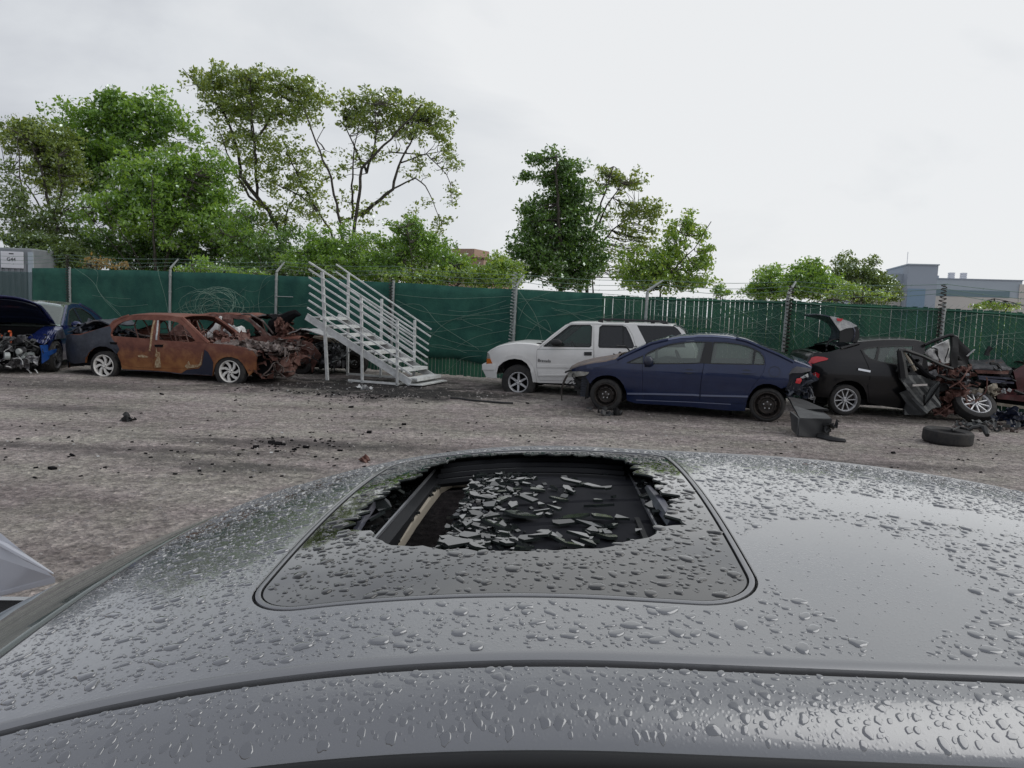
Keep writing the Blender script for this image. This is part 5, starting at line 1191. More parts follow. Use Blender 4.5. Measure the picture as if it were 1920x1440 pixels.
# ---- second burnt wreck behind it
def rear_wreck():
    c = Car('burnt_wreck', 'second burnt wreck with white airbag remains, behind the rust red sedan and the staircase', 'car', P(352, 699, 18.5), P(560, 699, 17.9), 1.5, belt=.95, tumble=.36, ends=(-1.0, 3.8), endin=.2,
            crush=lambda p: p + Vector((0, 0, .03 * ns(p.x * .8, p.y, 0, 3))) + (Vector((.05 * ns(p.x, p.y, p.z, 6), 0, .05 * ns(p.z, p.x, p.y, 8))) if p.x > 2.3 else Vector()))
    t = c.tr
    T = t([(300, 690), (300, 640), (318, 622), (338, 606), (352, 594), (370, 590.5), (400, 590), (452, 590.5), (466, 596), (484, 612), (508, 631), (530, 632), (560, 636), (582, 645), (600, 668), (585, 700)])
    w1 = t([(366, 600), (385, 596.5), (418, 596), (416, 632), (392, 634), (380, 625), (372, 612)])
    w2 = t([(436, 597), (456, 597.5), (468, 604), (482, 618), (490, 631), (455, 634), (438, 633)])
    out = T + [(T[-1][0], .25), (.1, .22)]
    c.panel('body', out, M['rustdark'], holes=[w1, w2], thick=.05)
    Rf = [p for p in T[4:9]]; c.strip('roof', Rf, M['rust'], .03, n=10, crush=lambda p: p + Vector((0, 0, .02 * ns(p.x, p.y, 0, 2))))
    for seg in (T[8:11], t([(452, 588), (470, 590), (492, 604), (512, 626)])):
        f = c.surf(.02); MB().tube([f(*p) for p in seg], .022, 6).build('window_pillar', M['rustgrey'], c.root, True)
    # roof skin peeled forward
    a = c.tp(470, 594, .2); b = c.tp(498, 590, .4); d = c.tp(520, 604, .5)
    loft_quad('peeled_roof', [a, b, b + Vector((.1, .8, 0)), a + Vector((0, .9, .03))], M['rusthood'], c.root, .02, .05, 3)
    loft_quad('peeled_roof', [b, d, d + Vector((.05, .7, -.05)), b + Vector((.1, .8, 0))], M['void'], c.root, .02, .05, 8)
    c.strip('hood', T[10:13], M['rust'], .03)
    c.innards(.1, T[13][0], .7)
    # airbags: deflated pale cloth
    pts = [c.tp(*q, -.06) for q in cC((255, 440), (340, 400), (400, 330), (425, 260), (445, 200))]
    MB().tube(pts, [.05, .10, .09, .06, .03], 8).build('airbag', M['airbag'], c.root, True)
    p = c.tp(*cC((590, 400))[0], .02); blob('airbag', p, .27, M['airbag'], c.root, (1.15, .7, .62), 3, .5)
    p = c.tp(*cC((560, 345))[0], -.1); blob('airbag', p, .13, M['ash'], c.root, (1.0, .8, .9), 5, .6)
    a = c.tp(*cC((515, 230))[0], -.10); b = c.tp(*cC((490, 460))[0], -.10)
    loft_quad('burnt_seat_back', [a + Vector((-.10, 0, 0)), a + Vector((.14, 0, 0)), b + Vector((.02, 0, 0)), b + Vector((-.16, 0, 0))], M['rustdark'], c.root, .08, .05, 4)
    crumple('crumpled_metal', (1.2, .1, .55), (2.6, 1.3, .98), 30, M['rustgrey'], c.root, 21, (.15, .4), .6)
    # torn front end with raised black fender liner
    pts = [c.tp(*q, .3) for q in cC((1040, 410), (1060, 300), (1150, 250), (1230, 190), (1290, 165), (1340, 185))]
    MB().tube(pts, [.16, .20, .17, .12, .09, .03], 8).build('fender_liner', M['void'], c.root, True)
    a = c.tp(*cC((1060, 420))[0], .0); b = c.tp(*cC((1200, 240))[0], .3)
    crumple('torn_fender', (a.x, .0, a.z - .05), (b.x, .5, b.z), 26, M['rustdark'], c.root, 22, (.12, .35), .1)
    a = c.tp(*cC((1000, 520))[0], .0); b = c.tp(*cC((1400, 640))[0], .3)
    crumple('torn_fender', (a.x, 0, b.z - .05), (b.x, .6, a.z + .15), 30, M['rust'], c.root, 23, (.15, .5), .3)
    # hinged grey hood lying over the engine bay
    q = cC((1190, 395), (1350, 340), (1760, 455), (1500, 430))
    A_ = c.tp(*q[0], .05); B_ = c.tp(*q[1], .35); C_ = c.tp(*q[2], .4); D_ = c.tp(*cC((1740, 480))[0], .05)
    loft_quad('torn_hood', [A_, B_, B_ + Vector((0, .9, 0)), A_ + Vector((0, 1.1, 0))], M['rusthood'], c.root, .02, .04, 3)
    loft_quad('torn_hood', [B_, C_, C_ + Vector((0, .9, 0)), B_ + Vector((0, .9, 0))], M['ash'], c.root, .02, .03, 6)
    loft_quad('torn_hood', [c.tp(*cC((1500, 420))[0], .02), C_, C_ + Vector((0, .1, -.12)), c.tp(*cC((1480, 440))[0], .02)], M['beige'], c.root, .02, .02, 2)
    a = c.tp(*cC((1260, 800))[0], .1); b = c.tp(*cC((1800, 480))[0], .1)
    mb = MB().box((a.x, .35, .15), (b.x - .1, 1.3, b.z - .12)); mb.build('engine_bay', M['void'], c.root)
    crumple('crumpled_metal', (a.x, .0, .2), (b.x, .6, b.z - .1), 34, M['greyprimer'], c.root, 24, (.1, .35), .1)
    chunks('engine_block', (a.x + .1, .05, .25), (b.x - .15, .5, b.z - .15), 22, M['castmetal'], c.root, 25, (.06, .22))
    bent_tubes('hoses', (a.x, .0, .2), (b.x, .4, b.z), 30, M['black'], c.root, 26, (.01, .025), (.2, .7))
    p = c.tp(*cC((1460, 600))[0], .02); MB().lathe([(.0, 0), (.10, 0), (.12, .03), (.12, .14), (.0, .14)], p, k=18).build('alternator', M['castmetal'], c.root, True)
    w = c.tp(*cC((1320, 740))[0], .0); c.wheel(w.x, .30, .31, .19, .2, 'steel', y=.05, mrim='steel')
    w = c.tp(*cC((1760, 760))[0], .0); MB().tube([c.tp(*q, .05) for q in cC((1660, 730), (1760, 690), (1860, 630), (1920, 570))], .012, 5).build('bent_rod', M['galv'], c.root)
    c.wheel(w.x + .1, .28, .30, .19, .2, 'steel', y=.7, mrim='steel')
rear_wreck()

# ---- metal staircase
def staircase():
    gA = G(613.7, 713); gC = G(745.3, 723); gA2 = G(651.7, 702.5); gC2 = G(775, 708.5)
    e = (gC - gA).normalized(); n = Vector((-e.y, e.x, 0)); root = empty('metal_staircase', gA, math.atan2(e.y, e.x))
    tag(root, 'portable grey painted steel staircase with long sloping side rails, standing by the fence', 'staircase')
    wd = 1.32
    def near(x, y, off=0):
        px, py = 520 + x / 4.8, 460 + y / 4.8; d = ray(px, py); q = gA + n * off; t = (q - O).dot(n) / d.dot(n); p = O + d * t - gA
        return Vector((p.dot(e), off, max(p.z, .0)))
    m = M['stair']
    for k, (a, b) in enumerate((((405, 238), (450, 1215)), ((755, 458), (765, 1240)), ((1080, 672), (1080, 1258)))):
        A_, B_ = near(*a), near(*b); B_.z = 0.0; MB().bar(A_, B_, .062 if k == 0 else .05, .05, (0, 1, 0)).build('post', m, root)
    for a, b in (((640, 255), (632, 1165)), ((940, 482), (930, 1180)), ((1238, 672), (1232, 1130))):
        A_, B_ = near(*a, wd), near(*b, wd); B_.z = 0.0; MB().bar(A_, B_, .05, .05, (0, 1, 0)).build('post', m, root)
    yN = (150, 215, 288, 358, 430, 495, 560); xN = (285, 283, 285, 285, 288, 283, 270)
    for i in range(7):
        x1 = (1100, 1235, 1225, 1235, 1235, 1228, 1208)[i]
        if i == 0: x1 = 1240
        sl = .644; A_ = near(xN[i], yN[i], -.03); B_ = near(x1, yN[i] + (x1 - xN[i]) * sl, -.03); MB().bar(A_, B_, .032, .032, (0, 1, 0)).build('rail', m, root)
    for i in range(7):
        x0 = (530, 525, 560, 560, 560, 560, 560)[i]; x1, y1 = ((1385, 757), (1380, 822), (1362, 890), (1362, 950), (1352, 1010), (1350, 1070), (1335, 1130))[i]
        sl = .685; A_ = near(x0, y1 - (x1 - x0) * sl, wd + .03); B_ = near(x1, y1, wd + .03); MB().bar(A_, B_, .03, .03, (0, 1, 0)).build('rail', m, root)
    s0, s1 = near(262, 640, .03), near(1200, 1240, .03); s1.z = max(s1.z, .05)
    MB().bar(s0, s1, .03, .15, (0, 0, 1)).build('stringer', m, root)
    s2 = Vector((s0.x, wd - .03, s0.z)); s3 = Vector((s1.x, wd - .03, s1.z)); MB().bar(s2, s3, .03, .15, (0, 0, 1)).build('stringer', m, root)
    N = 8
    for k in range(N):
        f = (k + .25) / (N - .4); c = s0.lerp(s1, f); 
        mb = MB().box((c.x - .02, .05, c.z + .02), (c.x + .26, wd - .05, c.z + .045)); mb.box((c.x - .02, .05, c.z - .03), (c.x - .005, wd - .05, c.z + .02)); mb.box((c.x + .245, .05, c.z - .02), (c.x + .26, wd - .05, c.z + .02)); mb.build('tread', m, root)
    pB = near(640, 1236); pC = near(1088, 1256); pB.z = pC.z = .035; MB().bar(pB, pC, .05, .045).build('base_rail', m, root)
    p1 = near(632, 1165, wd); p2 = near(1100, 1190, wd); p1.z = p2.z = .035; MB().bar(p1, p2, .05, .045).build('base_rail', m, root)
    MB().bar(Vector((pC.x, .0, .036)), Vector((pC.x, wd, .036)), .05, .04).build('base_rail', m, root)
    ft = s1 + Vector((.05, 0, 0)); MB().box((ft.x - .1, 0, .03), (ft.x + .22, wd, .055)).build('foot_plate', m, root)
staircase()

# ---- black sedan, wrecked
def black_sedan():
    c = Car('wrecked_black_sedan', 'black sedan with open trunk and its front torn away, right of the blue sedan', 'car', (1585.5, 780), (1828, 790), 1.55, belt=.95, tumble=.38, ends=(-.78, 3.6), endin=.30)
    t = c.tr; wr = t(cG((560, 1180)))[0]
    RearT = t(cG((150, 1130), (120, 1000), (108, 880), (108, 740), (130, 660), (170, 612)))
    Dk = t(cG((170, 612), (270, 600), (380, 585), (500, 545)))
    Bg = t(cG((500, 545), (600, 520), (720, 485)))
    Rf = t(cG((720, 485), (830, 462), (1000, 448), (1200, 444), (1400, 450)) + cH((300, 200), (370, 225)))
    front = t(cH((370, 225), (340, 350), (320, 480), (360, 560), (430, 640), (440, 800), (400, 960), (340, 1060)))
    bot = t(cH((340, 1060), (100, 1060)) + cG((1280, 1290), (1000, 1250), (830, 1210)))
    arch = t(cG((830, 1210), (815, 1100), (780, 1020), (720, 965), (640, 940), (550, 940), (470, 965), (410, 1020), (370, 1090), (350, 1150)))
    outline = RearT + Dk[1:] + Bg[1:] + Rf[1:] + front[1:] + bot[1:] + arch[1:] + t(cG((200, 1140)))
    w1 = t(cG((757, 560), (850, 535), (960, 525), (945, 610), (920, 692), (860, 670), (800, 620)))
    w2 = t(cG((978, 523), (1100, 516), (1392, 516), (1385, 600), (1350, 770), (1225, 750), (1080, 728), (945, 700), (962, 610)))
    c.panel('body', outline, M['blackpaint'], holes=[w1, w2], thick=.05)
    for w in (w1, w2): c.panel('window', shrink(w, -.004), M['glassgreen'], off=.012, thick=.003, smooth=False)
    c.ribbon('window_frame', w1 + [w1[0]], .02, 'black', -.002); c.ribbon('window_frame', w2 + [w2[0]], .02, 'black', -.002)
    c.ribbon('door_seam', t(cG((740, 560), (800, 680), (850, 800), (860, 900), (830, 1000), (845, 1150), (860, 1210))), .012, 'void', -.001)
    c.strip('rear_bumper', RearT, M['blackpaint'], .05); c.strip('rear_deck', Dk[:2], M['blackpaint'], .03)
    c.strip('rear_window', Bg, M['glassdark'], .04, thick=.006, inset2=.03); c.strip('roof', Rf, M['blackpaint'], .035)
    for sd in 'nf':
        f = c.surf(0, sd == 'f'); MB().tube([f(*p) for p in Bg], .03, 6).build('window_pillar', M['blackpaint'], c.root, True)
    c.panel('tail_light', t(cG((105, 712), (135, 655), (200, 640), (290, 650), (342, 668), (330, 685), (240, 705), (150, 732))), M['redlamp'], off=-.02, thick=.05, step=.05)
    c.panel('reflector', t(cG((135, 860), (190, 835), (235, 860), (225, 905), (150, 905))), M['redlamp'], off=-.02, thick=.05, sides='n', step=.05)
    a, b = t(cG((705, 798), (855, 826))); c.ribbon('door_handle', [a, b], .035, 'chrome', -.035)
    # open trunk lid
    q = [c.tp(*p, .42) for p in cG((360, 150), (620, 215), (720, 290), (735, 380), (690, 470))]
    mb = MB()
    prof = [(c.tp(*p, .0).x, c.tp(*p, .0).z) for p in cG((362, 150), (480, 178), (610, 215), (690, 265), (728, 330), (728, 400), (690, 470))]
    inner = [(c.tp(*p, .0).x, c.tp(*p, .0).z) for p in cG((435, 250), (490, 320), (560, 300), (640, 300), (690, 350), (690, 420), (670, 470))]
    for nm, pr, mt_, rng_ in (('trunk_lid', prof, 'rusthood' if 0 else 'greyprimer', (.22, 1.32)),):
        g = MB(); g.grid(lambda u, v: (pr[min(int(u * 6 + .5), 6)][0], rng_[0] + (rng_[1] - rng_[0]) * v, pr[min(int(u * 6 + .5), 6)][1] + .02 * math.sin(math.pi * v)), 6, 8); o = g.build(nm, M['bluestrip'], c.root, True); sd = o.modifiers.new('t', 'SOLIDIFY'); sd.thickness = .02
    pl = [c.tp(*p, .24) for p in cG((362, 150), (480, 178), (610, 215), (690, 265), (728, 330), (728, 400), (700, 470), (480, 470), (490, 330), (435, 255))]
    v, f = sheet([(p.x, p.z) for p in pl[:6]] + [(pl[6].x, pl[6].z), (pl[7].x, pl[7].z), (pl[8].x, pl[8].z), (pl[9].x, pl[9].z)], [], lambda x, z: (x, .23, z), .04, .08); meshobj('trunk_lid_lining', v, f, M['black'], c.root)
    pl = [c.tp(*p, .22) for p in cG((362, 150), (440, 160), (610, 215), (700, 270), (640, 290), (560, 300), (490, 330), (435, 255))]
    v, f = sheet([(p.x, p.z) for p in pl], [], lambda x, z: (x, .205, z), .02, .08); meshobj('trunk_lid_edge', v, f, M['ash'], c.root)
    pl = [c.tp(*p, .2) for p in cG((450, 175), (530, 180), (500, 215), (455, 205))]
    v, f = sheet([(p.x, p.z) for p in pl], [], lambda x, z: (x, .192, z), .01, .05); meshobj('tail_light', v, f, M['redlamp'], c.root)
    MB().tube([c.tp(*p, .3) for p in cG((325, 570), (325, 520), (350, 470), (400, 440), (470, 430))], .018, 6).build('lid_hinge', M['black'], c.root)
    # tow bracket seen under the tail
    mb = MB()
    for y_ in (1115, 1140, 1168): a, b = c.tp(*cG((135, y_))[0], .3), c.tp(*cG((182, y_))[0], .3); mb.bar(a, b, .02)
    for x_ in (135, 182): a, b = c.tp(*cG((x_, 1110))[0], .3), c.tp(*cG((x_, 1170))[0], .3); mb.bar(a, b, .02)
    mb.build('tow_bracket', M['ash'], c.root)
    x1 = t(cH((440, 800)))[0][0]
    c.innards(RearT[3][0] + .25, x1 - .1, .62, seats=((wr[0] + .8, 1), (wr[0] + 1.55, 1)), seat='seatdark')
    # bent front door hanging off
    dpts = cH((30, 650), (130, 610), (300, 612), (430, 670), (540, 690), (545, 1000), (430, 1020), (300, 1100), (110, 1100), (130, 960), (25, 830), (110, 790))
    d = [(c.tp(*p, -.10).x, c.tp(*p, -.10).z) for p in dpts]
    v, f = sheet(d, [], lambda x, z: (x, -.12 + .09 * ns(x * .5, 0, z * .5, 2) + .06 * ns(x, 1, z, 5), max(z, .03)), .05, .07); meshobj('bent_door', v, f, M['greyprimer'], c.root, False)['label'] = 'torn grey front door hanging off'
    d = [(c.tp(*p, -.2).x, c.tp(*p, -.2).z) for p in cH((340, 930), (420, 770), (520, 690), (545, 720), (440, 880), (370, 985))]
    v, f = sheet(d, [], lambda x, z: (x, -.22, z), .05, .08); meshobj('door_skin_flap', v, f, M['greyprimer'], c.root)
    mb = MB()
    for q in (cH((345, 850), (345, 985), (430, 880), (545, 715)), cH((480, 850), (560, 960))): mb.tube([c.tp(*p, -.25) for p in q], .016, 5)
    mb.build('torn_crease', M['void'], c.root)
    a, b = c.tp(*cH((200, 736))[0], -.26), c.tp(*cH((380, 728))[0], -.26); MB().bar(a, b, .03, .035).build('door_handle', M['chrome'], c.root)
    # window frame sticks
    mb = MB(); mb.tube([c.tp(*p, -.16) for p in cH((30, 310), (110, 305), (330, 380), (560, 490), (700, 535))], [.035, .04, .03, .03, .025], 6)
    mb.tube([c.tp(*p, -.16) for p in cH((45, 310), (70, 450), (95, 640))], [.05, .07, .08], 6); mb.build('door_frame', M['black'], c.root)
    MB().tube([c.tp(*p, -.15) for p in cH((100, 330), (170, 440), (235, 555))], [.015, .03, .03], 6).build('door_frame', M['beige'], c.root)
    MB().tube([c.tp(*p, -.1) for p in cH((140, 350), (260, 500), (400, 620), (480, 650))], [.02, .04, .05, .03], 6).build('door_frame', M['void'], c.root)
    crumple('torn_trim', tuple(c.tp(*cH((60, 620))[0], -.1) - Vector((0, 0, .05))), tuple(c.tp(*cH((250, 420))[0], .1)), 8, M['greyprimer'], c.root, 31, (.1, .25), .1)
    # raised A pillar and folded roof corner
    MB().tube([c.tp(*p, .1) for p in cH((350, 240), (500, 175), (650, 122), (700, 125))], [.03, .03, .03, .04], 6).build('window_pillar', M['blackpaint'], c.root, True)
    a, b, cc, d = [c.tp(*p, .12) for p in cH((675, 130), (750, 140), (742, 520), (668, 520))]; loft_quad('folded_door', [a, b, cc, d], M['black'], c.root, .08, .02, 3)
    a, b, cc, d = [c.tp(*p, .35) for p in cH((690, 112), (760, 135), (930, 300), (770, 200))]; loft_quad('folded_roof', [a, b, cc + Vector((0, .2, 0)), d], M['greyprimer'], c.root, .03, .04, 5)
    a, b, cc, d = [c.tp(*p, .3) for p in cH((750, 160), (900, 300), (860, 560), (745, 540))]; loft_quad('folded_roof', [a, b, cc, d], M['black'], c.root, .04, .05, 7)
    q = [c.tp(*p, .25) for p in cH((335, 340), (470, 260), (655, 175), (664, 460), (570, 475), (480, 430))]
    v, f = sheet([(p.x, p.z) for p in q], [], lambda x, z: (x, .25 + .04 * ns(x, 0, z, 3), z), .05, .07); meshobj('airbag', v, f, M['airbag'], c.root, True)
    q = [c.tp(*p, .3) for p in cH((305, 415), (500, 490), (370, 505))]
    v, f = sheet([(p.x, p.z) for p in q], [], lambda x, z: (x, .3, z), .04, .08); meshobj('airbag', v, f, M['airbag'], c.root, True)
    # crushed engine bay
    a = c.tp(*cH((560, 1080))[0], .0); b = c.tp(*cH((1000, 540))[0], .0)
    crumple('crumpled_metal', (a.x - .1, .0, .12), (a.x + .45, .7, b.z), 60, M['rustdark'], c.root, 32, (.1, .3), .1)
    crumple('crumpled_metal', (a.x, .1, b.z - .4), (b.x + .05, .8, b.z + .02), 46, M['rustdark'], c.root, 33, (.08, .3), .3)
    chunks('engine_block', (a.x + .1, .15, .5), (b.x, .8, b.z - .05), 30, M['castmetal'], c.root, 34, (.06, .2))
    bent_tubes('bent_tubing', (a.x - .1, .0, .15), (b.x + .1, .6, b.z), 50, M['rustdark'], c.root, 35, (.006, .02), (.2, .6))
    bent_tubes('hoses', (a.x - .3, .0, b.z - .3), (b.x, .5, b.z + .35), 20, M['black'], c.root, 36, (.01, .03), (.2, .6))
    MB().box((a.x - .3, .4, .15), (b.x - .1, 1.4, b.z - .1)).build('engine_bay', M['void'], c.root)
    p = c.tp(*cH((440, 600))[0], -.05); rt = Matrix.Rotation(R(-25), 3, 'Y'); o = MB().box(p - Vector((.09, .03, .06)), p + Vector((.09, .03, .06)), rt, p).build('control_module', M['castmetal'], c.root); bevel(o, .01)
    p, q = c.tp(*cH((870, 380))[0], .2), c.tp(*cH((965, 295))[0], .2); MB().bar(p, q, .04, .012).build('torn_trim', M['ash'], c.root)
    # wheels
    aw = t(cG((560, 1180), (417, 1180), (362, 1180))); c.wheel(wr[0], wr[1], (aw[0][0] - aw[2][0] + wr[1]) / 2, aw[0][0] - aw[1][0], .2, 'ten', y=.03)
    fw = c.tp(*cH((950, 975))[0], .02); rr = (c.tp(*cH((1125, 975))[0], .02).x - fw.x); c.wheel(fw.x, fw.z, rr * 1.42, rr, .21, 'ten', y=-.10, flat=False, tilt=R(-46), spin=10, label='front wheel leaning back on its side')
    MB().lathe([(.0, 0), (.30, 0), (.30, .2), (.0, .2)], (wr[0], c.W - .22, .3), k=28, zmin=.005).build('wheel', M['tyre'], c.root, True)
    p = c.tp(*cH((1050, 790))[0], .15); crumple('broken_headlight', tuple(p - Vector((.15, .1, .12))), tuple(p + Vector((.3, .1, .1))), 10, M['beige'], c.root, 37, (.1, .22), .2)
black_sedan()

# ---- maroon wreck leaving the frame at the right
def maroon_wreck():
    c = Car('maroon_wreck', 'maroon wreck with scorched grey hood, cut off by the right photo edge', 'car', P(1905, 800, 14.2), P(2230, 812, 13.6), 1.5, belt=1.0, tumble=.3, ends=(-1.0, 3.6), endin=.2)
    tp = c.tp
    a, b, cc, d = [tp(*p, 0) for p in cH((930, 545), (1380, 560), (1500, 400), (1040, 392))]
    loft_quad('scorched_hood', [a + Vector((0, -.05, 0)), b + Vector((0, -.05, 0)), cc + Vector((0, .9, .0)), d + Vector((0, .9, 0))], M['rusthood'], c.root, .03, .035, 4, label='scorched grey hood with rusty edges')
    loft_quad('hood_lip', [tp(*p, -.06) for p in cH((960, 545), (1390, 565), (1370, 600), (1000, 590))], M['rustdark'], c.root, .03, .02, 4)
    for q in (cH((1000, 625), (1420, 655)), cH((1010, 650), (1330, 690)), cH((1150, 690), (1440, 705))):
        p0, p1 = tp(*q[0], -.05), tp(*q[1], -.05); MB().bar(p0, p1, .07, .035).build('bent_strip', M['bluestrip'], c.root)
    loft_quad('bumper', [tp(*p, -.05) for p in cH((1230, 850), (1800, 860), (1800, 960), (1240, 900))], M['maroon'], c.root, .06, .02, 3)
    loft_quad('bumper_beam', [tp(*p, .02) for p in cH((1220, 770), (1800, 800), (1800, 860), (1230, 850))], M['maroon'], c.root, .06, .03, 3)
    p0, p1 = tp(*cH((1225, 962))[0], -.03), tp(*cH((1800, 1040))[0], -.03); MB().bar(p0, p1, .08, .05).build('chassis_rail', M['beige'], c.root)
    x0 = tp(*cH((980, 700))[0], 0).x; 
    MB().box((x0 + .3, .15, .28), (3.4, 1.4, .95)).build('engine_bay', M['void'], c.root)
    c.panel('fender', [(p.x, p.z) for p in (tp(*q, 0) for q in cH((1440, 560), (1700, 430), (2500, 400), (2500, 900), (1800, 900), (1500, 830)))], M['maroon'], thick=.04)
    s = [(2.2, 1.05), (2.75, 1.42), (3.6, 1.46)]; c.strip('roof', s, M['maroon'], .04); c.panel('body', [(1.4, .4), (3.6, .4), (3.6, 1.43), (2.75, 1.40), (2.2, 1.03), (1.4, 1.0)], M['maroon'], holes=[[(2.45, 1.03), (3.5, 1.03), (3.5, 1.36), (2.8, 1.34)]], off=.01)
    crumple('crumpled_metal', (x0, .0, .55), (x0 + 1.3, .8, 1.0), 40, M['greyprimer'], c.root, 41, (.1, .35), .4)
    crumple('crumpled_metal', (x0 + .9, .0, .95), (x0 + 1.6, .9, 1.22), 26, M['rustgrey'], c.root, 42, (.1, .3), .3)
    chunks('engine_block', (x0 + .4, .0, .55), (x0 + 1.8, .5, .9), 24, M['castmetal'], c.root, 43, (.06, .22))
    bent_tubes('hoses', (x0 + .2, -.05, .4), (x0 + 1.8, .3, .98), 26, M['black'], c.root, 44, (.01, .03), (.2, .6))
    q = tp(*cH((1350, 800))[0], -.1); chunks('plug_fitting', tuple(q - Vector((.05, .02, .05))), tuple(q + Vector((.08, .02, .05))), 5, M['ash'], c.root, 45, (.03, .07))
    MB().tube([tp(*p, .3) for p in cH((1110, 370), (1130, 310), (1165, 270))], [.05, .04, .05], 7).build('strut', M['black'], c.root, True)
    c.wheel(1.0, .31, .31, .2, .2, 'steel', y=.25, mrim='steel')
    c.wheel(3.2, .31, .31, .2, .2, 'steel', y=.03, mrim='steel')
maroon_wreck()

# ---- blue car with open hood at the far left
def blue_car():
    gw = G(107, 697); ang = R(-12); dv = Vector((math.sin(ang), math.cos(ang), 0))     # towards the rear of the car
    # local +x runs from the front wheel to the rear wheel, flank on our right side: mirror of the usual frame
    c = Car('blue_car', 'deep blue car facing us with raised hood and smashed front, at the left edge', 'car', tuple(gw), tuple(gw + dv * 2.87), 1.85, belt=.90, tumble=.42, ends=(-.84, 3.85), endin=.34)
    W_ = c.W                                     # flank plane y=0 is the right side, body extends to +y (to the left of the photo)
    wb = 2.87
    hood = [(-.80, .62), (-.78, .70), (-.6, .80), (-.1, .90), (.55, .97)]
    A = [(.42, .95), (.9, 1.20), (1.25, 1.38)]; Rf = [(1.25, 1.38), (1.7, 1.44), (2.2, 1.42)]; Bk = [(2.2, 1.42), (2.8, 1.28), (3.35, 1.06)]; Tk = [(3.35, 1.06), (3.75, 1.02), (3.82, .85), (3.85, .55), (3.75, .3)]
    ar = [(.42, .22), (.40, .45), (.25, .66), (.0, .74), (-.25, .66), (-.38, .5)]
    ar2 = [(wb + .42, .28), (wb + .38, .5), (wb + .2, .68), (wb, .73), (wb - .2, .68), (wb - .38, .5), (wb - .42, .22)]
    out = [(-.30, .72), (0, .84), (.42, .94)] + A[1:] + Rf[1:] + Bk[1:] + Tk[1:] + ar2 + ar
    w1 = [(.78, .97), (1.28, 1.28), (1.62, 1.34), (1.72, .98)]; w2 = [(1.78, .98), (1.70, 1.34), (2.15, 1.33), (2.6, 1.20), (2.85, 1.04), (2.6, 1.0)]
    c.panel('body', out, M['evblue'], holes=[w1, w2], thick=.05)
    for w in (w1, w2): c.panel('window', w, M['glass'], off=.012, thick=.003, smooth=False); c.ribbon('window_frame', w + [w[0]], .02, 'black', -.002)
    c.strip('windshield', A, M['glassgreen'], .09, thick=.006); c.strip('roof', Rf, M['glassgreen'], .04); c.strip('rear_window', Bk, M['glassdark'], .05, thick=.006); c.strip('trunk_lid', Tk, M['evblue'], .05)
    for seg in (A, Bk):
        for sd in 'nf':
            f = c.surf(0, sd == 'f'); MB().tube([f(*p) for p in seg], .035, 6).build('window_pillar', M['evblue'], c.root, True)
    # open hood, hinged at the windscreen base, underside towards us
    L_ = 1.12; th = R(26); hx, hz = .50, .97
    def hd(u, v, o=0):
        s_ = L_ * u; y = .16 + (W_ - .32) * v; ed = abs(2 * v - 1)
        bow = .10 * (1 - ed ** 2.5) * (.4 + u * .6); cut = .16 * ed ** 3 * u
        x = hx - (s_ - cut) * math.cos(th); z = hz + (s_ - cut) * math.sin(th) + bow + .05 * math.sin(u * 2.6) + o
        return Vector((x, y, z))
    o = MB().grid(lambda u, v: hd(u, v), 12, 16).build('hood', M['evblue'], c.root, True); sd = o.modifiers.new('t', 'SOLIDIFY'); sd.thickness = .02
    o = MB().grid(lambda u, v: hd(.06 + .88 * u, .06 + .88 * v, -.035 - .018 * (math.sin(u * 14) > .2)), 24, 12).build('hood_lining', M['navyrest'], c.root); sd = o.modifiers.new('t', 'SOLIDIFY'); sd.thickness = .01
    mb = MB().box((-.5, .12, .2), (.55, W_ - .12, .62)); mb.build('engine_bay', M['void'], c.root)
    c.innards(.6, 3.5, .6, seats=((1.75, -1), (2.6, -1)), seat='seatdark', dash=(.95, -1))
    mb = MB().box((.30, .25, .62), (.55, W_ - .2, .93)); o = mb.build('cowl', M['void'], c.root); bevel(o, .05)
    # fender, torn and bright where folded
    a = Vector((-.55, .02, .60)); 
    loft_quad('torn_fender', [(-.62, .02, .62), (.35, .0, .93), (.32, .30, .97), (-.55, .35, .74)], M['evblue'], c.root, .02, .03, 3)
    loft_quad('torn_fender', [(-.20, -.03, .70), (.42, -.03, .70), (.30, -.01, .93), (-.05, -.01, .86)], M['bluestrip'], c.root, .02, .05, 8, label='pale scraped fender corner')
    loft_quad('fender_liner', [(-.70, .10, .60), (-.60, .05, .22), (-.40, .0, .36), (-.45, .02, .60)], M['evbright'], c.root, .02, .06, 5, label='bright blue torn liner')
    loft_quad('fender_liner', [(-.62, .04, .46), (-.15, -.03, .50), (-.18, -.03, .42), (-.6, .04, .36)], M['evbright'], c.root, .02, .04, 6)
    # smashed nose
    crumple('crumpled_metal', (-.80, .2, .45), (-.35, W_ - .1, .72), 26, M['greyprimer'], c.root, 51, (.12, .35), .3)
    crumple('crumpled_metal', (-.85, .15, .12), (-.45, W_ - .1, .45), 22, M['castmetal'], c.root, 52, (.12, .4), .1)
    chunks('engine_parts', (-.6, .2, .45), (.15, W_ - .2, .72), 50, M['castmetal'], c.root, 53, (.06, .18))
    chunks('engine_parts', (-.8, .2, .2), (-.4, W_ - .2, .5), 20, M['galv'], c.root, 56, (.05, .16))
    bent_tubes('orange_cable', (-.55, .75, .55), (-.1, W_ - .3, .80), 14, M['orange'], c.root, 54, (.012, .022), (.3, .8))
    o = blob('orange_inverter', (-.55, 1.15, .62), .14, M['orange'], c.root, (1, 1.3, .6), 3, .3)
    bent_tubes('hoses', (-.85, .1, .15), (-.3, W_ - .2, .75), 50, M['black'], c.root, 55, (.008, .02), (.2, .7))
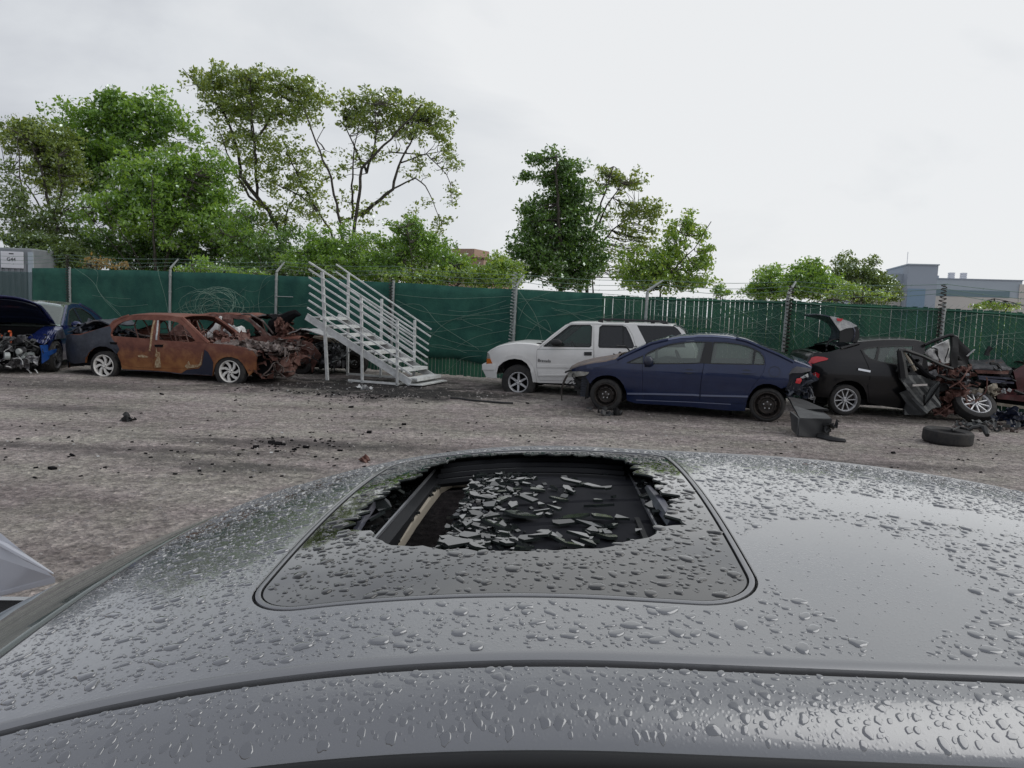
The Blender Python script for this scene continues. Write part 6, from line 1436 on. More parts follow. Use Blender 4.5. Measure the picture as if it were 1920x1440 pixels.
    bent_tubes('torn_wiring', (-.9, .1, .08), (-.4, W_ - .2, .5), 26, M['ash'], c.root, 57, (.005, .012), (.1, .4))
    mb = MB()
    loft_quad('radiator', [(-.86, .85, .16), (-.80, 1.5, .16), (-.70, 1.5, .46), (-.74, .85, .50)], M['castmetal'], c.root, .04, .05, 3)
    c.wheel(0, .335, .335, .255, .235, 'ev', y=-.02, flat=True, mrim='castmetal', spin=20); c.wheel(wb, .335, .335, .255, .235, 'ev', y=.0, mrim='castmetal')
    MB().lathe([(.0, 0), (.33, 0), (.33, .22), (.0, .22)], (0, W_ - .24, .33), k=28, zmin=.005).build('wheel', M['tyre'], c.root, True)
    mc = Vector((.86, -.12, .99)); o = blob('mirror', mc, .11, M['evblue'], c.root, (.6, 1.0, .65), amp=.04); MB().bar(mc + Vector((0, .04, -.03)), mc + Vector((0, .2, -.06)), .04).build('mirror_arm', M['black'], o)
blue_car()

# ------------------------------------------------------------------ loose things on the ground
def loose():
    # fallen black bumper cover
    Dg = G(1525, 820); 
    def q(x, y, D): return P(1440 + x / 9.6, 740 + y / 9.6, D)
    D = Dg.y; org = Vector((Dg.x, Dg.y, 0)); root = empty('bumper_cover', org); tag(root, 'black plastic bumper cover fallen behind the rear wheel of the blue sedan', 'bumper')
    def L(x, y, D): return q(x, y, D) - org
    loft_quad('front_face', [L(572, 440, D), L(1140, 440, D), L(1085, 790, D - .02), L(535, 750, D - .05)], M['black'], root, .03, .02, 3)
    loft_quad('top_face', [L(450, 235, D + .55), L(900, 255, D + .65), L(1140, 435, D), L(572, 435, D)], M['greyprimer'], root, .03, .02, 5)
    loft_quad('end_face', [L(420, 300, D + .35), L(560, 430, D), L(535, 745, D - .05), L(430, 620, D + .3)], M['greyprimer'], root, .03, .01, 5)
    loft_quad('upper_flange', [L(350, 60, D + .9), L(620, 110, D + .9), L(1090, 290, D + .35), L(470, 235, D + .5)], M['black'], root, .03, .03, 2)
    p = [L(930, 760, D - .05), L(1020, 860, D - .15), L(1150, 960, D - .3), L(1280, 990, D - .35), L(1370, 930, D - .35), L(1400, 850, D - .35)]
    for v in p: v.z = max(v.z, .02)
    MB().tube(p, [.06, .05, .05, .04, .035, .012], 7).build('hanging_strip', M['black'], root, True)
    crumple('torn_foam', tuple(L(960, 650, D) - Vector((0, .1, .0))), tuple(L(1120, 500, D) + Vector((.05, .1, 0))), 10, M['black'], root, 61, (.06, .16), .2)
    # lying tyre
    a = G(1744, 832); b = G(1844, 841); r = (b - a).length / 2 * 1.0; c = (a + b) / 2 + Vector((0, .25, 0)); c.z = 0; h = .20
    mb = MB(); mb.lathe([(r * .62, .02), (r * .9, .0), (r * .985, .025), (r, .05), (r, h - .05), (r * .985, h - .02), (r * .9, h), (r * .66, h - .03), (r * .62, h - .07), (r * .80, h - .08), (r * .84, .05), (r * .62, .02)], (0, 0, 0), 'z', 56)
    o = mb.build('tyre', M['tyre'], None, True); o.location = c; o.rotation_euler = (R(1.5), R(2), 0); tag(o, 'worn black tyre lying flat on the gravel before the black wreck', 'tyre')
    g = G(1835, 815); cp = P(1800, 805, g.y + .2); mb = MB()
    pts = [P(1720 + x / 9.6, 740 + y / 9.6, c.y + dy) for x, y, dy in ((620, 640, .1), (760, 600, .3), (930, 640, .1), (1000, 590, .1), (1120, 575, .1), (1200, 600, .05), (1235, 660, -.0), (1260, 730, -.1))]
    org2 = Vector((pts[0].x, pts[0].y, 0)); mb.tube([p - org2 for p in pts], [.02, .03, .03, .03, .035, .045, .045, .03], 7); o = mb.build('suspension_arm', M['black'], None, True); o.location = org2; tag(o, 'bent black suspension arm draped over the loose tyre', 'car part')
    def pile(name, lab, cat, px, py, rx, rz, n, m, seed, size=(.05, .16), flat=.7, deep=.3):
        g = G(px, py); root = empty(name, g); tag(root, lab, cat); s = g.y / F
        crumple('torn_pieces', (-rx * s, -deep, .01), (rx * s, deep, rz * s), n, M[m], root, seed, size, flat); return root
    r1 = pile('scrap_heap', 'small heap of broken car pieces behind the loose tyre', 'scrap', 1850, 806, 45, 14, 26, 'greyprimer', 71)
    tag(chunks('broken_bits', (-.5, -.3, .0), (.6, .3, .08), 40, M['rustgrey'], r1, 72, (.02, .07)), kind='stuff')
    r2 = pile('crumpled_tarp', 'crumpled dark blue cloth lying under the maroon wreck', 'cloth', 1905, 800, 40, 26, 22, 'navyrest', 73, (.15, .4), .7, .35)
    r3 = pile('grille_scrap', 'flattened black grille scrap on the gravel under the blue sedan nose', 'scrap', 1130, 776, 30, 6, 10, 'black', 74, (.08, .2), .9)
    r4 = pile('paper_scraps', 'torn white plastic scraps on the soot in front of the staircase', 'litter', 683, 730, 13, 5, 7, 'ash', 75, (.06, .16), .8, .08)
    g = G(242, 790); o = crumple('rubber_scrap', (-.10, -.05, .0), (.10, .05, .04), 5, M['black'], None, 76, (.08, .16), .9); o.location = g; tag(o, 'small black rubber scrap alone on the left gravel', 'scrap')
    g = G(684, 866); o = blob('rock', (0, 0, .03), .045, M['rustdark'], None, (1, 1, .9), 4, .6); o.location = g; tag(o, 'small dark brown rock just beyond the near car roof', 'rock')
    pts = [G(x, y) for x, y in ((845, 748), (858, 749.5), (880, 752), (910, 754.5), (940, 757), (962, 758))]; org = pts[0]; mb = MB(); mb.tube([p - org + Vector((0, 0, .02 + .01 * (i == 1))) for i, p in enumerate(pts)], .018, 6)
    o = mb.build('rubber_trim_strip', M['black'], None, True); o.location = org; tag(o, 'long black rubber strip on the ground between staircase and white SUV', 'strip')
    rg = random.Random(9)
    # scattered black crumbs of plastic and charcoal around the wrecks
    mb = MB()
    for i in range(1300):
        zone = rg.random()
        if zone < .45: px, py = rg.gauss(690, 75), rg.gauss(730, 12)
        elif zone < .6: px, py = rg.uniform(440, 600), rg.gauss(722, 6)
        elif zone < .66: px, py = rg.gauss(560, 75), rg.gauss(832, 10)
        else: px, py = rg.uniform(0, 1900), rg.uniform(708, 900)
        if py < 704 + px * .05: continue
        g = G(px, py); s = rg.uniform(.004, .013) * (1 if rg.random() < .93 else 2.2); rt = Matrix.Rotation(rg.random() * 6, 3, 'Z') @ Matrix.Rotation(rg.random(), 3, 'X')
        mb.box(g - Vector((s * 1.5, s, s * .1)), g + Vector((s * 1.5, s, s * .9)), rt, g)
    tag(mb.build('charred_crumbs', M['void']), 'charred black crumbs and plastic chips strewn over the gravel', 'debris', kind='stuff')
    mb = MB()
    for i in range(220):
        px, py = (rg.gauss(680, 90), rg.gauss(722, 14)) if rg.random() < .4 else (rg.uniform(0, 1900), rg.uniform(712, 900))
        g = G(px, py); s = rg.uniform(.004, .013); rt = Matrix.Rotation(rg.random() * 6, 3, 'Z') @ Matrix.Rotation(rg.random() * .6, 3, 'X')
        mb.box(g - Vector((s * 1.4, s, 0)), g + Vector((s * 1.4, s, s * .3)), rt, g)
    tag(mb.build('pale_chips', M['ash']), 'pale chips of plastic and glass strewn over the gravel', 'debris', kind='stuff')
loose()
# ------------------------------------------------------------------ the near car: its wet roof with the shattered sunroof
YAW = .06; cyw, syw = math.cos(YAW), math.sin(YAW)
def zf(u, v):                                  # roof height below the eye
    return -(.292 + .132 * (u - 1.321) ** 2 + .249 * max(0, .086 - v) ** 2 + .127 * max(0, v - .447) ** 2)
def zfn(u, v): return -(.292 + .132 * (u - 1.321) ** 2 + .249 * np.maximum(0, .086 - v) ** 2 + .127 * np.maximum(0, v - .447) ** 2)
def UVW(u, v): return Vector((u * syw + v * cyw, u * cyw - v * syw, 0))
def castuv(px, py, off=0.0, umax=1.78):
    d = ray(px, py); U = d.y * cyw + d.x * syw; V = d.x * cyw - d.y * syw; t = .4; prev = None
    best = (9, .4)
    while t < 4:
        g = t * d.z - (zf(t * U, t * V) + off)
        if g < best[0]: best = (g, t)
        if g < 0:
            t0 = t - .01; 
            for _ in range(18):
                m = (t0 + t) / 2
                if m * d.z - (zf(m * U, m * V) + off) < 0: t = m
                else: t0 = m
            break
        t += .01
    else: t = best[1]
    return (t * U, t * V)
def ud(v): return .7225 + .043 * v              # near roof ditch; the far one mirrors it
def udf(v): return 2.642 - ud(v)
M['roof'] = mat('wet_grey_metallic_paint', (.232, .238, .246), .27, .85, coat=1)
M['roofglass'] = mat('black_sunroof_glass', (.006, .007, .007), .06, 0, coat=1, spec=.6)
M['trim'] = mat('satin_grey_trim', (.27, .275, .285), .35, .7)
M['drop'] = mat('rain_drop', (.215, .221, .23), .07, .80, coat=1); M['drop'].node_tree.nodes['Principled BSDF'].inputs['Coat IOR'].default_value = 1.5
M['dropdark'] = mat('rain_drop_on_glass', (.012, .013, .014), .04, 0, coat=1)
M['shard'] = mat('glass_shard', (.02, .023, .024), .12, 0, coat=.4, spec=.6)
M['cabin'] = mat('dark_cabin', (.012, .012, .013), .9)
M['roof'].node_tree.nodes['Principled BSDF'].inputs['Coat IOR'].default_value = 1.7
_t = M['roof'].node_tree; _b = _t.nodes['Principled BSDF']
_tc = _t.nodes.new('ShaderNodeTexCoord')                      # fine mist of tiny droplets between the big ones
_v = _t.nodes.new('ShaderNodeTexVoronoi'); _v.inputs['Scale'].default_value = 210; _t.links.new(_tc.outputs['Object'], _v.inputs[0])
_n = _t.nodes.new('ShaderNodeTexNoise'); _n.inputs['Scale'].default_value = 5; _n.inputs['Detail'].default_value = 4; _t.links.new(_tc.outputs['Object'], _n.inputs[0])
_mr = _t.nodes.new('ShaderNodeMapRange'); _mr.inputs['From Min'].default_value = .0; _mr.inputs['From Max'].default_value = .45; _mr.inputs['To Min'].default_value = 1; _mr.inputs['To Max'].default_value = 0
_t.links.new(_v.outputs['Distance'], _mr.inputs['Value'])
_bp = _t.nodes.new('ShaderNodeBump'); _bp.inputs['Strength'].default_value = .16; _bp.inputs['Distance'].default_value = .0008
_t.links.new(_mr.outputs[0], _bp.inputs['Height']); _t.links.new(_bp.outputs[0], _b.inputs['Normal']); _t.links.new(_bp.outputs[0], _b.inputs['Coat Normal'])
_rm = _t.nodes.new('ShaderNodeMapRange'); _rm.inputs['To Min'].default_value = .18; _rm.inputs['To Max'].default_value = .38; _t.links.new(_n.outputs[0], _rm.inputs['Value']); _t.links.new(_rm.outputs[0], _b.inputs['Roughness'])

def near_car():
    U0, V0 = .42, -1.85
    a = UVW(U0, V0); b = UVW(U0, V0 + 2.75)
    c = Car('wet_car', 'wet dark grey car with a shattered sunroof, its roof filling the foreground', 'car', tuple(a), tuple(b), 1.80, belt=.93, tumble=.36, ends=(-.92, 3.85), endin=.30)
    root = c.root
    def FV(u, v, z): return Vector((v - V0, u - U0, z + CAMH))
    def S_(u, v, off=0): return FV(u, v, zf(u, v) + off)
    def nrmset(o, flip=1):
        me = o.data; ns_ = []
        for vv in me.vertices:
            u, v = vv.co.y + U0, vv.co.x + V0; e_ = 1e-3
            dzu = (zf(u + e_, v) - zf(u - e_, v)) / (2 * e_); dzv = (zf(u, v + e_) - zf(u, v - e_)) / (2 * e_); n = Vector((-dzv, -dzu, 1)).normalized(); ns_.append(n)
        me.polygons.foreach_set('use_smooth', [True] * len(me.polygons)); me.normals_split_custom_set_from_vertices(ns_)
    # sunroof outline in (v,u)
    v0, v1, u0, u1 = -.372, .252, .846, 1.775
    OUT = []
    def arc(cx, cy, rx, ry, a0, a1, n=12):
        for i in range(n + 1): a_ = R(a0 + (a1 - a0) * i / n); OUT.append((cx + rx * math.cos(a_), cy + ry * math.sin(a_)))
    arc(v0 + .085, u0 + .085, .085, .085, 180, 270); arc(v1 - .085, u0 + .085, .085, .085, 270, 360)
    arc(v1 - .10, u1 - .10, .10, .10, 0, 90); arc(v0 + .10, u1 - .10, .10, .10, 90, 180)
    OUT = [p for i, p in enumerate(OUT) if math.dist(p, OUT[i - 1]) > 1e-4]; OUT = dens(OUT, .025)
    # roof skin
    HV = -.69; VE = 1.05
    rp = [(HV, ud(HV) + .020)]; n = 24
    for i in range(1, n + 1): v = HV + (VE - HV) * i / n; rp.append((v, ud(v) + .020))
    for i in range(n, -1, -1): v = HV + (VE - HV) * i / n; rp.append((v, udf(v) - .020))
    vv, f = sheet(rp, [OUT], lambda v, u: S_(u, v), .012, .045, (0, 0, -1))
    o = meshobj('roof', vv, f, M['roof'], root); nrmset(o)
    def ringband(name, o0, o1, h, m, base=0.0, thick=.006):
        A_ = shrink(OUT, o0); B_ = shrink(OUT, o1); mb = MB(); N = len(OUT)
        prof = [(0, -thick), (.12, 0), (.35, h), (.65, h), (.88, 0), (1, -thick)]
        for i in range(N):
            for (t, z) in prof:
                x = A_[i][0] + (B_[i][0] - A_[i][0]) * t; y = A_[i][1] + (B_[i][1] - A_[i][1]) * t; mb.v.append(S_(y, x, z + base))
        k = len(prof)
        for i in range(N):
            for j in range(k - 1):
                p, q = i * k + j, ((i + 1) % N) * k + j; mb.f.append((p, q, q + 1, p + 1))
        return mb.build(name, m, root, True)
    ringband('sunroof_gasket', -.001, .003, -.003, M['black'], -.001); ringband('sunroof_trim', .003, .0115, .0008, M['trim'], .0)
    ringband('sunroof_gasket', .0115, .0135, -.002, M['black'], -.001)
    # the hole knocked in the glass
    cr = lambda L: [(480 + x / 2.043, 820 + y / 2.043) for x, y in L]
    hp = cr([(760, 74), (700, 95), (640, 122), (560, 165), (500, 200), (440, 240), (400, 290), (330, 335), (300, 352), (440, 352), (455, 388), (520, 408), (600, 413), (700, 418), (720, 424), (800, 426), (850, 432), (900, 430), (1000, 434), (1100, 426), (1150, 430), (1250, 418), (1330, 424), (1400, 400), (1440, 388), (1500, 376), (1540, 366), (1548, 338), (1600, 334), (1660, 332), (1610, 298), (1618, 270), (1575, 250), (1612, 236), (1570, 200), (1535, 165), (1500, 150), (1470, 120), (1450, 92), (1400, 78), (1300, 66), (1100, 60), (900, 62)])
    hole = [castuv(*p) for p in hp]; hole = [(v, min(u, 1.735)) for u, v in hole]
    rg = random.Random(21); J = []
    for i in range(len(hole)):
        a_ = Vector(hole[i]); b_ = Vector(hole[(i + 1) % len(hole)]); L_ = (b_ - a_).length; k = max(1, int(L_ / .012)); t_ = (b_ - a_).normalized(); nn = Vector((-t_.y, t_.x)); far = (a_.y + b_.y) / 2 > 1.15
        for j in range(k):
            am = .004 if not far else .017
            p = a_.lerp(b_, j / k) + nn * rg.uniform(-am, am); J.append((p.x, p.y))
    gl = shrink(OUT, .0133)
    vv, f = sheet(gl, [J], lambda v, u: S_(u, v, -.0015), .006, .045, (0, 0, -1))
    o = meshobj('sunroof_glass', vv, f, M['roofglass'], root); nrmset(o); o['label'] = 'black sunroof glass with a large jagged hole'
    rim = MB(); N = len(J)
    for i in range(N): p, q = J[i], J[(i + 1) % N]; rim.tube([S_(p[1], p[0], -.004), S_(q[1], q[0], -.004)], .0022, 4, False)
    rim.build('broken_edge', M['shardedge'], o)
    # cavity
    mb = MB(); W_ = shrink(OUT, .012); N = len(W_)
    for i in range(N):
        for z in (-.006, -.085): mb.v.append(S_(W_[i][1], W_[i][0], z))
    for i in range(N): p, q = 2 * i, 2 * ((i + 1) % N); mb.f.append((p, q, q + 1, p + 1))
    mb.build('sunroof_frame', M['rail'], root, True)
    def C(px, py, off): u, v = castuv(px, py, off); return u, v
    oL = [C(px, py, -.055) for px, py in ((737, 1035), (775, 985), (806, 940), (845, 897), (905, 896), (905, 893), (828, 1040))]
    # tray with the opening in it
    op = [C(px, py, -.055) for px, py in ((722, 1040), (768, 985), (800, 940), (838, 893), (905, 888), (828, 1045))]
    op = [(v, u) for u, v in op]
    vv, f = sheet(shrink(OUT, .013), [op], lambda v, u: S_(u, v, -.060), .012, .06, (0, 0, -1)); meshobj('sunroof_tray', vv, f, M['cabin'], root, True)
    # beige headliner edge round the opening
    pts = [S_(u, v, -.056) for u, v in (C(px, py, -.056) for px, py in ((716, 1052), (745, 1015), (772, 975), (800, 938), (822, 912), (846, 901), (905, 900)))]
    mb = MB(); k = len(pts)
    for i, p in enumerate(pts):
        d = (pts[min(i + 1, k - 1)] - pts[max(i - 1, 0)]).normalized(); s_ = Vector((d.y, -d.x, 0)).normalized()
        for (w, z) in ((-.004, .002), (.001, .005), (.007, .002), (.008, -.014)): mb.v.append(p + s_ * w + Vector((0, 0, z)))
    for i in range(k - 1):
        for j in range(3): q = i * 4 + j; mb.f.append((q, q + 1, q + 5, q + 4))
    mb.build('headliner_edge', M['beigetrim'], root, True)
    u_, v_ = C(845, 886, -.05); u2, v2 = C(925, 884, -.05); MB().bar(S_(u_, v_, -.05), S_(u2, v2, -.05), .010, .012).build('headliner_edge', M['beigetrim'], root)
    # sunshade panel with cross grooves
    q = [C(px, py, -.048) for px, py in ((822, 1050), (902, 886), (1178, 872), (1252, 1045))]
    def sh(s, t): 
        a_ = Vector(q[0]).lerp(Vector(q[1]), t); b_ = Vector(q[3]).lerp(Vector(q[2]), t); p = a_.lerp(b_, s); g = -.0035 if (t * 6.5) % 1 < .07 else 0
        return S_(p.x, p.y, -.048 + g)
    mb = MB().grid(lambda s, t: sh(s, t), 6, 130); o = mb.build('sunshade', M['shade'], root); sd = o.modifiers.new('t', 'SOLIDIFY'); sd.thickness = .004
    # bright cut edge of the shade, side rails
    MB().bar(sh(0, 0) + Vector((-.002, 0, .002)), sh(0, 1) + Vector((-.002, 0, .002)), .003, .004).build('sunshade_edge', M['railedge'], root)
    for (p0, p1, sd_) in (((700, 1014), (824, 872), -1), ((1238, 1002), (1163, 858), 1)):
        a_ = C(*p0, -.022); b_ = C(*p1, -.022); A_ = S_(*a_, -.022); B_ = S_(*b_, -.022); d = (B_ - A_).normalized(); A_ -= d * .03; B_ += d * .03; s_ = Vector((d.y, -d.x, 0)).normalized()
        r_ = MB().bar(A_ + s_ * .012 + Vector((0, 0, -.012)), B_ + s_ * .012 + Vector((0, 0, -.012)), .024, .02).build('slide_rail', M['rail'], root)
        MB().bar(A_, B_, .0035, .006).build('bare_edge', M['railedge'], r_)
        MB().bar(A_ + s_ * sd_ * -.02 + Vector((0, 0, -.018)), B_ + s_ * sd_ * -.02 + Vector((0, 0, -.018)), .008, .02).build('slide_rail', M['rail'], root)
    # folded black layers at the far end
    for k in range(4):
        uu = 1.60 + .035 * k; pts = [S_(uu + .012 * math.sin(3 * s_), -.25 + .40 * s_, -.046 + .008 * k) for s_ in [i / 16 for i in range(17)]]
        MB().tube(pts, .009, 6).build('folded_blind', M['rail'], root, True)
    # remains of the wind deflector on both sides
    for P0 in (((665, 1000), (700, 940), (728, 915)), ((1215, 915), (1240, 950), (1262, 985), (1285, 984))):
        pts = [S_(*C(px, py, -.02), -.02) for px, py in P0]; MB().tube(pts, [.006, .012] + [.010] * (len(pts) - 2), 6).build('deflector_arm', M['bluestrip'], root, True)
    # trim strip, ditch groove, side rail, seal, door glass
    def run(name, prof, m, va=-.72, vb=1.05, far=False, smooth=True, n=70, par=root):
        mb = MB()
        for i in range(n + 1):
            v = va + (vb - va) * i / n
            for (du, dz) in prof:
                u = ud(v) + du; z = zf(ud(v), v) + dz
                if far: u = 2.642 - u
                mb.v.append(FV(u, v, z))
        k = len(prof)
        for i in range(n):
            for j in range(k - 1):
                p = i * k + j; mb.f.append((p, p + 1, p + k + 1, p + k) if not far else (p, p + k, p + k + 1, p + 1))
        return mb.build(name, m, par, smooth)
    for far in (False, True):
        run('roof_edge_strip', [(.022, -.010), (.021, .0005), (.017, .0045), (.010, .0048), (.003, .001), (.0025, -.012)], M['trim'], far=far)
        run('roof_ditch', [(.004, -.006), (.0, -.010), (-.004, -.006)], M['void'], far=far)
        run('side_rail', [(-.003, -.014), (-.004, -.004), (-.008, -.001), (-.020, -.004), (-.035, -.009), (-.050, -.0165), (-.063, -.025), (-.073, -.034), (-.079, -.043), (-.080, -.052)], M['roof'], far=far)
        run('door_seal', [(-.077, -.043), (-.083, -.044), (-.087, -.049), (-.087, -.056), (-.080, -.058)], M['black'], far=far)
        run('door_seal', [(-.082, -.056), (-.090, -.058), (-.093, -.063), (-.088, -.067)], M['black'], va=-.66, far=far)
        run('window', [(-.088, -.063), (-.125, -.14), (-.180, -.27), (-.255, -.46)], M['glassdark'], va=-.62, vb=.135, far=far)
        run('window', [(-.088, -.063), (-.125, -.14), (-.180, -.27), (-.255, -.46)], M['glassdark'], va=.155, vb=.95, far=far)
        run('door_pillar', [(-.090, -.061), (-.128, -.138), (-.183, -.268), (-.258, -.46)], M['black'], va=.130, vb=.160, n=4, far=far)
    # windscreen and rear window
    def scr(name, va, vb, m, za=None, drop=.0, inn=.02, fn=None, thick=.005):
        mb = MB().grid(lambda s, t: (lambda v: (lambda ue: fn(ue + (2.642 - 2 * ue) * t, v) if fn else S_(ue + (2.642 - 2 * ue) * t, v))(ud(v) + inn - .10 * abs(v - va)))(va + (vb - va) * s), 24, 30)
        o = mb.build(name, m, root, True); sd = o.modifiers.new('t', 'SOLIDIFY'); sd.thickness = thick; return o
    scr('windshield_gasket', HV, HV - .016, M['black'], fn=lambda u, v: S_(u, v, -.004)); scr('windshield', HV - .016, -1.28, M['glassgreen'], fn=lambda u, v: S_(u, v, -.004))
    for far in (False, True):
        mb = MB(); pts = []
        for i in range(13):
            v = HV - .0 - .62 * i / 12; u = ud(v) - .01 - .10 * abs(v - HV); u = 2.642 - u if far else u; pts.append(FV(u, v, zf(u, v) - .012))
        mb.tube(pts, [.012] * 13, 8); mb.build('window_pillar', M['roof'], root, True)
        pts = []
        for i in range(9):
            v = 1.05 + .75 * i / 8; u = ud(1.05) - .01 - .08 * i / 8; u = 2.642 - u if far else u; pts.append(FV(u, v, zf(u, 1.05) - .022 - .42 * (i / 8) ** 1.15))
        mb = MB(); mb.tube(pts, .014, 8); mb.build('window_pillar', M['roof'], root, True)
    mb = MB().grid(lambda s, t: FV(ud(1.05) - .08 * s + (2.642 - 2 * (ud(1.05) - .08 * s)) * t, 1.05 + .75 * s, zf(1.321 + (t - .5) * 1.1, 1.05) - .42 * s ** 1.15), 12, 16); o = mb.build('rear_window', M['glassdark'], root, True)
    # lower body
    sill = .2; ar = lambda xc: [(xc + .37, sill)] + [(xc + .37 * math.cos(R(a_)), .33 + .37 * math.sin(R(a_))) for a_ in range(0, 181, 20)] + [(xc - .37, sill)]
    top = [(-.9, .35), (-.9, .55), (-.82, .64), (-.3, .72), (.50, .76), (.62, .80), (1.2, .92), (3.0, .96), (3.75, .93), (3.85, .7), (3.82, .3)]
    out = top + ar(2.75) + ar(0.0)
    d1 = [(.62, .25), (.60, .93), (1.95, .94), (1.95, .25)]; d2 = [(1.98, .25), (1.98, .94), (2.78, .95), (2.70, .78), (2.40, .62), (2.30, .25)]
    c.panel('body', out, M['roof'], holes=[shrink(d1, -.004), shrink(d2, -.004)]); c.panel('door', d1, M['roof']); c.panel('door', d2, M['roof'])
    c.strip('front_bumper', top[:3], M['roof'], .05); c.strip('cowl', [(.35, .74), (.62, .77)], M['black'], .02); c.strip('trunk_lid', [(3.55, .93), (3.75, .92), (3.85, .7)], M['roof'], .04); c.strip('rear_bumper', [(3.85, .7), (3.82, .3)], M['roof'], .04)
    mb = MB().box((-.6, .25, .2), (.45, 1.55, .60)); mb.build('engine_bay', M['void'], root)
    c.innards(.5, 3.6, .55, seats=((1.55, -1), (2.45, -1)), seat='seatdark', dash=(.75, -1), ybox=.12)
    for x in (0, 2.75):
        c.wheel(x, .33, .33, .22, .21, 'six', y=.02, mrim='alloy'); MB().lathe([(.0, 0), (.33, 0), (.33, .21), (.0, .21)], (x, c.W - .23, .33), k=28, zmin=.005).build('wheel', M['tyre'], root, True)
    mi = FV(.36, -.98, -.72); blob('mirror', mi, .10, M['roof'], root, (.6, 1.1, .75), amp=.03); mi = FV(2.28, -.98, -.80); blob('mirror', mi, .10, M['roof'], root, (.6, 1.1, .75), amp=.03)
    # loose hood panel lying beyond the nose
    hz = .30
    h = [G(104, 1083, hz), G(-2, 1109, .10), G(-260, 1150, .06), G(-420, 900, .30), G(-4, 994, .42)]; org = h[1].copy(); org.z = 0
    mb = MB(); mb.v = [Vector(p) - org for p in h] + [Vector(p) - org - Vector((0, 0, .03)) for p in h]; mb.f = [(4, 3, 2, 1, 0), (5, 6, 7, 8, 9)] + [(i, (i + 1) % 5, (i + 1) % 5 + 5, i + 5) for i in range(5)]
    hr = empty('loose_hood', org); tag(hr, 'pale grey wet hood panel lying on the gravel at the lower left edge', 'car hood')
    ho = mb.build('panel', M['hoodpaint'], hr); bevel(ho, .006)
    pts = [G(100, 1077, hz + .012), G(48, 1047, .37), G(-2, 1019, .36), G(-200, 915, .33)]
    mb = MB(); mb.tube([p - org + Vector((0, 0, .004)) for p in pts], [.004, .014, .018, .018], 8); mb.build('crease', M['hoodpaint'], hr, True)
    mb = MB()
    hc = sum((Vector(p) for p in h), Vector()) / 5 - org; mb.tube([Vector((hc.x, hc.y, hc.z - .03)), Vector((hc.x, hc.y, 0))], .12, 8)
    mb.build('latch_block', M['black'], hr)
    # ---------------- rain drops: nobody could count them
    rgn = np.random.default_rng(5)
    def drops(name, uu, vvv, rr, zfun, m, k=11, elong=1.0):
        n = len(uu); th = np.arange(k) * 2 * np.pi / k
        am = rgn.normal(size=(n, 3)) * np.array([.16, .12, .07]); ph = rgn.random((n, 3)) * 6.28
        sh_ = 1 + sum(am[:, i:i + 1] * np.cos((i + 2) * th[None] + ph[:, i:i + 1]) for i in range(3))
        rings = [(1.0, -.02), (.95, .17), (.80, .25), (.45, .29)]; el = 1 + elong * rgn.random(n)[:, None] ** 2.2; ea = rgn.normal(size=n)[:, None] * .5
        V_ = []
        for (q_, hh) in rings:
            x = np.cos(th)[None] * sh_ * q_ * rr[:, None]; y = np.sin(th)[None] * sh_ * q_ * rr[:, None] * 1.0
            x = x * el; ca, sa = np.cos(ea), np.sin(ea); X = x * ca - y * sa; Y = x * sa + y * ca
            V_.append(np.stack([vvv[:, None] + X, uu[:, None] + Y, np.full_like(X, 0) + hh * rr[:, None]], -1))
        V_.append(np.stack([vvv, uu, .30 * rr], -1)[:, None, :])
        A_ = np.concatenate(V_, 1); per = A_.shape[1]
        z = zfun(A_[..., 1], A_[..., 0]); P3 = np.stack([A_[..., 0] - V0, A_[..., 1] - U0, z + A_[..., 2] + CAMH], -1).reshape(-1, 3)
        f = []
        for ri in range(3):
            for j in range(k): f.append((ri * k + j, ri * k + (j + 1) % k, (ri + 1) * k + (j + 1) % k, (ri + 1) * k + j))
        t_ = [(3 * k + j, 3 * k + (j + 1) % k, 4 * k, 4 * k) for j in range(k)]
        f4 = (np.array(f)[None] + (np.arange(n) * per)[:, None, None]).reshape(-1, 4)
        f3 = (np.array([q_[:3] for q_ in t_])[None] + (np.arange(n) * per)[:, None, None]).reshape(-1, 3)
        me = bpy.data.meshes.new(name); me.vertices.add(len(P3)); me.vertices.foreach_set('co', P3.astype(np.float32).ravel())
        li = np.concatenate([f4.ravel(), f3.ravel()]).astype(np.int32); me.loops.add(len(li)); me.loops.foreach_set('vertex_index', li)
        ls = np.concatenate([np.arange(len(f4)) * 4, len(f4) * 4 + np.arange(len(f3)) * 3]).astype(np.int32); lt = np.concatenate([np.full(len(f4), 4), np.full(len(f3), 3)]).astype(np.int32)
        me.polygons.add(len(ls)); me.polygons.foreach_set('loop_start', ls); me.polygons.foreach_set('loop_total', lt); me.polygons.foreach_set('use_smooth', np.ones(len(ls), bool)); me.materials.append(m); me.update(calc_edges=True)
        o = bpy.data.objects.new(name, me); COL.objects.link(o); o.parent = root; o['kind'] = 'stuff'; return o
    def scatter(n, ua, ub, va, vb, med, mx, sg=.5):
        u = rgn.uniform(ua, ub, n); v = rgn.uniform(va, vb, n); r = np.minimum(np.exp(rgn.normal(math.log(med), sg, n)), mx)
        o_ = np.argsort(-r); cell = {}; keep = []
        for i in o_:                            # larger drops swallow the small ones beside them
            cx, cy = int(u[i] / .02), int(v[i] / .02); ok = True
            for a_ in (-1, 0, 1):
                for b_ in (-1, 0, 1):
                    for j in cell.get((cx + a_, cy + b_), ()):
                        if (u[i] - u[j]) ** 2 + (v[i] - v[j]) ** 2 < (1.08 * (r[i] + r[j])) ** 2: ok = False; break
                    if not ok: break
                if not ok: break
            if ok: cell.setdefault((cx, cy), []).append(i); keep.append(i)
        k = np.array(keep); return u[k], v[k], r[k]
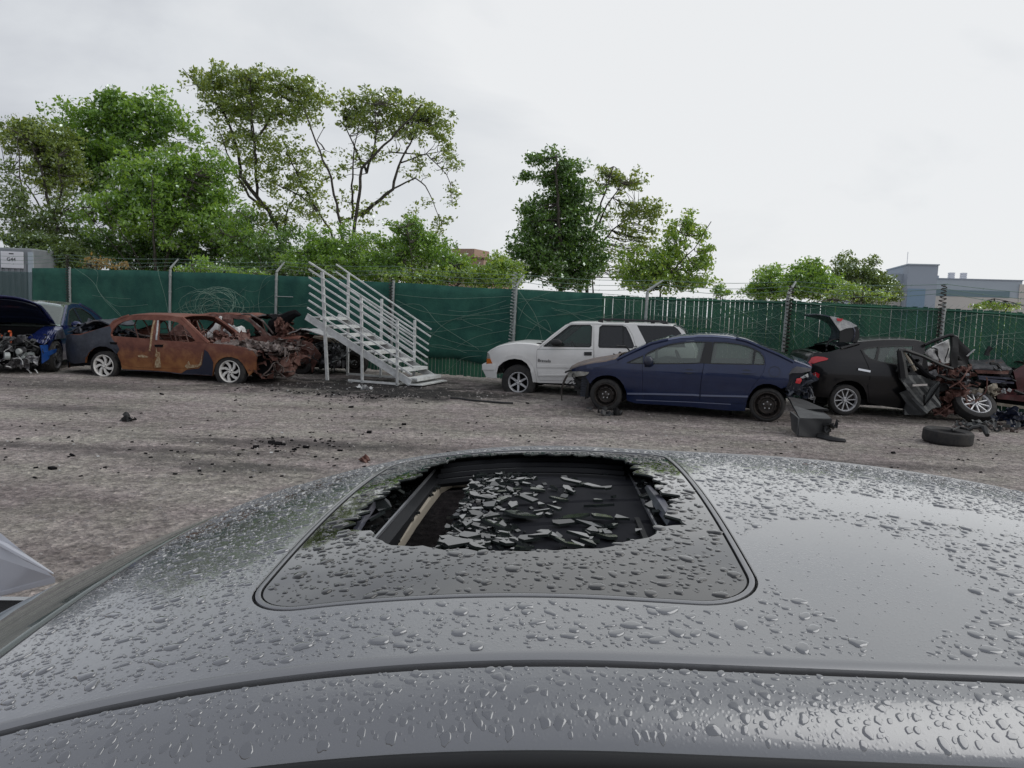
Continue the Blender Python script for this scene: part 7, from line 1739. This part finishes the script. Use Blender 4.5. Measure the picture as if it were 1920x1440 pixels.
    u, v, r = scatter(34000, .74, 1.90, HV + .01, 1.0, .00155, .0080, .62)
    inO = np.array([inpoly(b_, a_, OUT) for a_, b_ in zip(u, v)])
    OS = shrink(OUT, .020); JO = J
    clear = (((v - .385) / .13) ** 2 + ((u - .985) / .17) ** 2 < 1) | (((v - .36) / .045) ** 2 + ((u - .85) / .09) ** 2 < 1) | ((np.abs(u - 1.17 - .1 * np.sin(v * 4)) < .06) & (v > .42))
    thin = (r < .0022) | (rgn.random(len(r)) < .15)
    edge = (u < ud(v) + .026) | (u > udf(v) - .026)
    k = ~inO & ~edge & ~(clear & ~((r < .0016) & (rgn.random(len(r)) < .3)))
    band_ = np.array([inpoly(b_, a_, shrink(OUT, -.008)) for a_, b_ in zip(u, v)]); k &= ~band_
    drops('rain_drops', u[k], v[k], r[k], zfn, M['drop'])
    k = np.array([i and inpoly(b_, a_, OS) and not inpoly(b_, a_, JO) for i, a_, b_ in zip(inO, u, v)]) & (u < 1.72)
    k &= ~((r < .002) & (rgn.random(len(r)) < .4))
    drops('rain_drops', u[k], v[k], r[k] * 1.05, lambda a_, b_: zfn(a_, b_) - .0015, M['dropdark'])
    # side rail drops run down the slope
    du, v, r = scatter(2900, -.073, -.008, -.68, .8, .0017, .0048, .55)
    xs = np.array([-.079, -.073, -.063, -.050, -.035, -.020, -.008]); zs = np.array([-.043, -.034, -.025, -.0165, -.009, -.004, -.001])
    def rz(a_, b_): base = .7225 + .043 * b_; return zfn(base, b_) + np.interp(a_ - base, xs, zs)
    u = ud(0) * 0 + .7225 + .043 * v + du
    drops('rain_drops', u, v, r, rz, M['drop'], elong=.5)
    # ---------------- broken glass lying on the shade
    rg = random.Random(33); SG = 'shards of broken sunroof glass'
    rim_m = [M['shard'], M['shardedge']]
    def flake(c_, r0, asp, rot, tilt):
        k = rg.randint(5, 8); an = sorted(rg.uniform(0, 6.28) for _ in range(k)); pl = [(math.cos(a_) * r0 * asp * rg.uniform(.7, 1.1), math.sin(a_) * r0 * rg.uniform(.6, 1.1)) for a_ in an]
        m3 = Matrix.Rotation(tilt[0], 3, 'X') @ Matrix.Rotation(tilt[1], 3, 'Y') @ Matrix.Rotation(rot, 3, 'Z'); vv = [m3 @ Vector((x, y, .0022)) for x, y in pl] + [m3 @ Vector((x, y, -.0022)) for x, y in pl]
        f = [tuple(range(k)), tuple(range(2 * k - 1, k - 1, -1))] + [(i, i + k, (i + 1) % k + k, (i + 1) % k) for i in range(k)]
        return vv, f, [0, 1] + [1] * k
    wm = Matrix.Translation(c.o) @ Matrix.Rotation(math.atan2(c.e.y, c.e.x), 4, 'Z')
    def place(px, py, r0, asp, lift=0, tilt=None, lab=None):
        u, v = castuv(px, py, -.046 + lift); p = S_(u, v, -.043 + lift)
        vv, f, mi_ = flake(p, r0, asp, rg.uniform(-.4, .4), tilt or (rg.gauss(0, .10), rg.gauss(0, .14)))
        o = meshobj('glass_shard', vv, f, rim_m, None, fsel=mi_); o.matrix_world = wm @ Matrix.Translation(p)
        tag(o, lab or ('larger flat shard lying %s on the %s half of the black sunshade' % ('left' if px < 960 else 'right', 'near' if py > 960 else 'far')), 'glass shard', SG)
    cz = lambda x, y: (680 + x / 3, 840 + y / 3)
    big = [(525, 535, .030, 1.5, 'large pointed shard at the near left corner of the broken pile'), (600, 500, .020, 1.4, None), (790, 452, .036, 1.5, 'largest long shard in the middle of the broken pile'), (900, 385, .034, 1.3, 'wide upright leaning shard behind the largest long one'), (730, 400, .026, 1.2, None), (735, 325, .022, 1.4, None), (690, 285, .018, 1.6, None), (970, 242, .018, 1.6, 'small flat shard alone at the far end of the sunshade, left one'), (1165, 243, .019, 1.7, 'small flat shard alone at the far end of the sunshade, right one'), (940, 295, .018, 2.2, None), (1060, 345, .022, 1.6, 'hollow looking square shard near the middle of the sunshade'),
           (1180, 400, .024, 1.9, None), (1330, 395, .020, 1.8, None), (1180, 195, .018, 2.2, None), (1320, 330, .012, 4.0, None), (1110, 300, .012, 3, None), (640, 560, .02, 1.2, None), (820, 530, .024, 1.3, None), (1140, 540, .02, 2.4, None), (1210, 495, .014, 2.6, None), (1370, 510, .015, 2.6, None), (1010, 495, .013, 2.6, None), (1280, 440, .012, 4, None), (1130, 430, .013, 3, None), (860, 270, .013, 3.6, None), (930, 520, .018, 1.7, None), (630, 380, .016, 1.4, None), (585, 440, .018, 1.2, None), (1350, 230, .015, 2.4, None), (1440, 400, .014, 2.2, None), (870, 190, .01, 3, None), (720, 430, .016, 1.2, None)]
    for x, y, r0, asp, lab in big: place(*cz(x, y), r0 * .82, asp * .8, .004 + rg.random() * .006, lab=lab)
    for i in range(230):
        t = rg.random() ** .8; s_ = min(abs(rg.gauss(0, .20)), .9) if rg.random() < .7 else rg.random() * .9
        if rg.random() < .25: t = rg.uniform(0.0, .10)
        p = sh(s_, t); u, v = p.y + U0, p.x + V0
        vv, f, mi_ = flake(p, rg.uniform(.005, .014), rg.uniform(1, 2.0), rg.uniform(0, 3), (rg.gauss(0, .10), rg.gauss(0, .13)))
        o = meshobj('glass_shard', vv, f, rim_m, None, fsel=mi_); o.matrix_world = wm @ Matrix.Translation(p + Vector((0, 0, .006 + .006 * rg.random())))
        zn = ('near', 'middle', 'far')[min(2, int(t * 3))]; col_ = ('at the left edge', 'left of centre', 'right of centre', 'at the right side')[0 if s_ < .12 else 1 if s_ < .35 else 2 if s_ < .65 else 3]
        tag(o, 'small dark glass shard %s of the sunshade, in its %s third' % (col_, zn), 'glass shard', SG)
    mb = MB()
    for i in range(900):
        z = rg.random()
        if z < .5: s_ = min(abs(rg.gauss(0, .18)), .95); t = rg.random(); p = sh(s_, t) + Vector((0, 0, .005))
        elif z < .75: p = S_(rg.uniform(1.1, 1.65), rg.uniform(-.33, -.24), -.05)
        else: p = S_(rg.uniform(1.05, 1.6), rg.uniform(.165, .225), -.045)
        r0 = rg.uniform(.002, .007); rt = Matrix.Rotation(rg.random() * 6, 3, 'Z') @ Matrix.Rotation(rg.gauss(0, .4), 3, 'X'); mb.box(p - Vector((r0, r0 * .7, .002)), p + Vector((r0, r0 * .7, .002)), rt, p)
    o = mb.build('glass_crumbs', M['shard']); o.matrix_world = wm; tag(o, 'fine crumbs of broken glass scattered inside the sunroof opening', 'glass crumbs', kind='stuff')
    # curtain of crazed glass hanging at the side rims
    for (x, y, r0, asp) in ((1610, 270, .022, 1.0), (1640, 330, .016, 1.2), (1660, 380, .014, 1.2), (1560, 200, .012, 1.2), (190, 250, .014, 1.6), (120, 330, .02, 1.0), (60, 400, .016, 1.8), (150, 200, .012, 1.5)):
        place(*cz(x, y), r0, asp, .02, (rg.gauss(0, .25), rg.gauss(0, .25)), lab='loose shard caught between slide rail and the jagged glass edge')
M['hoodpaint'] = mat('pale_grey_paint', (.50, .515, .56), .35, .0, coat=.5)
near_car()
